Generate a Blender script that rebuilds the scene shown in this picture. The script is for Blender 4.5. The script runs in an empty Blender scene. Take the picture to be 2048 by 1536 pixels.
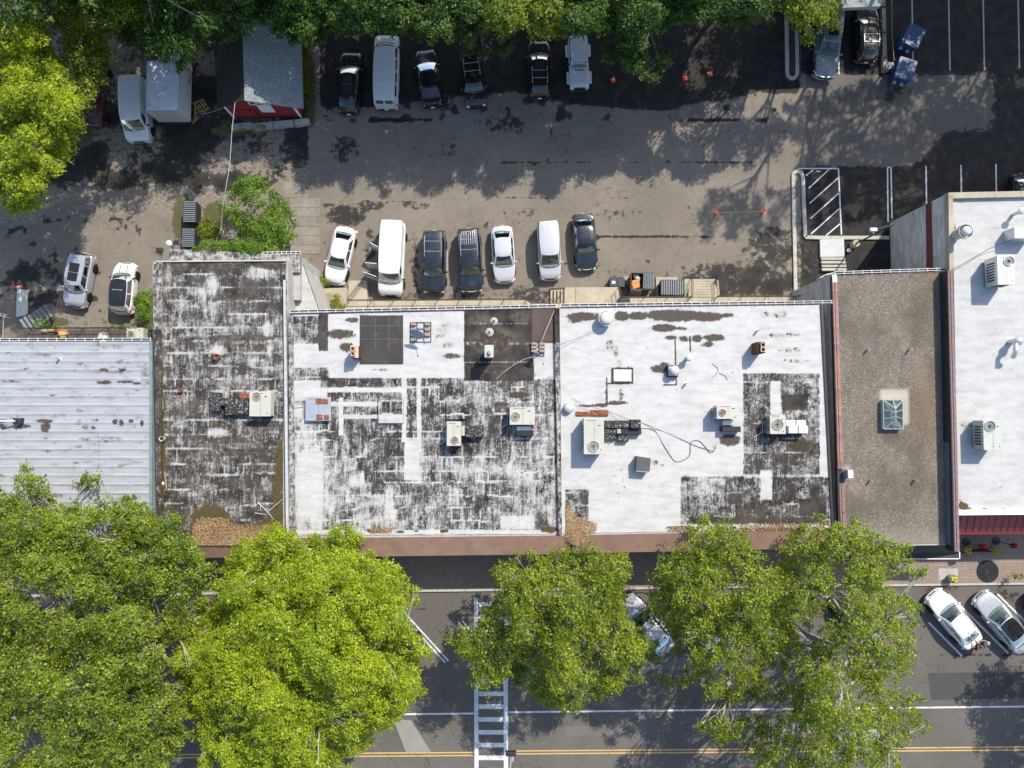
import bpy, math, random
import numpy as np
from mathutils import Vector, Matrix, Euler

# ------------------------------------------------------------------ camera, sky, sun, exposure
SC = bpy.context.scene
COL = SC.collection
F, TILT, H = 1421.0, math.radians(2.5), 57.0
cam_d = bpy.data.cameras.new("camera"); cam = bpy.data.objects.new("camera", cam_d); COL.objects.link(cam)
cam.location = (0, 0, H); cam.rotation_euler = (TILT, 0, 0)
cam_d.sensor_width = 36; cam_d.lens = F/2048*36; cam_d.clip_start = 1; cam_d.clip_end = 4000
SC.camera = cam
SUN_EL, SUN_AZ = math.radians(46), math.radians(36)
world = bpy.data.worlds.new("World"); SC.world = world; world.use_nodes = True
wn = world.node_tree; bg = wn.nodes["Background"]
sky = wn.nodes.new("ShaderNodeTexSky"); sky.sky_type = 'NISHITA'; sky.sun_disc = False
sky.sun_elevation = SUN_EL; sky.sun_rotation = SUN_AZ; sky.air_density = 1.0; sky.dust_density = 1.2
wn.links.new(sky.outputs[0], bg.inputs[0]); bg.inputs[1].default_value = 0.15
sun_d = bpy.data.lights.new("sun", 'SUN'); sun_d.energy = 3.5; sun_d.angle = math.radians(0.5); sun_d.color = (1.0, 0.93, 0.82)
sun = bpy.data.objects.new("sun", sun_d); COL.objects.link(sun)
SV = Vector((math.sin(SUN_AZ)*math.cos(SUN_EL), math.cos(SUN_AZ)*math.cos(SUN_EL), math.sin(SUN_EL)))
sun.rotation_euler = SV.to_track_quat('Z', 'Y').to_euler(); sun.location = (30, 40, 60)
SC.view_settings.view_transform = 'Standard'; SC.view_settings.look = 'None'
SC.view_settings.gamma = 1; SC.view_settings.exposure = 0.85
try: SC.view_settings.use_curve_mapping = False
except Exception: pass
try:
    SC.cycles.max_bounces = 6; SC.cycles.transparent_max_bounces = 12
    SC.cycles.diffuse_bounces = 3
except Exception: pass

random.seed(7); RNG = np.random.default_rng(7)
ct, st_ = math.cos(TILT), math.sin(TILT)

def Pn(px, py, z):
    """point of the place at height z that lies under photo position px,py"""
    px = np.asarray(px, float); py = np.asarray(py, float)
    dx = px-1024; dy = -(py-768); dz = -F
    wy = dy*ct - dz*st_; wz = dy*st_ + dz*ct
    t = (z-H)/wz
    return dx*t, wy*t
def P(px, py, z=0.0):
    x, y = Pn(px, py, z); return Vector((float(x), float(y), float(z)))

# ------------------------------------------------------------------ tags and builders
def tag(o, label=None, cat=None, group=None, kind=None):
    if label: o['label'] = label
    if cat: o['category'] = cat
    if group: o['group'] = group
    if kind: o['kind'] = kind
    return o
def empty(name, loc=(0, 0, 0), rz=0.0, label=None, cat=None, group=None):
    o = bpy.data.objects.new(name, None); COL.objects.link(o)
    o.location = loc; o.rotation_euler = (0, 0, rz); o.empty_display_size = .3
    return tag(o, label, cat, group)
def link(name, me, parent=None, loc=None, rot=None, scale=None):
    o = bpy.data.objects.new(name, me); COL.objects.link(o)
    if parent is not None: o.parent = parent
    if loc is not None: o.location = loc
    if rot is not None: o.rotation_euler = rot
    if scale is not None: o.scale = scale
    return o

class MB:
    def __init__(s): s.v = []; s.f = []; s.m = []
    def add(s, vs, fs, mi=0):
        n = len(s.v); s.v += [tuple(v) for v in vs]
        for f in fs: s.f.append(tuple(n+i for i in f)); s.m.append(mi)
        return s
    def box(s, c, d, mi=0, rz=0.0, bev=0.0):
        hx, hy, hz = d[0]/2, d[1]/2, d[2]/2
        if bev > 0:
            b = min(bev, hx*.9, hy*.9, hz*.9)
            ring = [(-hx+b, -hy), (hx-b, -hy), (hx, -hy+b), (hx, hy-b), (hx-b, hy), (-hx+b, hy), (-hx, hy-b), (-hx, -hy+b)]
            ins = [(x*(1-b/hx), y*(1-b/hy)) for x, y in ring]
            L = [[(x, y, -hz) for x, y in ring], [(x, y, hz-b) for x, y in ring], [(x, y, hz) for x, y in ins]]
            vs = [p for l in L for p in l]; fs = []
            for k in range(2):
                for i in range(8):
                    j = (i+1) % 8; fs.append((k*8+i, k*8+j, k*8+8+j, k*8+8+i))
            fs.append(tuple(range(16, 24))); fs.append(tuple(range(7, -1, -1)))
        else:
            vs = [(x*hx, y*hy, z*hz) for z in (-1, 1) for x, y in ((-1, -1), (1, -1), (1, 1), (-1, 1))]
            fs = [(3, 2, 1, 0), (4, 5, 6, 7), (0, 1, 5, 4), (1, 2, 6, 5), (2, 3, 7, 6), (3, 0, 4, 7)]
        c_, s_ = math.cos(rz), math.sin(rz)
        vs = [(c[0]+x*c_-y*s_, c[1]+x*s_+y*c_, c[2]+z) for x, y, z in vs]
        return s.add(vs, fs, mi)
    def prism(s, poly, z0, z1, mi=0, mi_side=None, top=None):
        """poly list of (x,y) (any winding); top: other poly for the upper ring"""
        a = sum(poly[i][0]*poly[(i+1) % len(poly)][1]-poly[(i+1) % len(poly)][0]*poly[i][1] for i in range(len(poly)))
        if a < 0:
            poly = poly[::-1]
            if top: top = top[::-1]
        n = len(poly); tp = top or poly
        vs = [(x, y, z0) for x, y in poly]+[(x, y, z1) for x, y in tp]
        ms = mi if mi_side is None else mi_side
        s.add(vs, [(i, (i+1) % n, n+(i+1) % n, n+i) for i in range(n)], ms)
        k = len(s.v)-2*n
        s.f.append(tuple(k+n+i for i in range(n))); s.m.append(mi)
        s.f.append(tuple(k+n-1-i for i in range(n))); s.m.append(ms)
        return s
    def tube(s, pts, r, n=8, mi=0, r1=None, cap=True):
        pts = [Vector(p) for p in pts]; k = len(pts); r1 = r if r1 is None else r1
        base = len(s.v); up = None
        for i, p in enumerate(pts):
            d = (pts[min(i+1, k-1)]-pts[max(i-1, 0)])
            d = d.normalized() if d.length > 1e-9 else Vector((0, 0, 1))
            if up is None or abs(up.dot(d)) > .98: up = Vector((0, 0, 1)) if abs(d.z) < .9 else Vector((1, 0, 0))
            a = d.cross(up).normalized(); b = a.cross(d).normalized(); up = b
            rr = r+(r1-r)*i/max(1, k-1)
            for j in range(n):
                t = 2*math.pi*j/n; q = p+a*math.cos(t)*rr+b*math.sin(t)*rr; s.v.append(tuple(q))
        for i in range(k-1):
            for j in range(n):
                a0 = base+i*n+j; a1 = base+i*n+(j+1) % n
                s.f.append((a1, a0, a0+n, a1+n)); s.m.append(mi)
        if cap:
            s.f.append(tuple(base+j for j in range(n))); s.m.append(mi)
            s.f.append(tuple(base+(k-1)*n+n-1-j for j in range(n))); s.m.append(mi)
        return s
    def lathe(s, prof, c=(0, 0, 0), n=24, mi=0, axis='z'):
        base = len(s.v)
        for r, z in prof:
            for j in range(n):
                t = 2*math.pi*j/n
                q = (r*math.cos(t), r*math.sin(t), z)
                if axis == 'y': q = (q[0], q[2], -q[1])
                if axis == 'x': q = (q[2], q[0], q[1])
                s.v.append((c[0]+q[0], c[1]+q[1], c[2]+q[2]))
        for i in range(len(prof)-1):
            for j in range(n):
                a0 = base+i*n+j; a1 = base+i*n+(j+1) % n
                s.f.append((a0, a1, a1+n, a0+n)); s.m.append(mi)
        if prof[-1][0] > 1e-4: s.f.append(tuple(base+(len(prof)-1)*n+j for j in range(n))); s.m.append(mi)
        if prof[0][0] > 1e-4: s.f.append(tuple(base+n-1-j for j in range(n))); s.m.append(mi)
        return s
    def ball(s, c, r, n=12, m=7, mi=0):
        rr = r if hasattr(r, '__len__') else (r, r, r); base = len(s.v)
        for i in range(m+1):
            a = math.pi*i/m
            for j in range(n):
                t = 2*math.pi*j/n
                s.v.append((c[0]+rr[0]*math.sin(a)*math.cos(t), c[1]+rr[1]*math.sin(a)*math.sin(t), c[2]-rr[2]*math.cos(a)))
        for i in range(m):
            for j in range(n):
                a0 = base+i*n+j; a1 = base+i*n+(j+1) % n
                s.f.append((a0, a1, a1+n, a0+n)); s.m.append(mi)
        return s
    def mesh(s, name, mats, smooth=None):
        me = bpy.data.meshes.new(name); me.from_pydata(s.v, [], s.f)
        if not isinstance(mats, (list, tuple)): mats = [mats]
        for m in mats: me.materials.append(m)
        if len(mats) > 1: me.polygons.foreach_set('material_index', s.m)
        if smooth is not None:
            me.shade_smooth()
            try: me.set_sharp_from_angle(angle=math.radians(smooth))
            except Exception: pass
        me.update(); return me
    def build(s, name, mats, parent=None, smooth=None, loc=None, rot=None):
        return link(name, s.mesh(name, mats, smooth), parent, loc, rot)

# ------------------------------------------------------------------ materials
class NT:
    def __init__(s, name):
        s.m = bpy.data.materials.new(name); s.m.use_nodes = True
        s.t = s.m.node_tree; s.b = s.t.nodes["Principled BSDF"]; s.out = s.t.nodes["Material Output"]
        s._pos = None
    def n(s, typ, **kw):
        nd = s.t.nodes.new(typ)
        for k, v in kw.items(): setattr(nd, k, v)
        return nd
    def L(s, a, b): s.t.links.new(a, b)
    def pos(s, obj=False):
        if obj: return s.n("ShaderNodeTexCoord").outputs['Object']
        if s._pos is None: s._pos = s.n("ShaderNodeNewGeometry").outputs['Position']
        return s._pos
    def scaled(s, v, sc):
        m = s.n("ShaderNodeMapping"); s.L(v, m.inputs[0]); m.inputs['Scale'].default_value = sc; return m.outputs[0]
    def noise(s, vec, scale, detail=4, rough=.55, dist=0.0):
        nd = s.n("ShaderNodeTexNoise"); s.L(vec, nd.inputs['Vector'])
        nd.inputs['Scale'].default_value = scale; nd.inputs['Detail'].default_value = detail
        nd.inputs['Roughness'].default_value = rough; nd.inputs['Distortion'].default_value = dist
        return nd.outputs[0]
    def math(s, op, a, b=None, c=None, clamp=False):
        nd = s.n("ShaderNodeMath", operation=op, use_clamp=clamp)
        for i, x in enumerate((a, b, c)):
            if x is None: continue
            if isinstance(x, (int, float)): nd.inputs[i].default_value = x
            else: s.L(x, nd.inputs[i])
        return nd.outputs[0]
    def sstep(s, x, lo, hi, a=0.0, b=1.0):
        nd = s.n("ShaderNodeMapRange", interpolation_type='SMOOTHSTEP')
        s.L(x, nd.inputs[0]); nd.inputs[1].default_value = lo; nd.inputs[2].default_value = hi
        nd.inputs[3].default_value = a; nd.inputs[4].default_value = b; return nd.outputs[0]
    def mix(s, fac, a, b, mode='MIX'):
        nd = s.n("ShaderNodeMix", data_type='RGBA', blend_type=mode)
        for x, i in ((fac, 0), (a, 6), (b, 7)):
            if isinstance(x, (int, float)): nd.inputs[i].default_value = x
            elif isinstance(x, (tuple, list)): nd.inputs[i].default_value = (x[0], x[1], x[2], 1)
            else: s.L(x, nd.inputs[i])
        return nd.outputs[2]
    def bump(s, h, strength=.3, dist=.02):
        nd = s.n("ShaderNodeBump"); s.L(h, nd.inputs['Height'])
        nd.inputs['Strength'].default_value = strength; nd.inputs['Distance'].default_value = dist
        s.L(nd.outputs[0], s.b.inputs['Normal'])
    def col(s, c): s.L(c, s.b.inputs['Base Color'])
    def rough(s, r):
        if isinstance(r, (int, float)): s.b.inputs['Roughness'].default_value = r
        else: s.L(r, s.b.inputs['Roughness'])

def mat(name, col, rough=.7, metal=0.0, var=.25, scale=1.5, fine=12, bump=.15, coat=0.0, spec=None, dirt=None):
    """plain stuff with uneven tone, grain and fine relief"""
    t = NT(name); p = t.pos(True)
    a = t.noise(p, scale, 5, .6); b = t.noise(p, fine, 4, .6)
    f = t.math('ADD', t.math('MULTIPLY', a, .6), t.math('MULTIPLY', b, .4))
    f = t.sstep(f, .3, .7)
    c0 = tuple(x*(1-var) for x in col); c1 = tuple(min(1, x*(1+var*.6)) for x in col)
    c = t.mix(f, c0, c1)
    if dirt:
        d = t.sstep(t.noise(p, scale*1.7+.7, 7, .65), .52, .68)
        c = t.mix(t.math('MULTIPLY', d, dirt[1]), c, dirt[0])
    t.col(c); t.rough(rough); t.b.inputs['Metallic'].default_value = metal
    if coat: t.b.inputs['Coat Weight'].default_value = coat; t.b.inputs['Coat Roughness'].default_value = .04
    if spec is None and rough > .6: spec = .2
    if spec is not None: t.b.inputs['Specular IOR Level'].default_value = spec
    if bump: t.bump(b, bump, .01)
    return t.m

def paint(name, col, metal=0.0, rough=.35, dust=.10):
    t = NT(name); p = t.pos(True)
    d = t.sstep(t.noise(p, 2.2, 6, .6), .42, .75)
    c = t.mix(t.math('MULTIPLY', d, dust), col, (.30, .28, .24)); t.col(c)
    t.rough(t.sstep(t.noise(p, 5, 4), .3, .7, rough*.8, rough*1.25))
    t.b.inputs['Metallic'].default_value = metal
    t.b.inputs['Coat Weight'].default_value = .8; t.b.inputs['Coat Roughness'].default_value = .05
    return t.m

def glass(name, tint, refl=.10):
    t = NT(name); t.t.nodes.remove(t.b)
    tr = t.n("ShaderNodeBsdfTransparent"); tr.inputs[0].default_value = (*tint, 1)
    gl = t.n("ShaderNodeBsdfGlossy"); gl.inputs[0].default_value = (.9, .95, 1, 1); gl.inputs[1].default_value = .04
    lw = t.n("ShaderNodeLayerWeight"); lw.inputs[0].default_value = .35
    mx = t.n("ShaderNodeMixShader")
    t.L(t.math('ADD', t.math('MULTIPLY', lw.outputs['Fresnel'], .45), refl, clamp=True), mx.inputs[0])
    t.L(tr.outputs[0], mx.inputs[1]); t.L(gl.outputs[0], mx.inputs[2]); t.L(mx.outputs[0], t.out.inputs[0])
    return t.m

def leafmat(name, c0, c1, c2, trans=.5):
    t = NT(name)
    g = t.n("ShaderNodeNewGeometry"); r = g.outputs['Random Per Island']
    nz = t.sstep(t.math('ADD', t.math('MULTIPLY', t.noise(g.outputs['Position'], .30, 2, .5), .5), t.math('MULTIPLY', t.noise(g.outputs['Position'], 1.3, 3, .6), .5)), .36, .62)
    c = t.mix(t.math('MULTIPLY', nz, 1.0), c0, c1)
    c = t.mix(t.math('MULTIPLY', t.sstep(r, .55, 1.0), .6), c, c2)
    v = t.math('MULTIPLY_ADD', r, .6, .72)
    hs = t.n("ShaderNodeHueSaturation"); t.L(c, hs.inputs['Color']); t.L(v, hs.inputs['Value'])
    c = hs.outputs[0]
    t.col(c); t.rough(.5); t.b.inputs['Specular IOR Level'].default_value = .35
    tl = t.n("ShaderNodeBsdfTranslucent"); t.L(t.mix(1.0, c, (1.0, 1.0, .45), 'MULTIPLY'), tl.inputs[0])
    mx = t.n("ShaderNodeMixShader"); mx.inputs[0].default_value = trans
    t.L(t.b.outputs[0], mx.inputs[1]); t.L(tl.outputs[0], mx.inputs[2]); t.L(mx.outputs[0], t.out.inputs[0])
    return t.m

M = {}
M['concrete'] = mat('pale_concrete', (.37, .325, .245), .85, var=.22, scale=.8, fine=14, dirt=((.16, .14, .11), .45))
M['concrete_grey'] = mat('grey_concrete', (.36, .36, .34), .85, var=.2, dirt=((.12, .12, .1), .5))
M['kerb'] = mat('kerb_concrete', (.40, .385, .35), .8, var=.15, dirt=((.25, .23, .2), .5))
M['white_metal'] = mat('white_metal', (.55, .55, .54), .45, var=.08, dirt=((.45, .4, .33), .35))
M['cream'] = mat('cream_metal', (.42, .42, .36), .5, var=.1, dirt=((.32, .27, .2), .35))
M['greycab'] = mat('grey_green_cabinet', (.40, .43, .38), .5, var=.1, dirt=((.2, .19, .16), .4))
M['silver'] = mat('galvanised', (.55, .57, .58), .35, metal=.6, var=.15, dirt=((.3, .27, .24), .3))
M['dark_metal'] = mat('dark_metal', (.035, .035, .038), .5, metal=.3, var=.3)
M['black'] = mat('black_plastic', (.012, .012, .014), .5, var=.3, bump=.05)
M['tarmetal'] = mat('tarred_duct', (.03, .029, .028), .7, var=.4, scale=5, dirt=((.6, .6, .6), .7))
M['rust'] = mat('rust', (.19, .06, .025), .85, var=.5, scale=6, dirt=((.5, .48, .45), .5))
M['copper'] = mat('rusty_fan', (.22, .08, .04), .6, metal=.3, var=.4, scale=9)
M['brown_rail'] = mat('brown_rail', (.05, .035, .028), .5, var=.2)
M['wood'] = mat('weathered_wood', (.30, .25, .19), .8, var=.3, scale=3, fine=30)
M['pallet'] = mat('pallet_wood', (.33, .23, .10), .8, var=.3, scale=4)
M['brick'] = mat('dark_brick', (.10, .05, .04), .85, var=.4, scale=6, fine=30)
M['brownroof'] = mat('brown_membrane', (.29, .185, .14), .85, var=.22, scale=.9, fine=25, dirt=((.17, .11, .085), .4))
M['wallgrey'] = mat('rear_wall', (.35, .34, .32), .85, var=.2)
M['bark'] = mat('bark', (.34, .31, .27), .9, var=.35, scale=4, fine=20, bump=.4)
M['tyre'] = mat('tyre', (.012, .012, .012), .8, var=.2)
M['rim'] = mat('alloy', (.55, .56, .57), .3, metal=.8, var=.1)
M['interior'] = mat('car_interior', (.10, .095, .085), .8, var=.3)
M['seat'] = mat('seat_cloth', (.30, .29, .25), .85, var=.25)
M['glass'] = glass('car_glass', (.68, .82, .75), .06)
M['glass_dark'] = glass('privacy_glass', (.10, .12, .13), .06)
M['lamp_clear'] = mat('lamp_clear', (.62, .64, .66), .12, var=.1, bump=0, coat=.8)
M['lamp_red'] = mat('lamp_red', (.40, .015, .012), .2, var=.15, bump=0, coat=.8)
M['p_white'] = paint('white_paint', (.58, .59, .60))
M['p_pearl'] = paint('pearl_paint', (.44, .45, .48), .1, dust=.05)
M['p_silver'] = paint('silver_paint', (.40, .42, .45), .35, .32, .03)
M['p_black'] = paint('black_paint', (.008, .009, .011), .1, .25, .04)
M['p_navy'] = paint('navy_black_paint', (.008, .013, .020), .1, .28, .05)
M['p_grey'] = paint('slate_grey_paint', (.16, .18, .20), .4, .3)
M['p_blue'] = paint('dark_blue_paint', (.02, .035, .09), .3, .28)
M['p_red'] = paint('dark_red_paint', (.07, .006, .008), .1, .45, .12)
M['orange'] = mat('cone_orange', (.85, .10, .015), .55, var=.15, bump=.05)
M['white_band'] = mat('reflective_white', (.85, .85, .85), .4, var=.05, bump=0)
M['clay'] = mat('clay_flue', (.50, .38, .28), .85, var=.2)
M['blue_bin'] = mat('blue_steel', (.015, .06, .16), .45, var=.3, scale=2, dirt=((.06, .05, .05), .5))
M['green_bin'] = mat('bin_brown', (.12, .075, .05), .6, var=.3, scale=2)
M['bin_lid'] = mat('bin_lid', (.19, .205, .225), .5, var=.25, scale=3)
M['bin_lid_dark'] = mat('bin_lid_dark', (.03, .035, .04), .45, var=.3)
M['burgundy'] = mat('burgundy_metal', (.20, .025, .035), .45, var=.12, metal=.1)
M['awn_red'] = mat('red_fascia', (.62, .08, .06), .5, var=.1)
M['barn_red'] = mat('barn_red', (.26, .035, .04), .8, var=.2, scale=2, fine=30)
M['white_trim'] = mat('white_trim', (.75, .75, .73), .6, var=.1)
M['skin'] = mat('skin', (.50, .30, .20), .6, var=.05, bump=0)
M['hair'] = mat('dark_hair', (.02, .014, .01), .6, var=.3)
M['cloth_black'] = mat('black_cloth', (.015, .014, .016), .9, var=.3)
M['cloth_blue'] = mat('pale_blue_cloth', (.42, .50, .56), .85, var=.1)
M['cloth_jean'] = mat('jeans', (.05, .07, .12), .85, var=.2)
M['soil'] = mat('soil', (.06, .045, .032), .95, var=.4, scale=3)
M['flower'] = mat('yellow_flower', (.80, .62, .03), .6, var=.2, bump=0)
M['dish'] = mat('dish_grey', (.26, .30, .34), .5, var=.08)
M['cable'] = mat('black_cable', (.02, .02, .02), .6, var=.1)
M['wire'] = mat('pale_wire', (.42, .42, .40), .6, var=.1)
M['bag_white'] = mat('white_bag', (.75, .76, .78), .4, var=.2, scale=6, bump=.5)
M['cardboard'] = mat('cardboard', (.55, .25, .08), .8, var=.15)
M['umbrella'] = mat('red_canvas', (.13, .01, .018), .85, var=.15)

LEAF = {
 'yellow': leafmat('leaf_yellow_green', (.200, .300, .012), (.350, .430, .018), (.48, .51, .05)),
 'lime': leafmat('leaf_lime', (.110, .175, .012), (.235, .305, .018), (.38, .42, .05)),
 'green': leafmat('leaf_green', (.098, .165, .014), (.215, .290, .022), (.36, .41, .055)),
 'dark': leafmat('leaf_dark', (.036, .086, .014), (.065, .130, .016), (.14, .21, .026), .45),
 'fresh': leafmat('leaf_fresh', (.085, .190, .012), (.150, .270, .016), (.26, .36, .03)),
}
# ------------------------------------------------------------------ fields worked out on vertex grids (stains, coatings, wear)
def vnoise(x, y, seed=0, octv=4):
    """smooth value noise in 0..1, x and y arrays"""
    out = np.zeros_like(x); amp = .5; tot = 0
    for o in range(octv):
        xi = np.floor(x).astype(np.int64); yi = np.floor(y).astype(np.int64)
        fx = x-xi; fy = y-yi; fx = fx*fx*(3-2*fx); fy = fy*fy*(3-2*fy)
        def h(a, b):
            n = (a*374761393+b*668265263+(seed+o)*2147483647) & 0xffffffff
            n = ((n ^ (n >> 13))*1274126177) & 0xffffffff
            return ((n ^ (n >> 16)) & 0xffff)/65535.0
        v = (h(xi, yi)*(1-fx)+h(xi+1, yi)*fx)*(1-fy)+(h(xi, yi+1)*(1-fx)+h(xi+1, yi+1)*fx)*fy
        out += v*amp; tot += amp; amp *= .5; x = x*2.03+17.1; y = y*2.03+5.7
    return out/tot
def sdpoly(x, y, poly):
    """signed distance, positive inside, in the units of x and y"""
    d = np.full(x.shape, 1e9); ins = np.zeros(x.shape, bool); n = len(poly)
    for i in range(n):
        ax, ay = poly[i]; bx, by = poly[(i+1) % n]
        ex, ey = bx-ax, by-ay; wx, wy = x-ax, y-ay
        t = np.clip((wx*ex+wy*ey)/(ex*ex+ey*ey+1e-9), 0, 1)
        d = np.minimum(d, np.hypot(wx-ex*t, wy-ey*t))
        c = ((ay > y) != (by > y)) & (x < ex*(y-ay)/(ey+1e-12)+ax)
        ins ^= c
    return np.where(ins, d, -d)
def sdline(x, y, pts):
    d = np.full(x.shape, 1e9)
    for (ax, ay), (bx, by) in zip(pts[:-1], pts[1:]):
        ex, ey = bx-ax, by-ay; wx, wy = x-ax, y-ay
        t = np.clip((wx*ex+wy*ey)/(ex*ex+ey*ey+1e-9), 0, 1)
        d = np.minimum(d, np.hypot(wx-ex*t, wy-ey*t))
    return d
def ss(v, lo, hi):
    t = np.clip((v-lo)/(hi-lo), 0, 1); return t*t*(3-2*t)
def ell(x, y, cx, cy, rx, ry, soft=.35):
    return 1-ss(np.hypot((x-cx)/rx, (y-cy)/ry), 1-soft, 1+soft)
def rect(x, y, x0, y0, x1, y1, s=2.0):
    return ss(np.minimum(np.minimum(x-x0, x1-x), np.minimum(y-y0, y1-y)), -s, s)

def sheet(name, q, z, res, field, material, parent=None, kind=None, thick=0.0, zfun=None):
    """a surface between four photo corners (TL, TR, BR, BL) as a fine grid; field(px,py)->3 masks"""
    cs = [P(a, b, z) for a, b in q]
    w = max((cs[1]-cs[0]).length, (cs[2]-cs[3]).length); h = max((cs[3]-cs[0]).length, (cs[2]-cs[1]).length)
    nx = max(2, int(w/res)+1); ny = max(2, int(h/res)+1)
    u, v = np.meshgrid(np.linspace(0, 1, nx), np.linspace(0, 1, ny))
    px = (q[0][0]*(1-u)+q[1][0]*u)*(1-v)+(q[3][0]*(1-u)+q[2][0]*u)*v
    py = (q[0][1]*(1-u)+q[1][1]*u)*(1-v)+(q[3][1]*(1-u)+q[2][1]*u)*v
    X, Y = Pn(px, py, z); Z = np.full_like(X, z)
    if zfun is not None: Z = Z+zfun(px, py)
    me = bpy.data.meshes.new(name); nv = nx*ny
    co = np.stack([X, Y, Z], -1).reshape(-1, 3)
    i = np.arange(nx*ny).reshape(ny, nx)
    f = np.stack([i[1:, :-1], i[1:, 1:], i[:-1, 1:], i[:-1, :-1]], -1).reshape(-1, 4)
    if thick:
        b = np.concatenate([i[0, :], i[1:, -1], i[-1, -2::-1], i[-2:0:-1, 0]])
        lo = co[b].copy(); lo[:, 2] -= thick; n0 = len(co); co = np.vstack([co, lo])
        k = np.arange(len(b)); k2 = (k+1) % len(b)
        f = np.vstack([f, np.stack([b[k], b[k2], n0+k2, n0+k], -1)])
    me.vertices.add(len(co)); me.vertices.foreach_set('co', co.astype(np.float32).ravel())
    me.loops.add(len(f)*4); me.loops.foreach_set('vertex_index', f.astype(np.int32).ravel())
    me.polygons.add(len(f)); me.polygons.foreach_set('loop_start', (np.arange(len(f))*4).astype(np.int32))
    me.polygons.foreach_set('loop_total', np.full(len(f), 4, np.int32))
    if field is not None:
        m = field(px, py); c = np.ones((len(co), 4), np.float32)
        for k in range(3): c[:nv, k] = m[k].reshape(-1)
        at = me.color_attributes.new('wear', 'FLOAT_COLOR', 'POINT'); at.data.foreach_set('color', c.ravel())
    me.materials.append(material); me.update(); me.validate(); me.shade_flat()
    o = link(name, me, parent)
    if kind: o['kind'] = kind
    return o

def wear_channels(t):
    a = t.n("ShaderNodeAttribute", attribute_name='wear'); s = t.n("ShaderNodeSeparateColor"); t.L(a.outputs['Color'], s.inputs[0])
    return s.outputs[0], s.outputs[1], s.outputs[2]

def ground_mat(name='worn_asphalt', c0=(.158, .138, .114), c1=(.220, .192, .158)):
    """asphalt: red = dark sealer, stains and darker ground, green = loose gravel and dirt, blue = weeds"""
    t = NT(name); p = t.pos(); R, G, B = wear_channels(t)
    fine = t.noise(p, 18, 3, .7); mid = t.noise(p, 2.2, 6, .62); big = t.noise(p, .22, 4, .55)
    vor = t.n("ShaderNodeTexVoronoi", feature='F1'); t.L(p, vor.inputs['Vector']); vor.inputs['Scale'].default_value = 30
    agg = t.sstep(vor.outputs['Distance'], .15, .75)
    c = t.mix(t.sstep(big, .3, .7), c0, c1)
    c = t.mix(t.math('MULTIPLY', t.sstep(mid, .45, .75), .5), c, (.115, .098, .08))
    c = t.mix(t.math('MULTIPLY', agg, .25), c, (.24, .21, .17))
    # gravel
    gr = t.mix(t.sstep(t.noise(p, 5, 5, .7), .35, .65), (.15, .13, .105), (.27, .235, .19))
    gf = t.sstep(t.math('ADD', G, t.math('MULTIPLY', t.math('SUBTRACT', mid, .5), .9)), .42, .6)
    c = t.mix(gf, c, gr)
    # fine cracks
    w = t.n("ShaderNodeTexVoronoi", feature='DISTANCE_TO_EDGE'); dm = t.n("ShaderNodeVectorMath", operation='ADD')
    nz = t.n("ShaderNodeTexNoise"); t.L(p, nz.inputs['Vector']); nz.inputs['Scale'].default_value = 1.3; nz.inputs['Detail'].default_value = 4
    sc = t.n("ShaderNodeVectorMath", operation='SCALE'); t.L(nz.outputs['Color'], sc.inputs[0]); sc.inputs['Scale'].default_value = 1.6
    t.L(p, dm.inputs[0]); t.L(sc.outputs[0], dm.inputs[1]); t.L(dm.outputs[0], w.inputs['Vector']); w.inputs['Scale'].default_value = .30
    crack = t.math('MULTIPLY', t.sstep(w.outputs[0], .0, .010, 1, 0), t.sstep(t.noise(p, .25, 2), .5, .6))
    # sealer and stains
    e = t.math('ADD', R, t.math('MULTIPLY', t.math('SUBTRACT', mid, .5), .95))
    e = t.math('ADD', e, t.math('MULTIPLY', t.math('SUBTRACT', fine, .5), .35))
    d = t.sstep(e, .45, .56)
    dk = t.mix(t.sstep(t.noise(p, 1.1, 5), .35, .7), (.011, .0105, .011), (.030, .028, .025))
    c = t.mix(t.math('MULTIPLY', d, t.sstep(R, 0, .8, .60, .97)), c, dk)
    c = t.mix(t.math('MULTIPLY', crack, .75), c, (.03, .027, .024))
    # scattered pale bits
    v2 = t.n("ShaderNodeTexVoronoi", feature='F1'); t.L(p, v2.inputs['Vector']); v2.inputs['Scale'].default_value = 1.6
    c = t.mix(t.sstep(v2.outputs['Distance'], .02, .045, .6, 0), c, (.35, .33, .3))
    # weeds
    gb = t.sstep(t.math('ADD', B, t.math('MULTIPLY', t.math('SUBTRACT', mid, .5), .9)), .45, .6)
    c = t.mix(gb, c, t.mix(t.sstep(mid, .38, .6), t.mix(fine, (.035, .045, .016), (.11, .14, .035)), (.10, .085, .055)))
    c = t.mix(t.math('MULTIPLY', t.sstep(fine, .35, .75), .22), c, (.02, .02, .02))
    t.col(c); t.b.inputs['Specular IOR Level'].default_value = .2; t.rough(t.math('SUBTRACT', .92, t.math('MULTIPLY', d, .18)))
    t.bump(t.math('ADD', t.math('MULTIPLY', fine, .5), t.math('MULTIPLY', agg, .5)), .5, .03)
    return t.m
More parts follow.
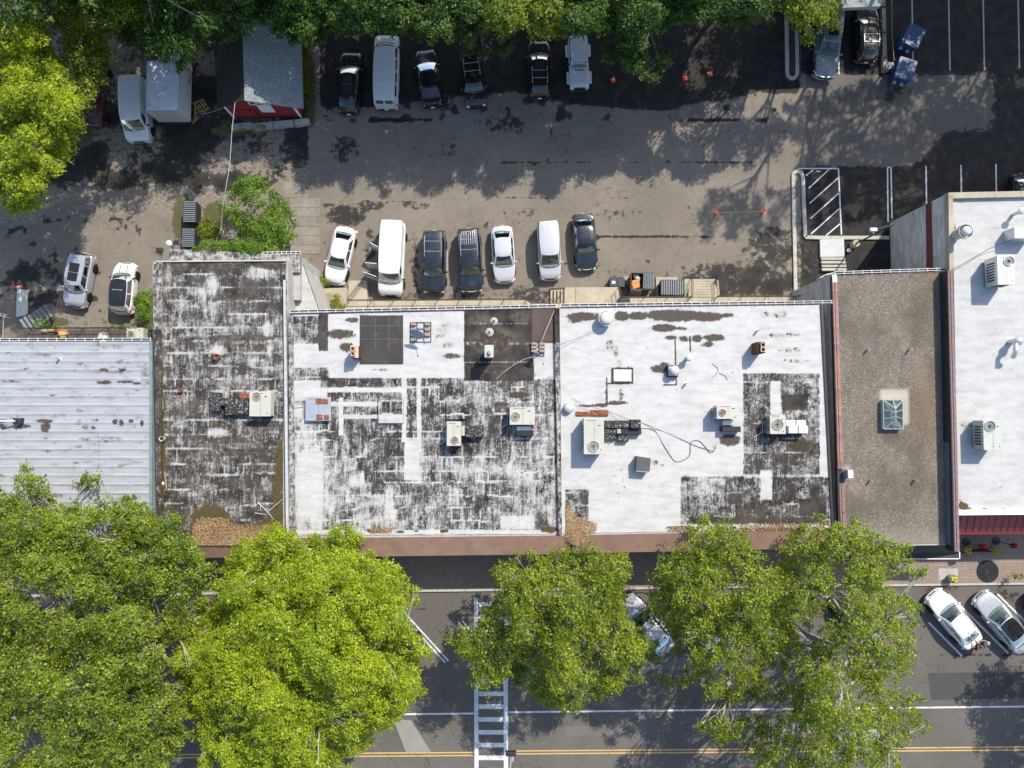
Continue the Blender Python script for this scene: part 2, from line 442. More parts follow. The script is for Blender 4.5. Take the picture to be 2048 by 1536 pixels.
def roof_mat(name, tar0=(.016, .014, .013), tar1=(.060, .052, .045), white=(.455, .45, .44), streak=(1, 6, 1)):
    """tar roof with reflective coating: red = how much coating is left, green = ponding stain, blue = litter, moss or rust"""
    t = NT(name); p = t.pos(); R, G, B = wear_channels(t)
    s1 = t.noise(t.scaled(p, streak), 1.4, 6, .68, .4); s2 = t.noise(t.scaled(p, (streak[1], streak[0], 1)), 1.1, 5, .65, .3)
    f = t.noise(p, 11, 5, .7); m = t.noise(p, 2.7, 6, .65, .5)
    s3 = t.noise(t.scaled(p, (7, .9, 1)), 1.6, 5, .7, .5)
    iso = t.noise(p, 4.6, 7, .72, 1.2)
    n = t.math('ADD', t.math('MULTIPLY', s1, .10), t.math('ADD', t.math('MULTIPLY', s3, .30), t.math('ADD', t.math('MULTIPLY', iso, .34), t.math('MULTIPLY', t.math('ADD', f, m), .13))))
    k = t.math('ADD', R, t.math('MULTIPLY', t.math('SUBTRACT', n, .5), t.sstep(R, .0, 1.0, 4.3, 2.2)))
    cov = t.sstep(k, .24, .82)
    tar = t.mix(t.sstep(t.noise(p, .9, 5), .3, .7), tar0, tar1)
    tar = t.mix(t.math('MULTIPLY', t.sstep(f, .5, .8), .22), tar, (.18, .17, .16))
    wh = t.mix(t.sstep(t.noise(t.scaled(p, (1, 3, 1)), .7, 5, .6), .35, .75), white, tuple(x*.80 for x in white))
    wh = t.mix(t.math('MULTIPLY', t.sstep(m, .50, .74), .5), wh, (.30, .30, .29)); wh = t.mix(t.math('MULTIPLY', t.sstep(s1, .52, .70), .35), wh, (.36, .35, .34)); wh = t.mix(t.math('MULTIPLY', t.sstep(f, .62, .72), .4), wh, (.22, .22, .22))
    c = t.mix(cov, tar, wh)
    gd = t.sstep(G, .05, .6); c = t.mix(t.math('MULTIPLY', gd, .34), c, (.20, .17, .13))
    g = t.sstep(t.math('ADD', G, t.math('ADD', t.math('MULTIPLY', t.math('SUBTRACT', m, .5), 1.5), t.math('MULTIPLY', t.math('SUBTRACT', f, .5), .7))), .36, .60)
    br = t.mix(t.sstep(f, .3, .7), (.026, .020, .015), (.060, .046, .034))
    c = t.mix(t.math('MULTIPLY', g, .92), c, br)
    b = t.sstep(t.math('ADD', B, t.math('ADD', t.math('MULTIPLY', t.math('SUBTRACT', m, .5), 1.5), t.math('MULTIPLY', t.math('SUBTRACT', f, .5), .8))), .42, .64)
    c = t.mix(b, c, t.mix(t.sstep(f, .4, .6), (.045, .048, .012), (.095, .062, .034)))
    t.col(c); t.b.inputs['Specular IOR Level'].default_value = .15; t.rough(t.math('SUBTRACT', .9, t.math('MULTIPLY', cov, .2)))
    t.bump(t.math('ADD', n, t.math('MULTIPLY', cov, .3)), .35, .03)
    return t.m

M['ground'] = ground_mat(); M['road'] = ground_mat('street_asphalt', (.080, .076, .070), (.118, .109, .098))
M['roof'] = roof_mat('coated_tar_roof')
M['roof_old'] = roof_mat('weathered_tar_roof', (.022, .019, .017), (.075, .066, .056), (.42, .41, .39), (1, 4, 1))
M['roof_pale'] = roof_mat('pale_metal_coating', (.10, .09, .075), (.20, .18, .15), (.32, .335, .355), (1, 9, 1))
M['roof_bright'] = roof_mat('bright_membrane', (.25, .22, .17), (.4, .36, .28), (.43, .43, .42), (1, 3, 1))
M['gravel_roof'] = None
def gravel_roof_mat():
    t = NT('pea_gravel_roof'); p = t.pos(); R, G, B = wear_channels(t)
    v = t.n("ShaderNodeTexVoronoi", feature='F1'); t.L(p, v.inputs['Vector']); v.inputs['Scale'].default_value = 17
    sp = t.n("ShaderNodeSeparateColor"); t.L(v.outputs['Color'], sp.inputs[0])
    c = t.mix(sp.outputs[0], (.085, .072, .058), (.21, .178, .140))
    c = t.mix(t.math('MULTIPLY', t.sstep(sp.outputs[1], .90, .97), .5), c, (.45, .41, .35))
    c = t.mix(t.math('MULTIPLY', t.sstep(t.noise(p, .35, 5, .6), .4, .65), .45), c, (.075, .058, .042)); c = t.mix(t.math('MULTIPLY', t.sstep(t.noise(t.scaled(p, (1, .4, 1)), .9, 4, .6), .5, .7), .3), c, (.26, .22, .17))
    c = t.mix(t.math('MULTIPLY', R, .6), c, (.06, .048, .036)); c = t.mix(t.math('MULTIPLY', G, .75), c, (.50, .46, .38))
    c = t.mix(t.math('MULTIPLY', B, .5), c, (.22, .12, .06))
    t.col(c); t.rough(.95); t.bump(t.math('SUBTRACT', 1.0, v.outputs['Distance']), .8, .03); return t.m
M['gravel_roof'] = gravel_roof_mat()
def paver_mat():
    t = NT('brick_pavers'); p = t.pos()
    b = t.n("ShaderNodeTexBrick"); t.L(p, b.inputs['Vector']); b.offset = 0.0
    b.inputs['Scale'].default_value = 3.4; b.inputs['Mortar Size'].default_value = .035; b.inputs['Brick Width'].default_value = 1.0; b.inputs['Row Height'].default_value = .8
    b.inputs['Color1'].default_value = (.27, .20, .16, 1); b.inputs['Color2'].default_value = (.215, .165, .135, 1); b.inputs['Mortar'].default_value = (.14, .105, .085, 1)
    c = t.mix(t.math('MULTIPLY', t.sstep(t.noise(p, .8, 6), .45, .75), .5), b.outputs[0], (.15, .12, .1))
    t.col(c); t.rough(.88); t.bump(b.outputs['Fac'], -.4, .01); return t.m
M['pavers'] = paver_mat()
def marking_mat(name, col):
    t = NT(name); p = t.pos()
    a = t.sstep(t.math('ADD', t.math('MULTIPLY', t.noise(p, 9, 6, .7), .7), t.math('MULTIPLY', t.noise(p, 1.3, 3), .3)), .36, .50)
    c = t.mix(a, tuple(x*.45 for x in col), col); t.col(c); t.rough(.7); return t.m
M['mark_white'] = marking_mat('worn_white_marking', (.56, .57, .58))
M['mark_yellow'] = marking_mat('worn_yellow_marking', (.52, .33, .11))
M['mark_faint'] = marking_mat('faint_marking', (.36, .36, .35))
def shingle_mat():
    t = NT('slate_shingles'); p = t.pos(True)
    b = t.n("ShaderNodeTexBrick"); t.L(t.scaled(p, (1, 1, 1)), b.inputs['Vector'])
    b.inputs['Scale'].default_value = 4.2; b.inputs['Mortar Size'].default_value = .04; b.inputs['Brick Width'].default_value = .9; b.inputs['Row Height'].default_value = .75
    b.inputs['Color1'].default_value = (.25, .28, .29, 1); b.inputs['Color2'].default_value = (.17, .20, .21, 1); b.inputs['Mortar'].default_value = (.06, .07, .075, 1)
    c = t.mix(t.math('MULTIPLY', t.sstep(t.noise(p, .6, 5), .4, .7), .35), b.outputs[0], (.11, .13, .14))
    t.col(c); t.rough(.85); t.bump(b.outputs['Fac'], -.5, .03); return t.m
M['shingle'] = shingle_mat()
def stucco_mat():
    t = NT('stained_stucco'); p = t.pos()
    a = t.noise(t.scaled(p, (1, .8, 2.5)), .8, 7, .68, .8); f = t.noise(p, 6, 5, .7)
    c = t.mix(t.sstep(a, .35, .68), (.62, .60, .56), (.38, .36, .33)); c = t.mix(t.math('MULTIPLY', t.sstep(f, .45, .75), .35), c, (.2, .15, .12))
    t.col(c); t.rough(.9); t.bump(f, .4, .03); return t.m
M['stucco'] = stucco_mat()

# ------------------------------------------------------------------ ground, road, pavements
ZS = 2.2                                    # the street lies a storey above the rear parking lot
mb = MB(); mb.box((0, 0, -.55), (3000, 3000, 1)); o = mb.build('ground', mat('far_ground', (.05, .06, .025), .95, scale=.05, fine=1)); tag(o, kind='structure')

def lot_field(x, y):
    R = np.zeros_like(x); G = np.zeros_like(x); B = np.zeros_like(x)
    wob = 14*(vnoise(x/60, y/60, 3)-.5); n = vnoise(x/22, y/22, 11); nb = vnoise(x/130, y/50, 5)
    lot = rect(x, y, 640, -900, 1600, 700, 6)
    # fresh dark sealer at the back of the lot, ragged edge
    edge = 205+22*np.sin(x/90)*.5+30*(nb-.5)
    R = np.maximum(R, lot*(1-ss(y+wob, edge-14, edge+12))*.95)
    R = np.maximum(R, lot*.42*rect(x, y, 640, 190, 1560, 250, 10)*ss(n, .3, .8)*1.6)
    for yy, a, x0, x1 in ((244, 1.0, 650, 1560), (333, .62, 900, 1560), (404, .55, 640, 1320), (484, .75, 1180, 1570)):
        yl = yy-9*np.sin((x-650)/300)-(x-1100)*.012*(yy > 300)
        R = np.maximum(R, a*(1-ss(abs(y-yl+3*(n-.5)), .6, 3.0))*rect(x, y, x0, 0, x1, 999, 12))
        R = np.maximum(R, .5*a*(1-ss(abs(y-yl), 3, 16))*ss(n, .45, .8)*rect(x, y, x0, 0, x1, 999, 20))
    for cx, cy, rx, ry, a in ((690, 430, 50, 28, .62), (740, 410, 40, 16, .5), (830, 412, 60, 10, .46), (1040, 425, 50, 16, .44), (1230, 430, 60, 18, .44),
            (690, 590, 60, 30, .5), (900, 590, 160, 20, .46), (1060, 590, 60, 30, .5), (1480, 560, 170, 46, .60), (1560, 500, 90, 60, .55),
            (740, 500, 16, 60, .5), (830, 520, 14, 70, .5), (1200, 590, 60, 20, .45), (1240, 545, 40, 30, .38), (690, 300, 40, 40, .5), (900, 300, 30, 20, .42), (1010, 250, 70, 30, .5)):
        R = np.maximum(R, 1.12*a*ell(x, y, cx, cy, rx, ry, .6)*(.65+.6*n))
    rr_ = random.Random(5)
    for k in range(34):      # oil drips in the bays and small sealed spots
        cx, cy = rr_.choice([(678, 520), (783, 500), (868, 470), (868, 545), (940, 480), (1005, 520), (1100, 520), (1172, 500), (1240, 480), (1320, 540), (1400, 440), (1110, 250), (900, 270)]); cx += rr_.uniform(-50, 50); cy += rr_.uniform(-60, 60)
        R = np.maximum(R, rr_.uniform(.42, .62)*ell(x, y, cx, cy, rr_.uniform(3, 10), rr_.uniform(3, 12), .6))
    for k in range(9):       # wandering sealed cracks
        px_, py_ = rr_.uniform(660, 1500), rr_.uniform(250, 560); pts = [(px_, py_)]; a_ = rr_.uniform(-.4, .4)+(1.5 if k % 4 == 0 else 0)
        for _ in range(7): a_ += rr_.uniform(-.5, .5); px_ += 24*math.cos(a_); py_ += 24*math.sin(a_); pts.append((px_, py_))
        R = np.maximum(R, .56*(1-ss(sdline(x+3*(n-.5), y+3*(n-.5), pts), .4, 1.6))*lot)
    for k in range(7):       # tyre tracks
        yy = 300+k*24; tr = (1-ss(abs(y-(yy+22*np.sin((x-600-40*k)/260))), 1.5, 5.5)); R = np.maximum(R, .30*tr*lot*ss(vnoise(x/90, y/60, 200+k), .4, .7))
    # right hand lot, newer and darker
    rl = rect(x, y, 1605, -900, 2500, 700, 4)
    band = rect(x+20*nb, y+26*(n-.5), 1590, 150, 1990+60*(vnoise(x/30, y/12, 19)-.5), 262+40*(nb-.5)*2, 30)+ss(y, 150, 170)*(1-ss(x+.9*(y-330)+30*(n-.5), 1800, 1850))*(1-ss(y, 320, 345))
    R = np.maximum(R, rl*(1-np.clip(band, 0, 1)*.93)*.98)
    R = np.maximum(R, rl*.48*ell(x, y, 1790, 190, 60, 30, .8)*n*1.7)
    # soil strip beside the kerb
    G = np.maximum(G, rect(x, y, 1562, 335, 1655, 640, 4)*.9*rect(x, y, 1590, 345, 1700, 640, 8)); 
    B = np.maximum(B, rect(x, y, 1592, 350, 1700, 560, 6)*(.30+.3*n))
    G = np.maximum(G, rect(x, y, 1690, 478, 1790, 640, 3)*.9); R = np.maximum(R, rect(x, y, 1690, 478, 1790, 640, 3)*.7)
    # left yard: dirt, with a slab of cracked paving
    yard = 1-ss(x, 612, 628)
    slab = sdpoly(x+18*(n-.5), y+18*(n-.5), [(-300, 520), (60, 445), (120, 405), (190, 425), (240, 430), (300, 420), (352, 445), (368, 500), (300, 560), (250, 640), (140, 640), (110, 560), (60, 520), (40, 700), (-300, 700)])
    slab = ss(slab, -6, 7)*(.55+.45*ss(vnoise(x/16, y/16, 15), .3, .55))
    G = np.where(x < 620, np.maximum(G, yard*(1-slab)*.95), G)
    R = np.maximum(R, yard*(1-slab)*(.42+.34*ss(vnoise(x/60, y/45, 8), .3, .7))*(1-ss(y+40*(n-.5), 360, 420)))  # ground tone set darker over the north part of the yard
    R = np.maximum(R, yard*slab*.46*ss(vnoise(x/22, y/22, 9), .4, .75)*1.4); G = np.where(x < 620, np.maximum(G, yard*.55*ss(vnoise(x/20, y/16, 29), .5, .7)), G)
    R = np.maximum(R, yard*.62*(ell(x, y, 70, 570, 80, 60, .6)+ell(x, y, 190, 640, 70, 20, .8)*.7)*(.5+n))
    R = np.maximum(R, ell(x, y, 317, 505, 16, 14, .8)*.6)
    for cx, cy, rx, ry in ((500, 500, 130, 20), (370, 440, 30, 60), (290, 620, 40, 40), (470, 262, 60, 12), (620, 180, 14, 90), (160, 270, 30, 30), (90, 645, 60, 14), (560, 460, 60, 60), (430, 445, 30, 50)):
        B = np.maximum(B, ell(x, y, cx, cy, rx, ry, .5)*.75)
    B = np.maximum(B, rect(x, y, 300, -900, 1560, 60, 20)*.6); G = np.maximum(G, rect(x, y, 300, -900, 1560, 60, 20)*.8)
    return R, G, B
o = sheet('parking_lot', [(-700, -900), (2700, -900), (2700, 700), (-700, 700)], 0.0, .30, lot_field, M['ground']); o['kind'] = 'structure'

def lane_field(x, y):
    R, G, B = lot_field(x, y); return R, G*0, B*0
M['lane'] = ground_mat('lane_asphalt', (.085, .080, .074), (.130, .118, .104))
o = sheet('right_lot', [(1609, -900), (2700, -900), (2700, 473), (1613, 473)], .0045, .30, lane_field, M['lane']); o['kind'] = 'structure'
# raised street level
fy = P(1000, 1060, ZS).y
mb = MB(); mb.box((0, fy-1000, ZS-2.05), (3000, 2000, 4.0)); o = mb.build('terrace', M['concrete_grey']); tag(o, kind='structure')
def kerb_y(x): return 1172+(1834-x)*.012
def street_field(x, y):
    R = np.full_like(x, .10); G = np.zeros_like(x); B = np.zeros_like(x)
    n = vnoise(x/25, y/25, 21)
    wl = 1427-(x-800)*.0112
    R = np.maximum(R, .22*rect(x, y, -900, 1330, 3000, 2200, 8))
    R = np.maximum(R, .33*(1-ss(abs(y-wl+50), 30, 60))*n)
    for cx, cy, rx, ry, a in ((1880, 1175, 60, 12, .5), (2000, 1190, 60, 20, .52), (900, 1240, 60, 40, .3), (1560, 1330, 90, 40, .3)):
        R = np.maximum(R, a*ell(x, y, cx, cy, rx, ry, .6))
    for pts, a in (([(1835, 1312), (2100, 1308)], .62), ([(1843, 1180), (1840, 1312), (1853, 1400)], .5), ([(1853, 1345), (1870, 1420)], .4), ([(800, 1218), (855, 1218), (855, 1330)], .5), ([(1010, 1325), (1350, 1338)], .35)):
        R = np.maximum(R, a*(1-ss(sdline(x+2*(n-.5), y+4*(n-.5), pts), .5, 1.8)))
    R = R*(1-rect(x, y, 1880, 1335, 2300, 1405, 3)*.6)
    return R, G, B
o = sheet('road', [(-900, 1170), (3000, 1150), (3000, 1760), (-900, 1780)], ZS+.004, .30, street_field, M['road']); o['kind'] = 'structure'
def px_poly(pts, z, z0, name, m, kind='structure', parent=None):
    """a slab with the outline given in photo points at height z, down to z0"""
    mb = MB(); mb.prism([P(a, b, z)[:2] for a, b in pts], z0, z)
    o = mb.build(name, m, parent)
    if kind: o['kind'] = kind
    return o
px_poly([(787, 1440), (822, 1440), (862, 1504), (812, 1504)], ZS+.009, ZS, 'road_patch', mat('grey_patch', (.24, .22, .20), .85, var=.1))
for k_, (q_, c_) in enumerate((([(1285, 1312), (1452, 1316), (1450, 1342), (1286, 1338)], (.16, .155, .145)), ([(1856, 1346), (2300, 1342), (2300, 1392), (1862, 1400)], (.062, .060, .058)), ([(640, 1335), (770, 1333), (770, 1352), (640, 1354)], (.055, .053, .05)), ([(1130, 1452), (1310, 1450), (1310, 1470), (1130, 1472)], (.13, .122, .11)))):
    px_poly(q_, ZS+.0085, ZS, 'road_patch', mat('cut_patch_%s' % 'abcd'[k_], c_, .88, var=.2, scale=.7, fine=25))
px_poly([(-900, kerb_y(-900)-4), (2900, kerb_y(2900)-4), (2900, 1020), (-900, 1020)], ZS+.14, ZS-1, 'sidewalk', M['pavers'])
mbk = None
kz = ZS+.15
root = empty('kerb', P(1000, 1170, ZS)); root['kind'] = 'structure'
xs = list(range(-300, 2500, 56)); kme = None
for a in xs:
    mb = MB(); mb.prism([(P(u, kerb_y(u)+dy, kz)-root.location)[:2] for u, dy in ((a, -4.2), (a+55, -4.2), (a+55, 0), (a, 0))], -.2, .15)
    mb.build('kerb_stone', M['kerb'], root)
px_poly([(-900, 1700), (2900, 1680), (2900, 2000), (-900, 2000)], ZS+.14, ZS-1, 'far_sidewalk', M['pavers'])
# patches set into the sidewalk
px_poly([(1877, 1137), (1916, 1137), (1916, 1156), (1877, 1160)], ZS+.148, ZS, 'sidewalk_slab', M['concrete_grey'])

def strip(pts, wpx, z, name, m, parent=None):
    """painted line through photo points; width in photo pixels"""
    mb = MB(); pts = [P(a, b, z) for a, b in pts]; w = wpx/F*(H-z)/2
    for a, b in zip(pts[:-1], pts[1:]):
        d = (b-a).normalized(); nrm = Vector((-d.y, d.x, 0))*w
        mb.add([a-nrm, b-nrm, b+nrm, a+nrm], [(0, 1, 2, 3)])
    o = mb.build(name, m, parent); 
    if parent is None: o['kind'] = 'structure'
    return o
zr = ZS+.010
cw = empty('crosswalk', P(983, 1400, ZS)); cw['kind'] = 'structure'
def cstrip(pts, w, z, name, m, root):
    o = strip(pts, w, z, name, m, root); o.matrix_parent_inverse = Matrix.Translation(-root.location); return o
cstrip([(952, 1196), (953.5, 1700)], 8, zr, 'crosswalk_bar', M['mark_white'], cw)
cstrip([(1011, 1196), (1012.5, 1700)], 8.5, zr, 'crosswalk_bar', M['mark_white'], cw)
for k in range(22):
    y = 1204+k*25.6; cstrip([(957.5, y+4.5), (1007.5, y+4.5)], 8.6, zr-.003, 'crosswalk_rung', M['mark_white'], cw)
strip([(-800, 1445), (948, 1427)], 3.4, zr, 'lane_line', M['mark_white'])
strip([(1017, 1424.5), (2048, 1413), (2800, 1405)], 3.4, zr, 'lane_line', M['mark_white'])
for dy in (0, 6.5):
    strip([(-800, 1521+dy), (480, 1508+dy), (946, 1505+dy*.9)], 2.6, zr, 'centre_line', M['mark_yellow'])
    strip([(1030, 1502+dy*.9), (2048, 1494+dy*.9), (2800, 1487+dy)], 2.6, zr, 'centre_line', M['mark_yellow'])
for a, b, w in (((797, 1222), (890, 1325), 3.2), ((804, 1220), (897, 1322), 3.2), ((916, 1243), (948, 1282), 3), ((924, 1241), (948, 1270), 3),
             ((1857, 1245), (1924, 1312), 3.4), ((1897, 1188), (2017, 1307), 3.4), ((1995, 1188), (2115, 1307), 3.4),
             ((1765, 1245), (1832, 1312), 3.4), ((1673, 1245), (1740, 1312), 3.4), ((1581, 1245), (1648, 1312), 3.4), ((1480, 1230), (1560, 1312), 3.4), ((1385, 1225), (1465, 1310), 3.4), ((1200, 1225), (1290, 1315), 3.4)):
    strip([a, b], w, zr, 'stall_line', M['mark_white'])

# rear lot: stall lines of the right-hand part
zl = .011
for x0, x1, y0, y1, w in ((1852, 1854, 332, 470, 3), (1922, 1924, 330, 470, 3), (1992, 1994, 328, 470, 3), (2062, 2064, 327, 470, 3),
                          (1896, 1900, -70, 141, 3), (1965, 1969, -70, 139, 3), (2035, 2039, -70, 137, 3), (1823, 1826, -70, 118, 3), (1674, 1678, -60, 148, 3)):
    strip([(x0, y0), (x1, y1)], w, zl, 'stall_line', M['mark_white'] if y0 > 300 or x0 < 1700 else M['mark_faint'])
strip([(1776, 443), (1775, 335), (1782, 335), (1784, 436)], 2.6, zl, 'stall_line', M['mark_white'])
strip([(1597, 337), (1677, 337), (1683, 469)], 2.6, zl, 'access_aisle_line', M['mark_white'])
for a, b in (((1612, 351), (1626, 340)), ((1618, 376), (1658, 339)), ((1619, 407), (1677, 355)), ((1621, 437), (1679, 385)), ((1622, 468), (1680, 416)), ((1652, 471), (1682, 446))):
    strip([a, b], 2.4, zl, 'access_aisle_line', M['mark_white'])
# wheelchair mark on the asphalt, seen side-on
strip([(1747, 455), (1747, 466), (1749, 470)], 1.6, zl, 'accessible_mark', M['mark_faint']); strip([(1744, 462), (1752, 462)], 1.4, zl, 'accessible_mark', M['mark_faint'])

def kerb_path(name, pts, label, wpx=7, h=.15, z=0.0, seg=22):
    root = empty(name, P(pts[0][0], pts[0][1], z)); root['kind'] = 'structure'
    # resample in pieces
    q = [Vector((a, b)) for a, b in pts]; out = []
    for a, b in zip(q[:-1], q[1:]):
        n = max(1, round((b-a).length/seg))
        for i in range(n): out.append((a.lerp(b, i/n), a.lerp(b, (i+1)/n)))
    w = wpx/2
    for a, b in out:
        d = (b-a).normalized(); nn = Vector((-d.y, d.x))*w; b2 = b-d*.35
        mb = MB(); mb.prism([(P(c.x, c.y, z+h)-root.location)[:2] for c in (a-nn, b2-nn, b2+nn, a+nn)], -.1, h)
        mb.build('kerb_stone', M['kerb'], root)
    return root
arc = [(1585+9.5*math.cos(t), 146+10*math.sin(t)) for t in np.linspace(math.pi, 0, 9)]
kerb_path('kerb_island', [(1573, -60), (1575, 146)]+arc[1:-1]+[(1595, 146), (1592, -60)], '')
px_poly([(1577, -60), (1579, 146), (1585, 152), (1591, 146), (1588, -60)], .10, -.1, 'island_soil', M['soil'])
arc = [(1595.5+9.5*math.cos(t), 352+10*math.sin(t)*-1) for t in np.linspace(math.pi, 0, 9)]
kerb_path('kerb_island', [(1592, 600), (1587, 352)]+arc[1:-1]+[(1606, 352), (1611, 474), (1640, 475), (1700, 475), (1779, 475)], '')
# ------------------------------------------------------------------ buildings
ZR = 7.3
def seamfield(x, y, ys, xs_step, seed, x0, wob=2.0):
    """pale lines where coated sheets overlap"""
    out = np.zeros_like(x); n = vnoise(x/18, y/18, seed); n2 = vnoise(x/5, y/40, seed+3)
    for k, yy in enumerate(ys):
        out = np.maximum(out, (1-ss(abs(y-yy-(n-.5)*5-((k*37) % 5-2)*(x-x0)*.004), .9, 2.6)))
        y2 = ys[k+1] if k+1 < len(ys) else yy+40
        rnd = random.Random(seed*31+k); xx = x0+rnd.uniform(6, xs_step)
        while xx < x0+560:
            out = np.maximum(out, .85*(1-ss(abs(x-xx-(n2-.5)*3), .7, 2.0))*((y > yy) & (y < y2)))
            xx += rnd.uniform(.55, 1.45)*xs_step
    return out
def celltone(x, y, ys, step, seed, x0):
    """every sheet keeps its own amount of coating"""
    row = np.searchsorted(np.array(ys), y.ravel()).reshape(y.shape)
    col = np.floor((x-x0+row*13)/step).astype(np.int64)
    h = ((row*7919+col*104729+seed*17) % 997)/997.0
    return h

def left_roof_field(x, y):            # left half of the two-unit white and black roof
    n = vnoise(x/30, y/20, 31); nf = vnoise(x/7, y/16, 32); nv = vnoise(x/6, y/45, 33)
    ys1 = [755, 775, 800, 830, 862, 880, 914, 940, 965, 990, 1018, 1042, 1066]
    R = .24+.62*(n-.3)+.45*(nv-.5); tone = celltone(x, y, ys1, 27, 5, 590)
    R = R+.22*(tone-.40)+.12*ss(y, 860, 960)
    R = np.maximum(R, .92*seamfield(x, y, ys1, 27, 6, 590)*(y > 750)*(.15+.75*ss(vnoise(x/26, y/22, 36), .32, .65)))
    R = R+.22*(ell(x, y, 600, 850, 40, 260, .6))
    white = np.maximum.reduce([rect(x+3*(nf-.5), y+3*(nf-.5), 655, 630, 932, 756), rect(x, y, 585, 688, 700, 735), rect(x, y, 585, 760, 655, 800)*.85,
        rect(x, y, 655, 775, 812, 785, 1.5), rect(x, y, 660, 804, 760, 812, 1.5), rect(x, y, 680, 830, 812, 838, 1.5), rect(x, y, 804, 750, 813, 885, 1.5),
        rect(x, y, 834, 750, 842, 905, 1.5), rect(x+4*(n-.5), y, 808, 880, 840, 960, 3)*.95, rect(x, y, 678, 795, 687, 870, 1.5),
        rect(x, y, 757, 828, 812, 850, 2)*.7, rect(x, y, 590, 900, 650, 1040, 10)*.8, rect(x, y, 1066, 685, 1113, 760, 3)*.75, rect(x, y, 580, 1060, 1140, 1069, 2)*.95,
        rect(x, y, 1000, 1030, 1070, 1060, 4)*.75, rect(x, y, 580, 620, 932, 632, 1.5)*.9])
    R = np.maximum(R, white*1.05)
    R = R*(1-.9*np.maximum.reduce([rect(x, y, 637, 628, 656, 662), rect(x, y, 637, 662, 656, 702), rect(x, y, 640, 740, 660, 775)*.5]))
    dark = np.maximum.reduce([rect(x, y, 720, 631, 806, 728, 1.5), rect(x+3*(nf-.5), y, 928, 618, 1066, 760, 1.5), rect(x, y, 1062, 618, 1112, 684, 1.2)])
    R = R*(1-dark)-.35*dark
    R = np.where((y > 683) & (y < 690) & (x > 930) & (x < 1062), .25+.3*n, R); R = np.maximum(R, .5*(1-ss(abs(y-724-2*(n-.5)), 1, 3))*rect(x, y, 930, 0, 1060, 999)); R = np.maximum(R, .45*(1-ss(abs(y-647), 1, 2.6))*rect(x, y, 938, 0, 1058, 999))
    G = np.zeros_like(x)
    for cx, cy, rx, ry, a in ((680, 668, 32, 10, .75), (693, 694, 14, 10, .8), (704, 640, 14, 6, .7), (890, 655, 16, 12, .4), (895, 690, 12, 9, .45), (905, 712, 22, 6, .6), (880, 672, 14, 6, .35),
             (762, 740, 24, 4, .4), (765, 705, 40, 20, .6), (760, 690, 36, 14, .4), (985, 680, 46, 26, .6), (960, 640, 24, 10, .45), (1040, 635, 20, 10, .5), (990, 738, 30, 8, .6),
             (705, 945, 18, 8, .4), (735, 1000, 26, 10, .4), (1000, 810, 20, 8, .6), (1035, 790, 26, 7, .7), (1100, 760, 10, 8, .4)):
        G = np.maximum(G, a*ell(x, y, cx, cy, rx, ry, .5))
    B = np.zeros_like(x)
    for cx, cy, rx, ry, a in ((755, 1061, 28, 5, .8), (800, 1064, 10, 3, .8), (888, 1062, 12, 4, .8), (1100, 1060, 20, 8, .85), (832, 1062, 6, 3, .7)):
        B = np.maximum(B, a*ell(x, y, cx, cy, rx, ry, .5))
    return R, G, B
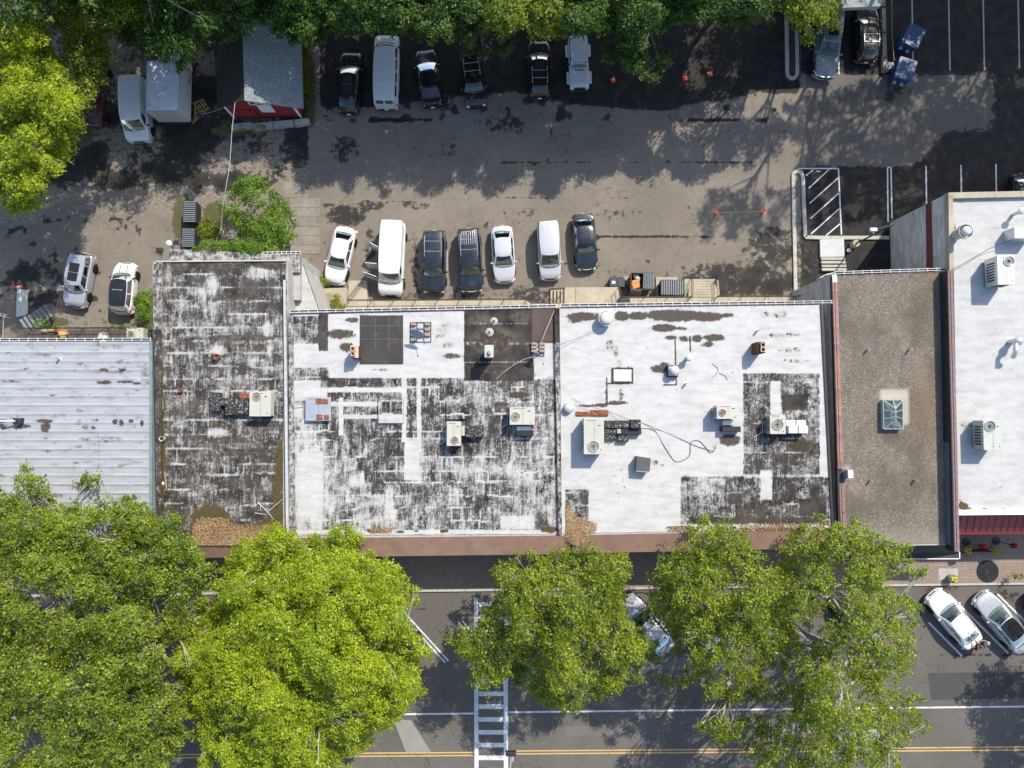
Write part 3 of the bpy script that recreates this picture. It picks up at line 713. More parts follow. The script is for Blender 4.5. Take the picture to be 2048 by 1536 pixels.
def right_roof_field(x, y):
    n = vnoise(x/24, y/20, 41); nf = vnoise(x/7, y/9, 42)
    R = np.full_like(x, 1.08)
    ys = [745, 765, 800, 830, 855, 880, 905, 930, 955, 985, 1010, 1040]
    black = np.maximum.reduce([rect(x+4*(nf-.5), y, 1486, 746, 1640, 950, 2), rect(x+3*(nf-.5), y+3*(nf-.5), 1360, 952, 1660, 1050, 2), rect(x, y, 1130, 978, 1178, 1062, 2), rect(x, y, 1440, 1030, 1660, 1050, 3)])
    mott = .24+.62*(n-.28)+.3*(vnoise(x/8, y/8, 44)-.5)+.25*(celltone(x, y, ys, 24, 9, 1350)-.5)
    mott = np.maximum(mott, .8*seamfield(x, y, ys, 30, 12, 1355)*(.12+.75*ss(vnoise(x/26, y/22, 37), .38, .68))); mott = np.maximum(mott, .9*rect(x, y, 1540, 762, 1562, 830, 3)); mott = np.maximum(mott, .8*rect(x+6*(nf-.5), y, 1520, 940, 1545, 1000, 3))
    mott = mott-.8*np.maximum(rect(x, y, 1600, 1000, 1650, 1030), rect(x, y, 1480, 1052, 1660, 1072, 2))-.5*rect(x, y, 1565, 790, 1615, 820, 2)
    R = R*(1-black)+mott*black
    R = R-.28*ss(vnoise(x/60, y/6, 47), .62, .85)*(1-black)-.2*ss(vnoise(x/9, y/9, 48), .7, .9)
    R = R-.25*(1-ss(abs((y % 30)-15+2*(n-.5)), .4, 1.1))*(1-black)*ss(n, .3, .7)
    R = R-.2*(1-ss(abs((x % 52)-26), .4, 1.0))*(1-black)
    R = R*(1-.75*rect(x, y, 1380, 1036, 1640, 1046, 3))
    G = np.zeros_like(x)
    for cx, cy, rx, ry, a in ((1165, 633, 34, 9, .85), (1150, 640, 20, 7, .6), (1244, 632, 15, 10, .9), (1275, 632, 22, 8, .95), (1345, 631, 55, 12, 1.0), (1410, 633, 35, 10, .95), (1455, 631, 12, 5, .8),
             (1328, 656, 26, 8, .95), (1365, 657, 12, 4, .7), (1342, 675, 14, 5, .7), (1367, 678, 12, 7, .55), (1393, 677, 12, 8, .8), (1428, 675, 22, 7, .85), (1415, 688, 14, 7, .6),
             (1220, 690, 9, 12, .5), (1232, 705, 6, 14, .5), (1240, 745, 7, 26, .5), (1244, 748, 5, 6, .95), (1242, 790, 6, 14, .5), (1235, 805, 20, 5, .6), (1322, 738, 22, 8, .8), (1330, 730, 12, 6, .7),
             (1528, 630, 11, 7, .4), (1560, 628, 18, 8, .45), (1570, 670, 46, 5, .45), (1520, 675, 30, 4, .3), (1580, 700, 26, 6, .4), (1590, 722, 30, 6, .35), (1460, 880, 22, 12, .8), (1310, 925, 10, 6, .5), (1325, 930, 6, 3, .5), (1600, 890, 26, 16, .7)):
        G = np.maximum(G, a*ell(x, y, cx, cy, rx, ry, .5))
    for pts in ([(1213, 755), (1213, 812), (1160, 812)], [(1350, 680), (1351, 732)], [(1351, 770), (1328, 770)], [(1352, 755), (1352, 771)], [(1380, 672), (1381, 702)],
                [(1225, 737), (1265, 737), (1265, 764), (1225, 765), (1225, 737)], [(1215, 767), (1258, 766)], [(1158, 812), (1250, 806)]):
        G = np.maximum(G, 1.0*(1-ss(sdline(x+1.5*(nf-.5), y+1.5*(nf-.5), pts), 1.0, 2.4)))
    for k in range(26):
        G = np.maximum(G, .7*ell(x, y, 1225+((k*53) % 31), 935+((k*29) % 70), 1.6, 1.4, .4)*(k < 12)+.6*ell(x, y, 1230+((k*131) % 380), 620+((k*89) % 420), 2.0, 1.4, .4))
    B = np.maximum.reduce([ss(sdpoly(x, y, [(1130, 1005), (1150, 1030), (1194, 1052), (1180, 1068), (1155, 1090), (1130, 1070)]), -2, 5), .8*ell(x, y, 1365, 1056, 36, 5, .4), .8*rect(x, y, 1480, 1055, 1660, 1064, 3)])
    return R, G, B
def dark_roof_field(x, y):
    ys = [548, 575, 602, 628, 655, 682, 706, 732, 758, 782, 812, 840, 869, 897, 928, 950, 979, 1007, 1040]
    n = vnoise(x/30, y/18, 51); nv = vnoise(x/4, y/30, 52); nh = vnoise(x/60, y/6, 53)
    R = .20+.6*(n-.3)+.5*(nv-.5)+.3*(nh-.5)+.22*(celltone(x, y, ys, 60, 3, 320)-.5)
    R = np.maximum(R, .66*seamfield(x, y, ys, 70, 14, 322)*(.35+.8*ss(vnoise(x/40, y/22, 57), .3, .65)))
    for cx, cy, rx, ry, a in ((425, 570, 14, 24, .9), (520, 545, 34, 16, .75), (405, 590, 10, 20, .8), (433, 700, 22, 12, .8), (540, 700, 12, 30, .6), (536, 660, 12, 20, .9), (434, 865, 24, 10, .9), (420, 580, 30, 16, .6), (335, 560, 10, 50, .5), (470, 1020, 30, 20, .5), (520, 820, 40, 12, .5), (555, 560, 10, 60, .4)):
        R = np.maximum(R, a*ell(x, y, cx, cy, rx, ry, .8)*(.5+.9*nv))
    G = np.zeros_like(x)
    for cx, cy, rx, ry, a in ((480, 676, 60, 5, .5), (440, 532, 50, 6, .5), (540, 530, 30, 8, .5), (510, 902, 50, 5, .55), (490, 738, 16, 3, .5)):
        G = np.maximum(G, a*ell(x, y, cx, cy, rx, ry, .4))
    R = R-1.0*G
    B = np.maximum.reduce([ss(sdpoly(x+8*(n-.5), y+8*(n-.5), [(375, 1090), (380, 1030), (400, 1015), (430, 1005), (445, 1012), (470, 1045), (500, 1050), (540, 1030), (545, 940), (555, 880), (568, 880), (568, 1090)]), -12, 16), .8*ell(x, y, 326, 930, 6, 90, .4)])
    return R, G, B
def pale_roof_field(x, y):
    n = vnoise(x/40, y/10, 61); R = 1.0-.42*ss(vnoise(x/16, y/5, 62), .52, .8)-.3*ss(n, .5, .85)
    R = R-.30*(1-ss(abs(((y-700) % 17.5)-8.7+1.5*(n-.5)), .5, 1.3))*ss(vnoise(x/50, y/9, 63), .3, .7)
    R = R-.25*(1-ss(abs(x-197), .6, 1.6))
    G = np.zeros_like(x)
    for k, (cx, cy, rx, ry, a) in enumerate(((208, 740, 12, 4, .8), (245, 740, 9, 4, .7), (290, 738, 10, 5, .5), (210, 765, 16, 4, .9), (250, 764, 18, 3, .8), (290, 766, 8, 8, .5), (55, 738, 20, 3, .45), (15, 763, 16, 4, .55), (30, 763, 20, 3, .5),
             (5, 842, 14, 4, .8), (90, 842, 20, 4, .8), (190, 841, 8, 4, .6), (230, 843, 6, 5, .9), (243, 846, 5, 7, .8), (263, 842, 5, 4, .8), (284, 846, 4, 7, .8), (5, 853, 10, 5, .8), (45, 853, 16, 5, .7), (90, 855, 10, 9, .9),
             (170, 854, 5, 5, .7), (188, 855, 5, 5, .7), (92, 877, 6, 3, .7), (172, 878, 12, 4, .6), (95, 902, 14, 3, .6), (170, 865, 22, 2, .5), (105, 992, 24, 5, .6), (268, 994, 5, 6, .8), (237, 996, 6, 3, .6), (285, 700, 10, 5, .4), (200, 690, 9, 5, .4), (105, 790, 8, 3, .5), (150, 926, 10, 3, .5), (8, 786, 8, 3, .45))):
        G = np.maximum(G, a*.85*ell(x, y, cx, cy, rx*1.1, ry*1.1, .6))
    return R, G, np.zeros_like(x)
def bright_roof_field(x, y):
    n = vnoise(x/40, y/40, 71); R = 1.25-.12*n
    R = R-.22*(1-ss(abs(((x-1942) % 96)), .4, 1.2))*(vnoise(x/3, y/5, 72) > .52)-.15*(1-ss(abs(((y-645) % 120)), .5, 1.3))*(vnoise(x/5, y/3, 73) > .5)
    G = np.zeros_like(x)
    for cx, cy, rx, ry, a in ((1926, 850, 9, 10, .38), (1926, 402, 20, 10, .2), (1910, 455, 4, 10, .5), (1940, 905, 16, 4, .3), (1955, 975, 14, 3, .28), (2010, 975, 22, 3, .25), (1985, 1005, 40, 2.5, .25), (1990, 455, 12, 6, .35)):
        G = np.maximum(G, a*ell(x, y, cx, cy, rx, ry, .5))
    B = np.maximum(.9*ss(sdpoly(x, y, [(1917, 995), (1935, 1008), (1945, 1020), (1917, 1020)]), -1, 3), .6*(1-ss(abs(y-1018), .5, 2))*(vnoise(x/6, y/6, 75) > .5))
    return R, G, B
def gravel_field(x, y):
    n = vnoise(x/40, y/60, 81); R = .8*ss(n, .45, .8)
    R = np.maximum(R, .95*ell(x, y, 1785, 873, 22, 8, .7)); R = np.maximum(R, .6*ell(x, y, 1835, 820, 30, 70, .9)); R = np.maximum(R, .8*(1-ss(sdline(x, y, [(1822, 550), (1832, 640), (1826, 700), (1745, 702)]), .5, 1.5)))
    G = .9*np.maximum(rect(x, y, 1760, 780, 1815, 800, 4)*(1-rect(x, y, 1768, 800, 1806, 860)), rect(x, y, 1806, 785, 1816, 850, 3))+.5*ss(y, 1040, 1090)*n+.5*ell(x, y, 1695, 940, 8, 10, .4)
    B = .9*ell(x, y, 1865, 550, 14, 10, .6)+.5*ell(x, y, 1850, 815, 24, 60, .8)
    return R, np.clip(G, 0, 1), np.clip(B, 0, 1)

def in_root(root, o):
    o.parent = root; o.matrix_parent_inverse = Matrix.Translation(-Vector(root.location)); return o
def walls(root, corners, ztop, m, z0=0.0, name='wall'):
    """a closed block under the roof; corners in photo points at ztop"""
    mb = MB(); mb.prism([P(a, b, ztop)[:2] for a, b in corners], z0, ztop-.03)
    o = mb.build(name, m); return in_root(root, o)
def slab(root, pts, z0, z1, name, m, zp=None):
    mb = MB(); zp = z1 if zp is None else zp
    mb.prism([P(a, b, zp)[:2] for a, b in pts], z0, z1); return in_root(root, mb.build(name, m))
def gutter(root, a, b, z, step=18.3):
    A, B = P(*a, z), P(*b, z); d = (B-A).normalized(); nrm = Vector((-d.y, d.x, 0))
    mb = MB(); w = .14
    for off, hh in ((0, .10), (w, .12)):
        mb.add([A+nrm*off, B+nrm*off, B+nrm*(off+.035), A+nrm*(off+.035)]+[Vector((q.x, q.y, q.z+hh)) for q in (A+nrm*off, B+nrm*off, B+nrm*(off+.035), A+nrm*(off+.035))],
               [(0, 3, 2, 1), (4, 5, 6, 7), (0, 1, 5, 4), (1, 2, 6, 5), (2, 3, 7, 6), (3, 0, 4, 7)])
    g = in_root(root, mb.build('gutter', M['white_metal']))
    mb = MB(); mb.add([A, B, B+nrm*w, A+nrm*w], [(0, 1, 2, 3)]); in_root(root, mb.build('gutter_bed', M['dark_metal']))
    n = int((B-A).length/(step/F*(H-z))); bm = None
    for i in range(n+1):
        q = A.lerp(B, i/max(1, n))+nrm*w*.5+Vector((0, 0, .125))
        if bm is None:
            m2 = MB(); m2.box((0, 0, 0), (.045, w+.12, .02)); bm = m2.mesh('gutter_bracket', M['white_metal'])
        o = link('gutter_bracket', bm, None, q, (0, 0, math.atan2(d.y, d.x))); in_root(root, o)

# 1. pale ribbed roof at the left edge
b1 = empty('shop_building', P(100, 860, 0), label='low shop building with a pale grey ribbed roof at the left edge of the photo', cat='building')
walls(b1, [(-260, 684), (303, 682), (303, 1075), (-260, 1085)], ZR, M['wallgrey'])
ysl = [684+17.6*i for i in range(23)]
for i, y in enumerate(ysl):
    o = sheet('roof_panel', [(-260, y), (303, y-.3), (303, y+17.4), (-260, y+17.6)], ZR+.012*(i % 2)+.02, .085, pale_roof_field, M['roof_pale'], thick=.04,
              zfun=lambda px, py, y=y: .045*np.exp(-((py-y-3)/2.2)**2)); in_root(b1, o)
slab(b1, [(299, 682), (304.5, 682), (304.5, 1075), (299, 1075)], ZR, ZR+.14, 'edge_trim', mat('teal_trim', (.15, .21, .23), .6))
gutter(b1, (-260, 683), (303, 681), ZR, 18.5)
slab(b1, [(-260, 1075), (303, 1070), (303, 1110), (-260, 1115)], 5.2, ZR-.1, 'front_canopy', M['brownroof'])

# 2. weathered tar roof
b2 = empty('brick_building', P(440, 800, 0), label='building under a weathered dark grey tar roof beside the pale ribbed roof', cat='building')
walls(b2, [(306, 523), (576, 521), (578, 1085), (312, 1088)], ZR, M['wallgrey'])
ys = [523, 548, 575, 602, 628, 655, 682, 706, 732, 758, 782, 812, 840, 869, 897, 928, 950, 979, 1007, 1040, 1078]
rs = random.Random(4)
for i in range(len(ys)-1):
    cut = rs.randint(400, 480)
    for a, b in ((322, cut), (cut, 566)):
        o = sheet('roofing_sheet', [(a, ys[i]), (b, ys[i]), (b, ys[i+1]), (a, ys[i+1])], ZR+.004+.012*((i+(a > 330)) % 2)+.006*(a > 330), .11, dark_roof_field, M['roof_old'], thick=.02); in_root(b2, o)
o = sheet('parapet', [(305, 530), (322, 523), (322, 1078), (314, 1078)], ZR+.30, .11, lambda x, y: (.45+.7*(vnoise(x/5, y/8, 91)-.5)-.25*(y > 660), np.zeros_like(x), .8*ell(x, y, 325, 880, 4, 200, .4)), M['roof_old'], thick=.5); in_root(b2, o)
o = sheet('parapet', [(566, 560), (570.5, 560), (577, 1070), (572, 1070)], ZR+.33, .11, lambda x, y: (np.full_like(x, 1.2), np.zeros_like(x), np.zeros_like(x)), M['roof_bright'], thick=.5); in_root(b2, o)
o = sheet('parapet', [(560.5, 527), (572, 527), (570, 560), (561, 560)], ZR+.1, .11, dark_roof_field, M['roof_old'], thick=.3); in_root(b2, o)
slab(b2, [(312, 521.5), (573, 519.5), (573, 522), (312, 524)], ZR, ZR+.12, 'edge_trim', M['cream'])
# annex behind with the slanting edge
o = sheet('annex_roof', [(339, 498), (600, 510), (600, 545), (339, 545)], ZR-1.0, .12, lambda x, y: (.48+.7*(vnoise(x/14, y/6, 95)-.4), np.zeros_like(x), np.zeros_like(x)), M['roof_old'], thick=.3); in_root(b2, o)
walls(b2, [(340, 499), (600, 511), (600, 600), (340, 600)], ZR-1.2, M['wallgrey'])
# brown sloped fascia towards the street
def mansard(root, a, b, z1, a2, b2, z2, m, name='sloped_fascia'):
    mb = MB(); q = [P(*a, z1), P(*b, z1), P(*b2, z2), P(*a2, z2)]
    up = Vector((0, 0, .06)); mb.add(q+[v-Vector((0, 0, .25)) for v in q], [(0, 3, 2, 1), (4, 5, 6, 7), (3, 7, 6, 2), (0, 4, 7, 3), (1, 2, 6, 5), (0, 1, 5, 4)])
    return in_root(root, mb.build(name, m))
mansard(b2, (312, 1090), (577, 1086), ZR, (312, 1117), (577, 1113), 6.6, M['brownroof'])
px_poly([(312, 1086), (577, 1082), (577, 1090), (312, 1092)], ZR+.02, ZR-.2, 'x', M['brownroof'], None).name = 'roof_edge'; in_root(b2, bpy.data.objects['roof_edge'])

# passage roof between tar roof and the two-unit building
b25 = empty('passage_roof', P(590, 580, 0), label='pale concrete roofed passage beside the boundary of the tar roof', cat='roof')
o = sheet('roof_deck', [(572, 520), (600, 515), (640, 630), (577, 632)], 5.6, .12, lambda x, y: (.85+.4*(vnoise(x/5, y/30, 96)-.5), np.zeros_like(x), np.zeros_like(x)), M['roof_old'], thick=.4); in_root(b25, o)
walls(b25, [(574, 521), (600, 517), (638, 628), (579, 630)], 5.4, M['wallgrey'])
gutter(b25, (527, 509), (602, 508), ZR-1.1, 9)

M['seam'] = mat('seam_grey', (.11, .11, .105), .8)
# 3+4. the two-unit building in the middle
b3 = empty('retail_building', P(840, 850, 0), label='wide flat-roofed building with patchy white and black roof left of the dividing wall', cat='building')
walls(b3, [(580, 628), (1115, 616), (1123, 1073), (583, 1076)], ZR, M['wallgrey'])
rows = [(617.5, 628.5), (690, 697), (757, 757), (800, 800), (830, 830), (880, 880), (914, 914), (965, 965), (1018, 1018), (1068, 1072)]
xl = lambda t: 580+3*t
for i in range(len(rows)-1):
    for k, (a, b) in enumerate(((0, .5), (.5, 1))):
        if i in (1, 4, 7): a, b = ((0, .42), (.42, 1))[k]
        yt = lambda f, r=rows[i]: r[1]+(r[0]-r[1])*f
        yb = lambda f, r=rows[i+1]: r[1]+(r[0]-r[1])*f
        X = lambda f: 581+534*f
        o = sheet('roofing_sheet', [(X(a), yt(a)), (X(b), yt(b)), (X(b), yb(b)), (X(a), yb(a))], ZR+.004+.004*((i+k) % 2), .095, left_roof_field, M['roof'], thick=.02); in_root(b3, o)
o = sheet('dividing_wall', [(1109, 617), (1118, 616), (1124, 1068), (1117, 1068)], ZR+.28, .1, lambda x, y: (.35+.8*(vnoise(x/4, y/7, 98)-.4)-.5*(y < 683), np.zeros_like(x), np.zeros_like(x)), M['roof'], thick=.4); in_root(b3, o)
o = sheet('side_parapet', [(577, 630), (585, 629), (590, 1070), (579, 1072)], ZR+.18, .1, lambda x, y: (.5+.8*(vnoise(x/4, y/7, 99)-.5), np.zeros_like(x), np.zeros_like(x)), M['roof'], thick=.3); in_root(b3, o)
slab(b3, [(581, 626.5), (1112, 615.3), (1112, 617.2), (581, 628.6)], ZR-.05, ZR+.05, 'roof_edge_strip', M['dark_metal'])
gutter(b3, (581, 625.5), (1112, 614.2), ZR+.02)
mansard(b3, (578, 1077), (1140, 1071), ZR+.05, (578, 1115), (1142, 1108), 6.7, M['brownroof'])
# raised rooftop slabs
for (x0, y0, x1, y1, hh) in ((757, 799, 806, 846, .22), (893, 799, 933, 838, .22)):
    o = sheet('roof_hatch', [(x0, y0), (x1, y0), (x1, y1), (x0, y1)], ZR+hh, .09, left_roof_field, M['roof'], thick=hh); in_root(b3, o)
slab(b3, [(721, 631), (806, 631), (806, 728), (719, 728)], ZR, ZR+.05, 'patch_membrane', mat('dark_patch', (.052, .048, .044), .75, var=.3, scale=.6, dirt=((.11, .085, .055), .5)), zp=ZR+.05)
slab(b3, [(1063, 618), (1109, 617.5), (1109, 683), (1064, 683)], ZR, ZR+.04, 'patch_membrane', mat('brown_patch', (.085, .062, .052), .7, var=.2), zp=ZR+.04)
for xx in (750, 777):
    slab(b3, [(xx, 632), (xx+.9, 632), (xx+.9, 700), (xx, 700)], ZR+.05, ZR+.058, 'patch_seam', M['seam'])
for yy in (651, 678):
    slab(b3, [(722, yy), (805, yy), (805, yy+1), (722, yy+1)], ZR+.05, ZR+.060, 'patch_seam', M['seam'])

b4 = empty('retail_building', P(1370, 850, 0), label='wide flat-roofed building with bright white membrane right of the dividing wall', cat='building')
walls(b4, [(1119, 615), (1640, 609), (1664, 1058), (1124, 1072)], ZR, M['wallgrey'])
rows = [(609, 616), (668, 672), (745, 745), (800, 800), (852, 852), (905, 905), (952, 952), (1008, 1008), (1058, 1067)]
for i in range(len(rows)-1):
    for k, (a, b) in enumerate(((0, .46), (.46, 1))):
        if i % 3 == 1: a, b = ((0, .6), (.6, 1))[k]
        def pt(f, r, top):
            y = r[1]+(r[0]-r[1])*f; xr = 1640+24*(y-609)/449; xl_ = 1119+5*(y-615)/450
            return (xl_+(xr-xl_)*f, y)
        o = sheet('roofing_sheet', [pt(a, rows[i], 1), pt(b, rows[i], 1), pt(b, rows[i+1], 0), pt(a, rows[i+1], 0)], ZR+.004+.004*((i+k) % 2), .095, right_roof_field, M['roof'], thick=.02); in_root(b4, o)
slab(b4, [(1121, 614.0), (1640, 607.2), (1640, 609), (1121, 615.9)], ZR-.05, ZR+.05, 'roof_edge_strip', M['dark_metal'])
gutter(b4, (1121, 613), (1662, 606.3), ZR+.02)
mansard(b4, (1143, 1071), (1655, 1060), ZR+.05, (1144, 1107), (1660, 1096), 6.7, M['brownroof'])
slab(b4, [(1641, 609), (1646, 609), (1668, 1058), (1664, 1058)], ZR-.4, ZR+.1, 'side_parapet', M['dark_metal'])

# 5. gravel roof with clay tile copings
b5 = empty('narrow_building', P(1780, 800, 0), label='narrow building with brown pea-gravel roof and clay tile copings', cat='building')
walls(b5, [(1662, 549), (1905, 543), (1916, 1090), (1684, 1092)], 7.15, M['stucco'])
o = sheet('gravel_surface', [(1672, 549), (1893, 544), (1905, 1088), (1688, 1090)], 7.15, .25, gravel_field, M['gravel_roof'], thick=.05); in_root(b5, o)
gutter(b5, (1668, 548.5), (1890, 541), 7.18, 17.5)
def quad_strip(root, pa, pb, w, z0, z1, name, m):
    return slab(root, [(pa[0]-w/2, pa[1]), (pa[0]+w/2, pa[1]), (pb[0]+w/2, pb[1]), (pb[0]-w/2, pb[1])], z0, z1, name, m)
quad_strip(b5, (1669, 552), (1683, 1060), 11, 7.1, 7.42, 'coping_wall', M['dark_metal'])
quad_strip(b5, (1900, 541), (1913.5, 1103), 12, 7.1, 8.02, 'coping_wall', M['dark_metal'])
quad_strip(b5, (1892.5, 545), (1903, 1090), 3.2, 7.1, 7.75, 'flashing', mat('blue_grey_flashing', (.09, .12, .14), .5))
tilec = [mat('clay_tile_'+n, c, .7, var=.25, scale=3) for n, c in (('orange', (.30, .16, .12)), ('mauve', (.30, .17, .16)), ('brown', (.23, .14, .13)), ('dusk', (.20, .145, .15)))]
def tiles(root, pa, pb, z, n, wpx, cols):
    A, B = P(*pa, z), P(*pb, z); L = (B-A).length/n; w = wpx/F*(H-z)/2; ang = math.atan2((B-A).y, (B-A).x)
    meshes = []
    for c in cols:
        mb = MB(); prof = [(-w, 0), (-w*.8, .05), (-w*.25, .055), (-w*.2, .10), (w*.2, .10), (w*.25, .055), (w*.8, .05), (w, 0)]
        for x0, x1, s in ((0, L*.86, 1.0), (L*.86, L*.99, 1.12)):
            vs = [(x0, y*s, z_*s+.0) for y, z_ in prof]+[(x1, y*s, z_*s) for y, z_ in prof]
            k = len(prof); fs = [(i, i+1, k+i+1, k+i) for i in range(k-1)]+[tuple(range(k)), tuple(range(2*k-1, k-1, -1))]
            mb.add(vs, fs)
        meshes.append(mb.mesh('coping_tile', c))
    r = random.Random(int(pa[0]))
    for i in range(n):
        q = A.lerp(B, i/n); o = link('coping_tile', r.choice(meshes) if len(cols) > 1 else meshes[0], None, q, (r.uniform(-.02, .02), 0, ang+r.uniform(-.01, .01))); in_root(root, o)
tiles(b5, (1669.5, 566), (1681, 938), 7.43, 21, 11.5, tilec[:3]); tiles(b5, (1683, 966), (1686, 1050), 7.43, 5, 11.5, tilec[2:3])
tiles(b5, (1900, 541), (1914, 1103), 8.03, 31, 11, tilec[2:4])
slab(b5, [(1664, 549), (1674, 549), (1675, 565), (1665, 565)], 7.1, 7.45, 'coping_cap', M['cream'])
mansard(b5, (1690, 1091), (1903, 1087), 7.1, (1690, 1108), (1917, 1106), 5.2, mat('front_roof_felt', (.055, .052, .050), .8, var=.25))
slab(b5, [(1690, 1107), (1917, 1105), (1919, 1117.5), (1690, 1118.5)], 4.9, 5.08, 'canopy_roof', mat('front_roof_felt_2', (.06, .056, .052), .8, var=.25))
slab(b5, [(1690, 1117.6), (1920, 1116.8), (1920, 1118.4), (1690, 1119.2)], 4.85, 5.12, 'canopy_trim', M['white_trim'])
slab(b5, [(1918.6, 1104), (1920.3, 1104), (1920.3, 1118.4), (1918.6, 1118.4)], 4.85, 5.12, 'canopy_trim', M['white_trim'])

# 6. tall white roof on the right with the burgundy awning
b6 = empty('corner_building', P(1990, 700, 0), label='taller building with bright white roof and burgundy awning at the right edge', cat='building')
zw = 7.8
mb = MB(); mb.prism([P(a, b, zw)[:2] for a, b in ((1897.5, 385.5), (2500, 373), (2500, 1019), (1917, 1023))], 0, zw-.32)
in_root(b6, mb.build('wall', M['stucco']))
o = sheet('roof_membrane', [(1905, 398), (2500, 388), (2500, 1020), (1916, 1022)], zw-.28, .16, bright_roof_field, M['roof_bright']); in_root(b6, o)
slab(b6, [(1897, 385), (2500, 372.5), (2500, 384), (1906, 396.5)], zw-.5, zw, 'parapet_coping', M['concrete'])
slab(b6, [(1897, 385), (1906, 396.5), (1908, 541), (1899, 541)], zw-.5, zw, 'parapet_coping', M['concrete'])
slab(b6, [(1915, 1021), (2500, 1015), (2500, 1024.5), (1917, 1030.5)], zw-.6, zw-.05, 'front_parapet', M['white_trim'])
# the horizontal red band round the west wall
wa = P(1897.3, 385.2, zw); wb = P(1899.3, 541, zw)
mb = MB()
d = (wb-wa).normalized(); nn = Vector((d.y, -d.x, 0)); nn = nn if nn.x < 0 else -nn
mb.add([Vector((wa.x, wa.y, 5.05))+nn*.02, Vector((wb.x, wb.y, 5.05))+nn*.02, Vector((wb.x, wb.y, 5.75))+nn*.02, Vector((wa.x, wa.y, 5.75))+nn*.02,
        Vector((wa.x, wa.y, 5.05)), Vector((wb.x, wb.y, 5.05)), Vector((wb.x, wb.y, 5.75)), Vector((wa.x, wa.y, 5.75))],
       [(0, 1, 2, 3), (4, 7, 6, 5), (0, 4, 5, 1), (3, 2, 6, 7), (0, 3, 7, 4), (1, 5, 6, 2)])
in_root(b6, mb.build('painted_band', mat('band_red', (.17, .045, .04), .8, var=.15)))
# standing-seam awning panels
n = 14
for i in range(n):
    a = 1918+i*14; x0, x1 = a, a+13.2; dx = -5
    q = [P(x0+5, 1032-i*.12, 7.0), P(x1+5.6, 1032-i*.12, 7.0), P(x1, 1064-i*.15, 6.05), P(x0-.6, 1064-i*.15, 6.05)]
    q2 = [P(x0-.6, 1064.3-i*.15, 6.05), P(x1, 1064.3-i*.15, 6.05), P(x1, 1069.5-i*.15, 5.75), P(x0-.8, 1069.5-i*.15, 5.75)]
    mb = MB(); mb.add(q+[v-Vector((0, 0, .05)) for v in q], [(0, 3, 2, 1), (4, 5, 6, 7), (0, 4, 7, 3), (1, 2, 6, 5), (2, 3, 7, 6), (0, 1, 5, 4)])
    s0, s1 = q[0], q[3]; mb.tube([s0+Vector((0, 0, .03)), s1+Vector((0, 0, .03))], .025, 5)
    pnl = in_root(b6, mb.build('awning_panel', M['burgundy']))
    mb = MB(); mb.add(q2+[v-Vector((0, 0, .05)) for v in q2], [(0, 3, 2, 1), (4, 5, 6, 7), (0, 4, 7, 3), (1, 2, 6, 5), (2, 3, 7, 6), (0, 1, 5, 4)])
    in_root(b6, mb.build('awning_fascia', M['awn_red']))
# 7. building edge at the top
b7 = empty('porch_roof', P(1740, -30, 0), label='grey felt roof edge at the top of the photo above the parked dark car', cat='roof')
slab(b7, [(1600, -120), (1768, -120), (1768, 3), (1762, 12), (1676, 16), (1600, 16)], 4.6, 5.0, 'roof_deck', mat('grey_felt', (.26, .28, .28), .8, var=.2, dirt=((.12, .12, .1), .4)))
slab(b7, [(1610, -120), (1768, -120), (1768, -70), (1610, -70)], 0, 4.6, 'wall', M['wallgrey'])

# 8. the red barn
bx = P(530, 150, 0); barn = empty('barn', bx, label='small red barn with grey shingle roof and a white crossed loft door under the trees', cat='barn')
zb_e, zb_r = 2.35, 4.4
# ridge from photo (489,200) south to (485,40) north ; eaves left (440,218) right (607,217)
rS, rN = P(489, 201, zb_r), P(483, 10, zb_r); eR, eRN = P(607, 217, zb_e), P(602, 25, zb_e); eL, eLN = P(439, 217, zb_e), P(425, 25, zb_e)
def roofplane(a, b, c, d, m):
    ax = (b-a).normalized(); nrm = (b-a).cross(d-a).normalized(); nrm = nrm if nrm.z > 0 else -nrm
    ay = nrm.cross(ax)
    L = [(v.dot(ax), v.dot(ay)) for v in (q-a for q in (a, b, c, d))]
    mb = MB(); mb.add([(x, y, 0) for x, y in L]+[(x, y, -.12) for x, y in L], [(0, 1, 2, 3), (7, 6, 5, 4), (0, 4, 5, 1), (1, 5, 6, 2), (2, 6, 7, 3), (3, 7, 4, 0)])
    o = mb.build('roof', m); R = Matrix((ax, ay, nrm)).transposed().to_4x4(); R.translation = a; 
    o.parent = barn; o.matrix_parent_inverse = Matrix.Translation(-Vector(barn.location)); o.matrix_basis = R
    return o
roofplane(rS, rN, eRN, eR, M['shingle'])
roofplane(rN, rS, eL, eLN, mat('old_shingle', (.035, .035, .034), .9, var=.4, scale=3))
gS = [Vector((eL.x+.25, eL.y+.25, 0)), Vector((eR.x-.75, eR.y+.25, 0))]
g_t = Vector((rS.x, rS.y+.25, zb_r-.25))
mb = MB(); yN = eRN.y-.2
fl = [(gS[0].x, gS[0].y, 0), (gS[1].x, gS[1].y, 0), (gS[1].x, gS[1].y, zb_e-.1), (g_t.x, gS[0].y, zb_r-.2), (gS[0].x, gS[0].y, zb_e-.1)]
bk = [(x, yN, z) for x, y, z in fl]
mb.add(fl+bk, [(0, 1, 2, 3, 4), (9, 8, 7, 6, 5), (0, 5, 6, 1), (1, 6, 7, 2), (4, 9, 5, 0)])
in_root(barn, mb.build('wall', M['barn_red']))
yw = min(gS[0].y, gS[1].y)-.03
def on_gable(name, x0, z0, x1, z1, m, d=.05):
    mb = MB(); mb.box(((x0+x1)/2, yw-d/2, (z0+z1)/2), (abs(x1-x0), d, abs(z1-z0))); return in_root(barn, mb.build(name, m))
xc = g_t.x+.55
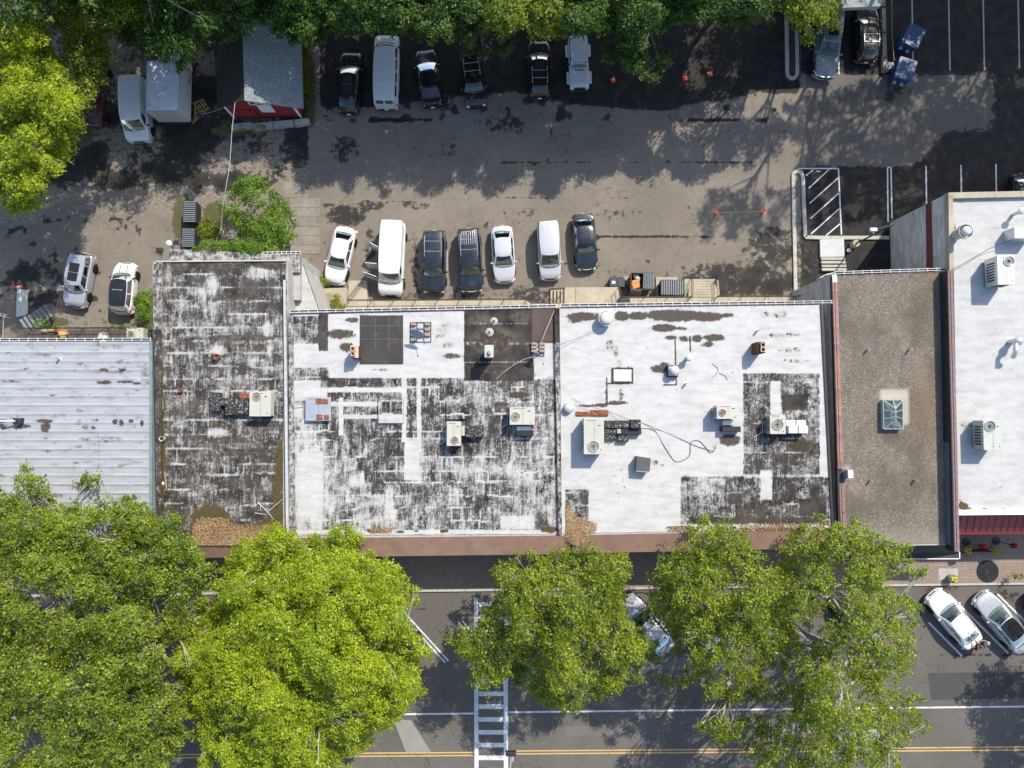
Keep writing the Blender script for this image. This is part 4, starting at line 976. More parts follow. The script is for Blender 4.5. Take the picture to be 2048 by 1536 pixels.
lf = on_gable('loft_door', xc-.80, 2.60, xc+.80, 3.45, M['white_trim'], .06)
on_gable('door_panel', xc-.66, 2.70, xc+.66, 3.35, M['dark_metal'], .075)
for s in (1, -1):
    mb = MB(); L = 1.35; mb.box((0, 0, 0), (L, .03, .09))
    o = mb.build('door_brace', M['white_trim']); o.parent = barn; o.matrix_parent_inverse = Matrix.Translation(-Vector(barn.location)); o.location = (xc, yw-.09, 3.02); o.rotation_euler = (0, s*.48, 0)
on_gable('white_panel', xc-.35, 1.25, xc+.75, 2.5, M['white_trim'])
on_gable('lower_door', xc-2.6, .1, xc-.9, 1.6, M['barn_red'], .06)
# corner boards
on_gable('corner_board', gS[0].x-.02, 0, gS[0].x+.16, zb_e-.1, M['white_trim']); on_gable('corner_board', gS[1].x-.16, 0, gS[1].x+.02, zb_e-.1, M['white_trim'])
# stone kerb blocks in front of the barn
for i, (a, b, c, d) in enumerate(((461, 248, 502, 244), (503, 247, 545, 243), (546, 243, 586, 239), (588, 239, 616, 236))):
    o = px_poly([(a, b), (c, d), (c+1, d+10), (a+2, b+12)], .5, 0, 'concrete_block', M['concrete_grey'], None)
    tag(o, ('first', 'second', 'third', 'fourth')[i]+' from the left of the long concrete blocks along the red barn front', 'concrete block', 'blocks along the barn')
# ------------------------------------------------------------------ rooftop equipment
def sub(root, mb, name, m, smooth=None, loc=None, rot=None):
    return mb.build(name, m, root, smooth, loc, rot)
def fan(root, x, y, z, r, ring_m, blade_m, nb=4):
    mb = MB(); mb.lathe([(r*1.12, 0), (r*1.14, .05), (r*1.02, .06), (r*.98, -.12), (r*.98, -.2)], (x, y, z), 28)
    f = sub(root, mb, 'fan_ring', ring_m, 40)
    mb = MB(); mb.lathe([(.0, 0), (r*.97, 0)], (x, y, z-.17), 20); mb.build('fan_well', M['black'], f)
    bl = MB()
    for k in range(nb):
        a = 2*math.pi*k/nb+.3
        vs = []
        for rr, wd in ((.12, .10), (.45, .26), (.9, .34)):
            for s, zz in ((-1, .03), (1, -.03)): vs.append((x+r*(rr*math.cos(a)-s*wd*math.sin(a)), y+r*(rr*math.sin(a)+s*wd*math.cos(a)), z-.07+zz))
        bl.add(vs, [(0, 1, 3, 2), (2, 3, 5, 4)])
    bl.lathe([(r*.22, -.03), (r*.22, .03), (0, .05)], (x, y, z-.06), 12); bl.build('fan_blades', blade_m, f)
    g = MB()
    for q in (.35, .62, .88):
        pts = [(x+r*q*math.cos(t), y+r*q*math.sin(t), z+.03) for t in np.linspace(0, 2*math.pi, 21)]; g.tube(pts, .009, 3, cap=False)
    for k in range(8):
        a = math.pi*k/8; g.tube([(x-r*math.cos(a), y-r*math.sin(a), z+.035), (x+r*math.cos(a), y+r*math.sin(a), z+.035)], .007, 3, cap=False)
    g.build('fan_guard', M['dark_metal'] if blade_m != M['copper'] else M['copper'], f)
def hvac(px0, py0, px1, py1, h, label, fanpx=None, fr=.28, cab='cream', z0=ZR, rz=0, ribs=False, bl='silver', group='air conditioning units on the roofs', louvre=-1, curb=.18):
    """box unit: photo rectangle of its top, height above the roof"""
    zt = z0+h; a = P(px0, py0, zt); b = P(px1, py1, zt); c = (a+b)/2
    w, d = abs(b.x-a.x), abs(a.y-b.y)
    r = empty('air_conditioner', (c.x, c.y, z0), rz, label, 'air conditioner', group)
    mb = MB(); mb.box((0, 0, (h+curb)/2), (w, d, h-curb), bev=.03); sub(r, mb, 'cabinet', M[cab])
    mb = MB(); mb.box((0, 0, curb/2), (w*.86, d*.86, curb)); sub(r, mb, 'curb', M['tarmetal'])
    mb = MB(); mb.box((0, 0, h+.012), (w*1.03, d*1.03, .024), bev=.01); top = sub(r, mb, 'top_panel', M[cab])
    if ribs:
        mb = MB()
        for k in range(7): mb.box((-w*.38+k*w*.127, d*.10, h+.032), (w*.018, d*.74, .016))
        mb.build('rib', M[cab], top)
    if fanpx:
        q = P(fanpx[0], fanpx[1], zt)-c; fan(r, q.x, q.y, h+.03, fr, M[cab], M[bl])
    mb = MB()
    for k in range(7): mb.box((louvre*(w/2+.012), -d*.32+k*d*.10, h*.55), (.02, d*.05, h*.5))
    for k in range(6): mb.box((-w*.3+k*w*.12, -d/2-.012, h*.55), (w*.06, .02, h*.5))
    sub(r, mb, 'louvre', M['dark_metal'])
    mb = MB(); mb.box((w*.28, d*.30, h+.03), (w*.12, .05, .03)); mb.box((w*.35, -d*.38, h+.03), (.06, .06, .03)); sub(r, mb, 'access_clip', M['dark_metal'])
    rq = random.Random(int(px0+py0)); mb = MB(); sx = rq.choice((-1, 1)); x_ = sx*(w/2+.05)
    mb.tube([(x_, d*.2, h*.4), (x_+sx*.12, d*.2, .08), (x_+sx*.15, d*.2-rq.uniform(.5, 1.0), .06), (x_+sx*rq.uniform(.3, .8), d*.2-1.1, .05)], .028, 6)
    mb.tube([(x_, d*.1, h*.3), (x_+sx*.1, d*.1, .05), (x_+sx*rq.uniform(.5, .9), d*.05, .05)], .02, 6); sub(r, mb, 'conduit', M['silver'], 50)
    mb = MB(); mb.box((-w*.12, d*.44, h+.03), (w*.5, .02, .02)); mb.box((w*.02, -d*.02, h+.026), (.012, d*.95, .008)); sub(r, mb, 'panel_seam', M['dark_metal'])
    return r
def duct(name, label, boxes, m='tarmetal', cat='duct', z0=ZR, group=None):
    """joined runs of duct: each (px0,py0,px1,py1,zlow,zhigh)"""
    q0 = boxes[0]; c = P((q0[0]+q0[2])/2, (q0[1]+q0[3])/2, z0)
    r = empty(name, c, 0, label, cat, group)
    for k, q in enumerate(boxes):
        zt = z0+q[5]; a = P(q[0], q[1], zt)-c; b = P(q[2], q[3], zt)-c
        mb = MB(); mb.box(((a.x+b.x)/2, (a.y+b.y)/2, (q[4]+q[5])/2), (abs(b.x-a.x), abs(a.y-b.y), q[5]-q[4]), bev=.03)
        s = sub(r, mb, 'duct_section', M[q[6] if len(q) > 6 else m])
        mb = MB(); n = max(1, int(abs(b.x-a.x)/.55))
        for i in range(1, n): mb.box((a.x+(b.x-a.x)*i/n, (a.y+b.y)/2, q[5]+.012), (.04, abs(a.y-b.y), .025))
        if n > 1: mb.build('duct_joint', M['dark_metal'], s)
    return r
hvac(500, 783.5, 540.5, 832, .95, 'beige air conditioner on the weathered tar roof, its rusty fan in one corner', (514, 793), .27, 'cream', bl='copper')
duct('duct', 'tarred box ducts reaching left from the beige unit on the weathered tar roof', [(420, 785, 438, 823, 0, .55), (450, 797, 475, 830, 0, .6), (475, 797, 499, 829, 0, .5), (436, 795, 452, 812, .1, .4), (478, 785, 499, 797, 0, .25, 'rust')])
hvac(894, 843.5, 921.5, 891, 1.0, 'tall narrow cream air conditioner with its fan at the street end', (909.5, 880), .24, 'cream', bl='copper', louvre=1)
duct('vent_box', 'dark louvred vent box just right of the tall narrow cream air conditioner', [(931, 851, 967, 875, 0, .55), (922, 852, 931, 872, .05, .4, 'cream')], cat='vent')
hvac(1020, 815, 1069, 849, 1.05, 'wide cream air conditioner with rusty fan near the dividing wall', (1031, 833), .29, 'cream', bl='copper')
duct('vent_box', 'low white and black vent box below the wide cream air conditioner', [(1033, 852, 1063, 861, 0, .6, 'silver'), (1033, 861, 1067, 872, 0, .55, 'black')], cat='vent')
r = empty('red_ball', P(1067, 853, ZR+.7), label='small red ball-shaped cap beside the wide cream air conditioner', cat='cap'); mb = MB(); mb.ball((0, 0, .06), .12); mb.lathe([(.06, -.6), (.06, 0)], n=8); sub(r, mb, 'cap', M['awn_red'], 60)
hvac(612, 795, 661, 841, .3, 'rusty pale blue-grey unit near the left end of the white and black roof', None, cab='silver')
r = empty('rust_panel', P(640, 818, ZR+.3), label='rusty lids on top of the low pale unit at the left of the patchy roof', cat='panel')
for (x0, y0, x1, y1) in ((632, 797, 643, 808), (644, 798, 656, 808), (633, 829, 645, 840), (648, 830, 658, 840)):
    a = P(x0, y0, ZR+.36)-r.location; b = P(x1, y1, ZR+.36)-r.location
    mb = MB(); mb.box(((a.x+b.x)/2, (a.y+b.y)/2, .055), (abs(b.x-a.x), abs(a.y-b.y), .03), bev=.05); sub(r, mb, 'lid', M['rust'])
hvac(1168, 837, 1207.5, 907.5, 1.35, 'big long pale green air conditioner with ribbed top on the bright white roof', (1187, 892.5), .36, 'cream', ribs=True, louvre=-1)
duct('duct', 'black tarred box ducts attached to the big long pale green air conditioner', [(1208, 841, 1262, 856, .1, .6), (1262, 839, 1282, 857, 0, .8), (1208, 857, 1236, 868, .1, .45), (1234, 857, 1283, 869, .05, .5, 'black'), (1236, 871, 1257, 884, 0, .4), (1234, 858, 1242, 867, .4, .62, 'silver'), (1208, 868, 1232, 880, 0, .35)])
duct('flashing_strip', 'rust-red metal strip behind the big long pale green air conditioner', [(1152, 823, 1182, 832, 0, .12, 'rust'), (1182, 820, 1217, 832, 0, .14, 'rust')], cat='flashing')
hvac(1434, 811.5, 1476, 837.5, 1.15, 'cream air conditioner with small rusty fan and dark left side, on bright white roof', (1444.5, 825), .23, 'cream', bl='copper')
duct('vent_box', 'silver and black twin vent boxes below the small cream air conditioner on bright white roof', [(1446, 840, 1470, 851, 0, .5, 'silver'), (1444, 853, 1482, 864, 0, .6, 'black')], cat='vent')
hvac(1540, 831.5, 1571, 867.5, 1.0, 'grey-green air conditioner with big silver fan next to a white duct', (1555, 849), .36, 'cream', louvre=-1)
duct('duct', 'clean white duct box running right from the grey-green air conditioner', [(1572, 840, 1612, 853, .2, .7, 'white_metal'), (1577, 851, 1616, 867, .1, .8, 'white_metal')], cat='duct')
hvac(1994, 511.5, 2029, 568.5, 1.5, 'large grey rooftop unit with black fan near the cable on the tall white roof', (2016.5, 522), .33, 'silver', z0=zw-.28, bl='dark_metal')
duct('vent_box', 'plain grey metal box at the right edge of the tall white roof', [(2028, 454, 2075, 477, 0, 1.1, 'silver')], z0=zw-.28, cat='vent')
hvac(1966, 841, 2004, 899.5, 1.3, 'grey-green rooftop unit with silver fan beside a brown stain on the tall white roof', (1979, 852), .34, 'greycab', z0=zw-.28)

def lathed(name, label, cat, px, py, z0, parts, zt=0, group=None, n=24):
    """round thing whose top stands at the photo point; parts: (name, profile, material)"""
    q = P(px, py, z0+zt); r = empty(name, (q.x, q.y, z0), 0, label, cat, group)
    for nm, prof, m in parts:
        mb = MB(); mb.lathe(prof, n=n); sub(r, mb, nm, M[m], 40)
    return r
lathed('exhaust_fan', 'largest round white mushroom vent by the rear edge of the bright white roof', 'roof vent', 1213.5, 635.5, ZR, [('base', [(.42, 0), (.40, .35)], 'dark_metal'), ('shroud', [(.40, .3), (.54, .55), (.54, .72), (.50, .73), (.48, .60)], 'white_metal'), ('cap', [(.44, .62), (.45, .78), (.38, .88), (.2, .95), (0, .97)], 'white_metal')], .9)
r = lathed('exhaust_fan', 'round silver fan on a square dark curb in the middle of the bright white roof', 'roof vent', 1350, 740.5, ZR, [('shroud', [(.25, .4), (.31, .6), (.30, .74), (.26, .75)], 'silver'), ('cap', [(.25, .66), (.25, .78), (.14, .86), (0, .88)], 'white_metal')], .8)
mb = MB(); mb.box((-.05, -.03, .2), (.78, .82, .4), bev=.04); sub(r, mb, 'curb', M['dark_metal']); mb = MB(); mb.box((-.05, -.03, .43), (.62, .66, .06), bev=.02); sub(r, mb, 'curb_cap', M['silver'])
lathed('ball_vent', 'small round white vent with a long shadow right of the square-curbed fan', 'roof vent', 1378.5, 715.5, ZR, [('pipe', [(.13, 0), (.13, .55)], 'silver'), ('cap', [(.20, .5), (.23, .62), (.16, .76), (0, .82)], 'white_metal')], .75)
lathed('turbine_vent', 'white round vent touching the dividing wall beside the rust-red strip', 'roof vent', 1138.5, 814.5, ZR, [('base', [(.40, 0), (.36, .1), (.30, .2)], 'white_metal'), ('shroud', [(.27, .15), (.33, .35), (.31, .44), (.27, .44)], 'silver'), ('cap', [(.22, .3), (.22, .48), (.1, .54), (0, .55)], 'white_metal')], .5)
for px, py, h, lab in ((1373, 767.5, .4, 'short vent pipe below right of the square-curbed fan'), (1517, 661, .4, 'thin leaning pipe near the rear of the bright white roof, above the twin-flue chimney'), (113, 717, .4, 'white pipe on the pale ribbed roof'), (655, 666, .15, 'small pipe stub')):
    if h < .2: continue
    r = lathed('vent_pipe', lab, 'pipe', px, py, ZR, [('pipe', [(.07, 0), (.07, h), (.055, h), (.055, h-.1)], 'silver'), ('flashing', [(.2, 0), (.12, .03), (.08, .07)], 'white_metal')], h, n=12)
lathed('vent_pipe', 'small white pipe flange left of the dark square roof patch', 'pipe', 711.5, 667, ZR, [('flashing', [(.23, 0), (.2, .02), (.08, .06)], 'white_metal'), ('pipe', [(.05, 0), (.05, .22), (.04, .22)], 'dish')], .1, n=14)
lathed('vent_pipe', 'rusty round stub in a burst of white coating on the weathered tar roof', 'pipe', 433, 714, ZR, [('pipe', [(.22, 0), (.22, .35), (.18, .36), (.17, .25), (0, .22)], 'rust')], .3, n=16)
lathed('vent_pipe', 'small round rusty vent near the left parapet of the weathered tar roof', 'pipe', 360, 781, ZR, [('pipe', [(.16, 0), (.16, .25), (.12, .26), (0, .2)], 'rust')], .2, n=14)
lathed('bucket', 'white bucket standing by the left parapet of the weathered tar roof', 'bucket', 323, 877.5, ZR, [('tub', [(.14, 0), (.17, .35), (.18, .36), (.15, .35), (.13, .05), (0, .04)], 'white_metal')], .35, n=16)
lathed('bowl', 'upturned white bowl by the left parapet, nearest the street', 'bowl', 323.5, 967.5, ZR, [('bowl', [(.15, 0), (.13, .10), (.06, .17), (0, .18)], 'white_metal')], .1, n=14)
for px, py, lab in ((1739.5, 699, 'left of the two short pipes behind the skylight'), (1824, 698, 'right of the two short pipes behind the skylight'), (1744.5, 962.5, 'left of the two short pipes on the street side of the skylight'), (1835, 961.5, 'right of the two short pipes on the street side of the skylight')):
    lathed('vent_pipe', lab, 'pipe', px, py, 7.17, [('pipe', [(.07, 0), (.07, .42), (.05, .42), (.05, .3)], 'silver')], .42, 'short pipes on the gravel roof', 12)
lathed('exhaust_stack', 'wide round beige exhaust stack near the corner of the tall white roof', 'roof vent', 1935, 461, zw-.28, [('base', [(.36, 0), (.36, .9)], 'cream'), ('shroud', [(.33, .85), (.50, 1.1), (.50, 1.35), (.47, 1.35), (.46, 1.12), (.36, 1.0), (0, .95)], 'cream'), ('cap', [(.28, 1.0), (.34, 1.35), (.30, 1.5), (.16, 1.6), (0, 1.62)], 'white_metal')], 1.5)
r = lathed('pipe_vent', 'curved silver pipe vent cut by the right edge on the tall white roof', 'roof vent', 2038, 682, zw-.28, [('base', [(.22, 0), (.2, .8)], 'silver'), ('cap', [(.28, .75), (.30, .95), (.2, 1.05), (0, 1.08)], 'silver')], .9)
mb = MB(); mb.tube([(0, 0, .6), (-.3, -.4, 1.0), (-.35, -.9, 1.0), (-.3, -1.1, .7)], .16, 10); sub(r, mb, 'elbow', M['silver'], 50)
lathed('pipe_vent', 'small white round vent at the right edge near the rear of the tall white roof', 'roof vent', 2045, 422, zw-.28, [('pipe', [(.12, 0), (.12, .9)], 'silver'), ('cap', [(.22, .85), (.24, 1.0), (.1, 1.12), (0, 1.13)], 'white_metal')], 1.0)
# horizontal white stove pipe on the pale roof
r = empty('stove_pipe', P(42, 842, ZR), label='dark box with a white pipe lying out of it on the pale ribbed roof', cat='pipe')
mb = MB(); mb.box((0, 0, .25), (.5, .42, .5), bev=.04); sub(r, mb, 'box', M['dark_metal']); mb = MB(); mb.tube([(0, 0, .45), (-.9, 0, .75)], .07, 10); sub(r, mb, 'pipe', M['white_metal'], 50)
mb = MB(); mb.tube([(0, 0, .4), (.2, .02, .9)], .035, 6); sub(r, mb, 'bracket', M['dark_metal'], 50)
r = empty('electric_box', P(276, 762, ZR), label='small pale blue box on the pale ribbed roof near the tar roof', cat='box'); mb = MB(); mb.box((0, 0, .1), (.5, .25, .2), bev=.03); sub(r, mb, 'box', M['silver']); mb = MB(); mb.box((0, 0, .21), (.4, .18, .03)); sub(r, mb, 'lid', M['dish'])

def chimney(px0, py0, px1, py1, h, label, m, fl, z0=ZR):
    a, b = P(px0, py0, z0+h), P(px1, py1, z0+h); c = (a+b)/2; w, d = abs(b.x-a.x), abs(a.y-b.y)
    r = empty('chimney', (c.x, c.y, z0), 0, label, 'chimney')
    mb = MB(); mb.box((0, 0, h/2-.04), (w*.94, d*.94, h-.08)); sub(r, mb, 'stack', M['brick'])
    mb = MB(); mb.box((0, 0, h-.04), (w, d, .08), bev=.02); sub(r, mb, 'cap', M[m])
    # brick courses, proud by turns
    bm = MB(); bm.box((0, 0, 0), (.2, .06, .065)); bme = bm.mesh('brick', M['brick'])
    n = int(w*.94/.22)
    for k in range(int(h/.16)):
        for i in range(n):
            for s in (-1, 1):
                link('brick', bme, r, (-w*.47+.11+i*(w*.94/n)+(.04 if k % 2 else 0), s*(d*.47), .1+k*.16))
    for (fx, fy) in fl:
        mb = MB(); s = .15; o = .11
        ring = lambda q, z: [(fx*w-q, fy*d-q, z), (fx*w+q, fy*d-q, z), (fx*w+q, fy*d+q, z), (fx*w-q, fy*d+q, z)]
        vs = ring(s, h)+ring(s, h+.25)+ring(o, h+.25)+ring(o, h-.3)
        fs = [(k*4+i, k*4+(i+1) % 4, k*4+4+(i+1) % 4, k*4+4+i) for k in range(3) for i in range(4)]; mb.add(vs, fs); f = sub(r, mb, 'flue', M['clay'])
        mb = MB(); mb.add(ring(o, h-.05), [(0, 1, 2, 3)]); mb.build('flue_opening', M['black'], f)
    return r
chimney(700, 691, 716.5, 716, 1.1, 'pale capped chimney with two square clay flues left of the dark roof patch', 'clay', ((-.08, .22), (-.08, -.18)))
chimney(1514, 683.5, 1531, 706, 1.2, 'dark brown brick chimney with two flues near the right end of the bright white roof', 'brick', ((.1, .2), (.1, -.22)))
r = empty('flue', P(976, 703, ZR), label='tall white metal flue box casting a long shadow on the dark roof patch', cat='flue')
a, b = P(969, 690, ZR+1.8)-r.location, P(987, 715, ZR+1.8)-r.location
mb = MB(); mb.box(((a.x+b.x)/2, (a.y+b.y)/2, .9), (abs(b.x-a.x)*.8, abs(a.y-b.y)*.9, 1.8), bev=.03); sub(r, mb, 'stack', M['silver'])
mb = MB(); mb.box(((a.x+b.x)/2, (a.y+b.y)/2, 1.82), (abs(b.x-a.x), abs(a.y-b.y), .07), bev=.02); sub(r, mb, 'cap', M['cream'])
mb = MB(); mb.box(((a.x+b.x)/2+.04, (a.y+b.y)/2-.1, 1.95), (.22, .3, .25), bev=.04); sub(r, mb, 'cowl', M['dish'])
for px, py, s, lab in ((988, 642, .22, 'upper of two round tarred pipe boots on the dark roof patch'), (979, 664, .24, 'lower of two round tarred pipe boots on the dark roof patch')):
    lathed('pipe_boot', lab, 'pipe', px, py, ZR, [('boot', [(s*1.3, 0), (s*.8, .06), (s*.4, .10)], 'concrete_grey'), ('pipe', [(.06, 0), (.06, .3), (.045, .3)], 'dark_metal')], .1, n=14)
# hood
r = empty('vent_hood', P(1282, 935, ZR), label='dark grey sloped sheet-metal hood standing alone on the bright white roof', cat='roof vent')
q = [P(1275, 913, ZR+.9), P(1302, 917, ZR+.9), P(1299, 944, ZR+.7), P(1272, 942, ZR+.7)]
q = [v-r.location for v in q]; mb = MB(); mb.add([(v.x, v.y, v.z) for v in q]+[(v.x*1.0, v.y, .0) for v in q], [(0, 3, 2, 1), (0, 1, 5, 4), (1, 2, 6, 5), (2, 3, 7, 6), (3, 0, 4, 7)]); sub(r, mb, 'hood', mat('hood_grey', (.13, .13, .12), .6, metal=.3, var=.2))
mb = MB(); mb.tube([q[3]+Vector((0, -.01, -.02)), q[2]+Vector((0, -.01, -.02))], .035, 6); sub(r, mb, 'lip', M['silver'])
# satellite dish with ballast frame
def dish(px, py, label, R=.48, frame=(821, 645, 862, 684), blocks=7, az=math.radians(200)):
    c = P(px, py, ZR+.9); r = empty('satellite_dish', (c.x, c.y, ZR), 0, label, 'satellite dish')
    mb = MB(); mb.lathe([(R, .12), (R*.98, .14), (R*.7, .06), (R*.35, .015), (0, 0), (0, -.015), (R*.35, 0), (R*.7, .045), (R, .11)], n=28)
    o = sub(r, mb, 'reflector', M['dish'], 60); o.location = (0, 0, .95); o.rotation_euler = (math.radians(58), 0, math.radians(-18))
    mb = MB(); mb.tube([(0, 0, .05), (0, .05, .6), (0, .03, .92)], .03, 8); mb.tube([(.05, -.02, .8), (.35, -.55, .95), (.42, -.7, 1.0)], .018, 6); sub(r, mb, 'mast', M['silver'], 50)
    mb = MB(); mb.box((.44, -.74, 1.0), (.07, .12, .07), bev=.015); sub(r, mb, 'receiver', M['dark_metal'])
    a, b = P(frame[0], frame[1], ZR)-r.location, P(frame[2], frame[3], ZR)-r.location
    fr = MB(); 
    for t in (0, .33, .66, 1):
        fr.box((a.x+(b.x-a.x)*t, (a.y+b.y)/2, .05), (.04, abs(a.y-b.y), .04)); fr.box(((a.x+b.x)/2, a.y+(b.y-a.y)*t, .05), (abs(b.x-a.x), .04, .04))
    sub(r, fr, 'ballast_frame', M['dark_metal'])
    bm = MB(); bm.box((0, 0, 0), (.38, .19, .19), bev=.015); me = bm.mesh('ballast_block', M['wood'])
    rr = random.Random(int(px)); k = 0
    for iy in range(4):
        for ix in (0.16, .84):
            if k >= blocks: break
            link('ballast_block', me, r, (a.x+(b.x-a.x)*ix, a.y+(b.y-a.y)*(.1+iy*.27), .12), (0, 0, rr.uniform(-.06, .06))); k += 1
    return r
dish(836, 666, 'large grey-blue satellite dish on a frame weighted with tan blocks', .50)
dish(1074, 706, 'small satellite dish on a block-weighted tray by the dividing wall', .22, (1064, 685, 1088, 712), 6)
# outline hatch on bright roof
r = empty('roof_hatch', P(1245, 751, ZR), label='low rectangular hatch outlined in tar on the bright white roof', cat='hatch')
a, b = P(1227, 739, ZR+.1)-r.location, P(1263, 763, ZR+.1)-r.location; mb = MB(); mb.box(((a.x+b.x)/2, (a.y+b.y)/2, .06), (abs(b.x-a.x), abs(a.y-b.y), .10), bev=.03); sub(r, mb, 'cover', M['white_metal'])
mb = MB(); mb.box(((a.x+b.x)/2, (a.y+b.y)/2, .02), (abs(b.x-a.x)+.28, abs(a.y-b.y)+.28, .05), bev=.02); sub(r, mb, 'curb', M['tarmetal'])
# skylight
r = empty('skylight', P(1785, 829, 7.17), label='glass hip-roofed skylight with pale frame on the gravel roof', cat='skylight')
z0, z1 = 7.17+.35, 7.17+.75
bs = [P(1766, 800, z0), P(1805, 800, z0), P(1806, 858, z0), P(1767, 858, z0)]; rd = [P(1791, 817, z1), P(1791.5, 840, z1)]
bs = [v-r.location for v in bs]; rd = [v-r.location for v in rd]
mb = MB(); mb.prism([v[:2] for v in bs], 0, .34); sub(r, mb, 'curb', M['greycab'])
sg = glass('skylight_glass', (.62, .68, .62), .08)
mb = MB(); mb.add([(*v[:2], .345) for v in bs], [(0, 3, 2, 1)] if False else [(0, 1, 2, 3)]); sub(r, mb, 'diffuser', mat('skylight_diffuser', (.30, .33, .31), .7))
def pane(qs, name='pane'):
    mb = MB(); mb.add(qs, [tuple(range(len(qs)))]); return sub(r, mb, name, sg)
def bar(a, b): mb = MB(); mb.tube([a+Vector((0, 0, .02)), b+Vector((0, 0, .02))], .028, 6); sub(r, mb, 'glazing_bar', M['silver'])
N_ = 3
for i in range(N_):
    t0, t1 = i/N_, (i+1)/N_
    for (s0, s1) in ((bs[0], bs[3]), (bs[1], bs[2])):
        pane([s0.lerp(s1, t0), s0.lerp(s1, t1), rd[0].lerp(rd[1], t1), rd[0].lerp(rd[1], t0)])
        if i: bar(s0.lerp(s1, t0), Vector((rd[0].lerp(rd[1], t0).x, s0.lerp(s1, t0).y if False else rd[0].lerp(rd[1], t0).y, rd[0].z)))
pane([bs[0], bs[1], rd[0]]); pane([bs[3], bs[2], rd[1]])
for a, b in ((bs[0], rd[0]), (bs[1], rd[0]), (bs[2], rd[1]), (bs[3], rd[1]), (rd[0], rd[1]), (bs[0], bs[1]), (bs[1], bs[2]), (bs[2], bs[3]), (bs[3], bs[0]), (bs[0].lerp(bs[1], .5), rd[0]), (bs[3].lerp(bs[2], .5), rd[1])): bar(a, b)
r = empty('junction_box', P(1693, 947, 7.4), label='shiny silver box among the tiles on the left coping of the gravel roof', cat='box')
mb = MB(); mb.box((0, 0, .3), (.40, .58, .6), bev=.03); sub(r, mb, 'box', M['silver']); mb = MB(); mb.box((0, 0, .61), (.36, .54, .03), bev=.01); sub(r, mb, 'lid', M['white_metal'])

def cable(name, label, pts, rad=.015, m='cable', sag=0, n=14, zoff=0):
    v = [P(*p) for p in pts]; out = []
    for i in range(len(v)-1):
        p0, p1, p2, p3 = v[max(i-1, 0)], v[i], v[i+1], v[min(i+2, len(v)-1)]
        for k in range(n):
            t = k/n; q = .5*((2*p1)+(-p0+p2)*t+(2*p0-5*p1+4*p2-p3)*t*t+(-p0+3*p1-3*p2+p3)*t**3)
            q.z -= sag*4*t*(1-t); out.append(q)
    out.append(v[-1]); mb = MB(); mb.tube(out, rad, 5)
    return tag(mb.build(name, M[m]), label, 'cable')
cable('cable', 'black cable looping in a wide curve across the bright white roof', [(1282, 845, ZR+.5), (1310, 862, ZR+.04), (1330, 895, ZR+.04), (1352, 923, ZR+.04), (1378, 912, ZR+.04), (1382, 885, ZR+.04), (1400, 883, ZR+.04), (1420, 905, ZR+.04), (1430, 897, ZR+.04), (1433, 885, ZR+.3)], .02)
cable('cable', 'straighter of the two black cables leaving the black tarred ducts', [(1282, 845, ZR+.5), (1320, 860, ZR+.04), (1370, 882, ZR+.04), (1395, 893, ZR+.04), (1428, 903, ZR+.04)], .017)
cable('cable', 'dark cable from the round vent by the dividing wall to the black ducts', [(1142, 796, ZR+.3), (1175, 812, ZR+.3), (1218, 823, ZR+.1), (1262, 842, ZR+.7)], .015)
cable('cable', 'black cable running down left from the grey rooftop box on the tall white roof', [(2040, 474, zw+.6), (1980, 497, zw+.1), (1940, 520, zw+.05), (1903, 540, zw+.25)], .02)
cable('cable', 'overhead wire crossing the dividing wall from the dish tray to the round vent', [(1118, 690, ZR+.5), (1150, 678, ZR+.3), (1180, 665, ZR+.2), (1208, 650, ZR+.6)], .014)
cable('cable', 'pale wire rising from the dish tray to the rear gutter', [(1077, 700, ZR+.4), (1090, 665, ZR+.8), (1109, 620, ZR+.2)], .02, 'wire')
cable('cable', 'pale wire curving from the dark patch to the small dish tray', [(992, 758, ZR+.05), (1020, 735, ZR+.3), (1045, 720, ZR+.4), (1073, 712, ZR+.4)], .018, 'wire')
cable('cable', 'thin dark wire from the small dish tray down to the patchy roof', [(1030, 745, ZR+.1), (1050, 728, ZR+.1), (1073, 714, ZR+.3)], .015)
cable('cable', 'thin wire across the corner of the patchy roof beside the dividing wall', [(1060, 765, ZR+.05), (1090, 775, ZR+.05), (1112, 785, ZR+.3)], .013)
cable('cable', 'thin stray wire squiggle in the middle of the bright white roof', [(1424, 727, ZR+.03), (1436, 738, ZR+.03), (1432, 748, ZR+.03), (1423, 757, ZR+.03)], .014)
cable('cable', 'thin stray wire left of the black mottled patch', [(1438, 746, ZR+.03), (1450, 752, ZR+.03), (1455, 761, ZR+.03)], .014)
cable('cable', 'dark wire lying over the passage roof', [(582, 534, 6.0), (590, 565, 5.8), (602, 600, 5.8)], .02)
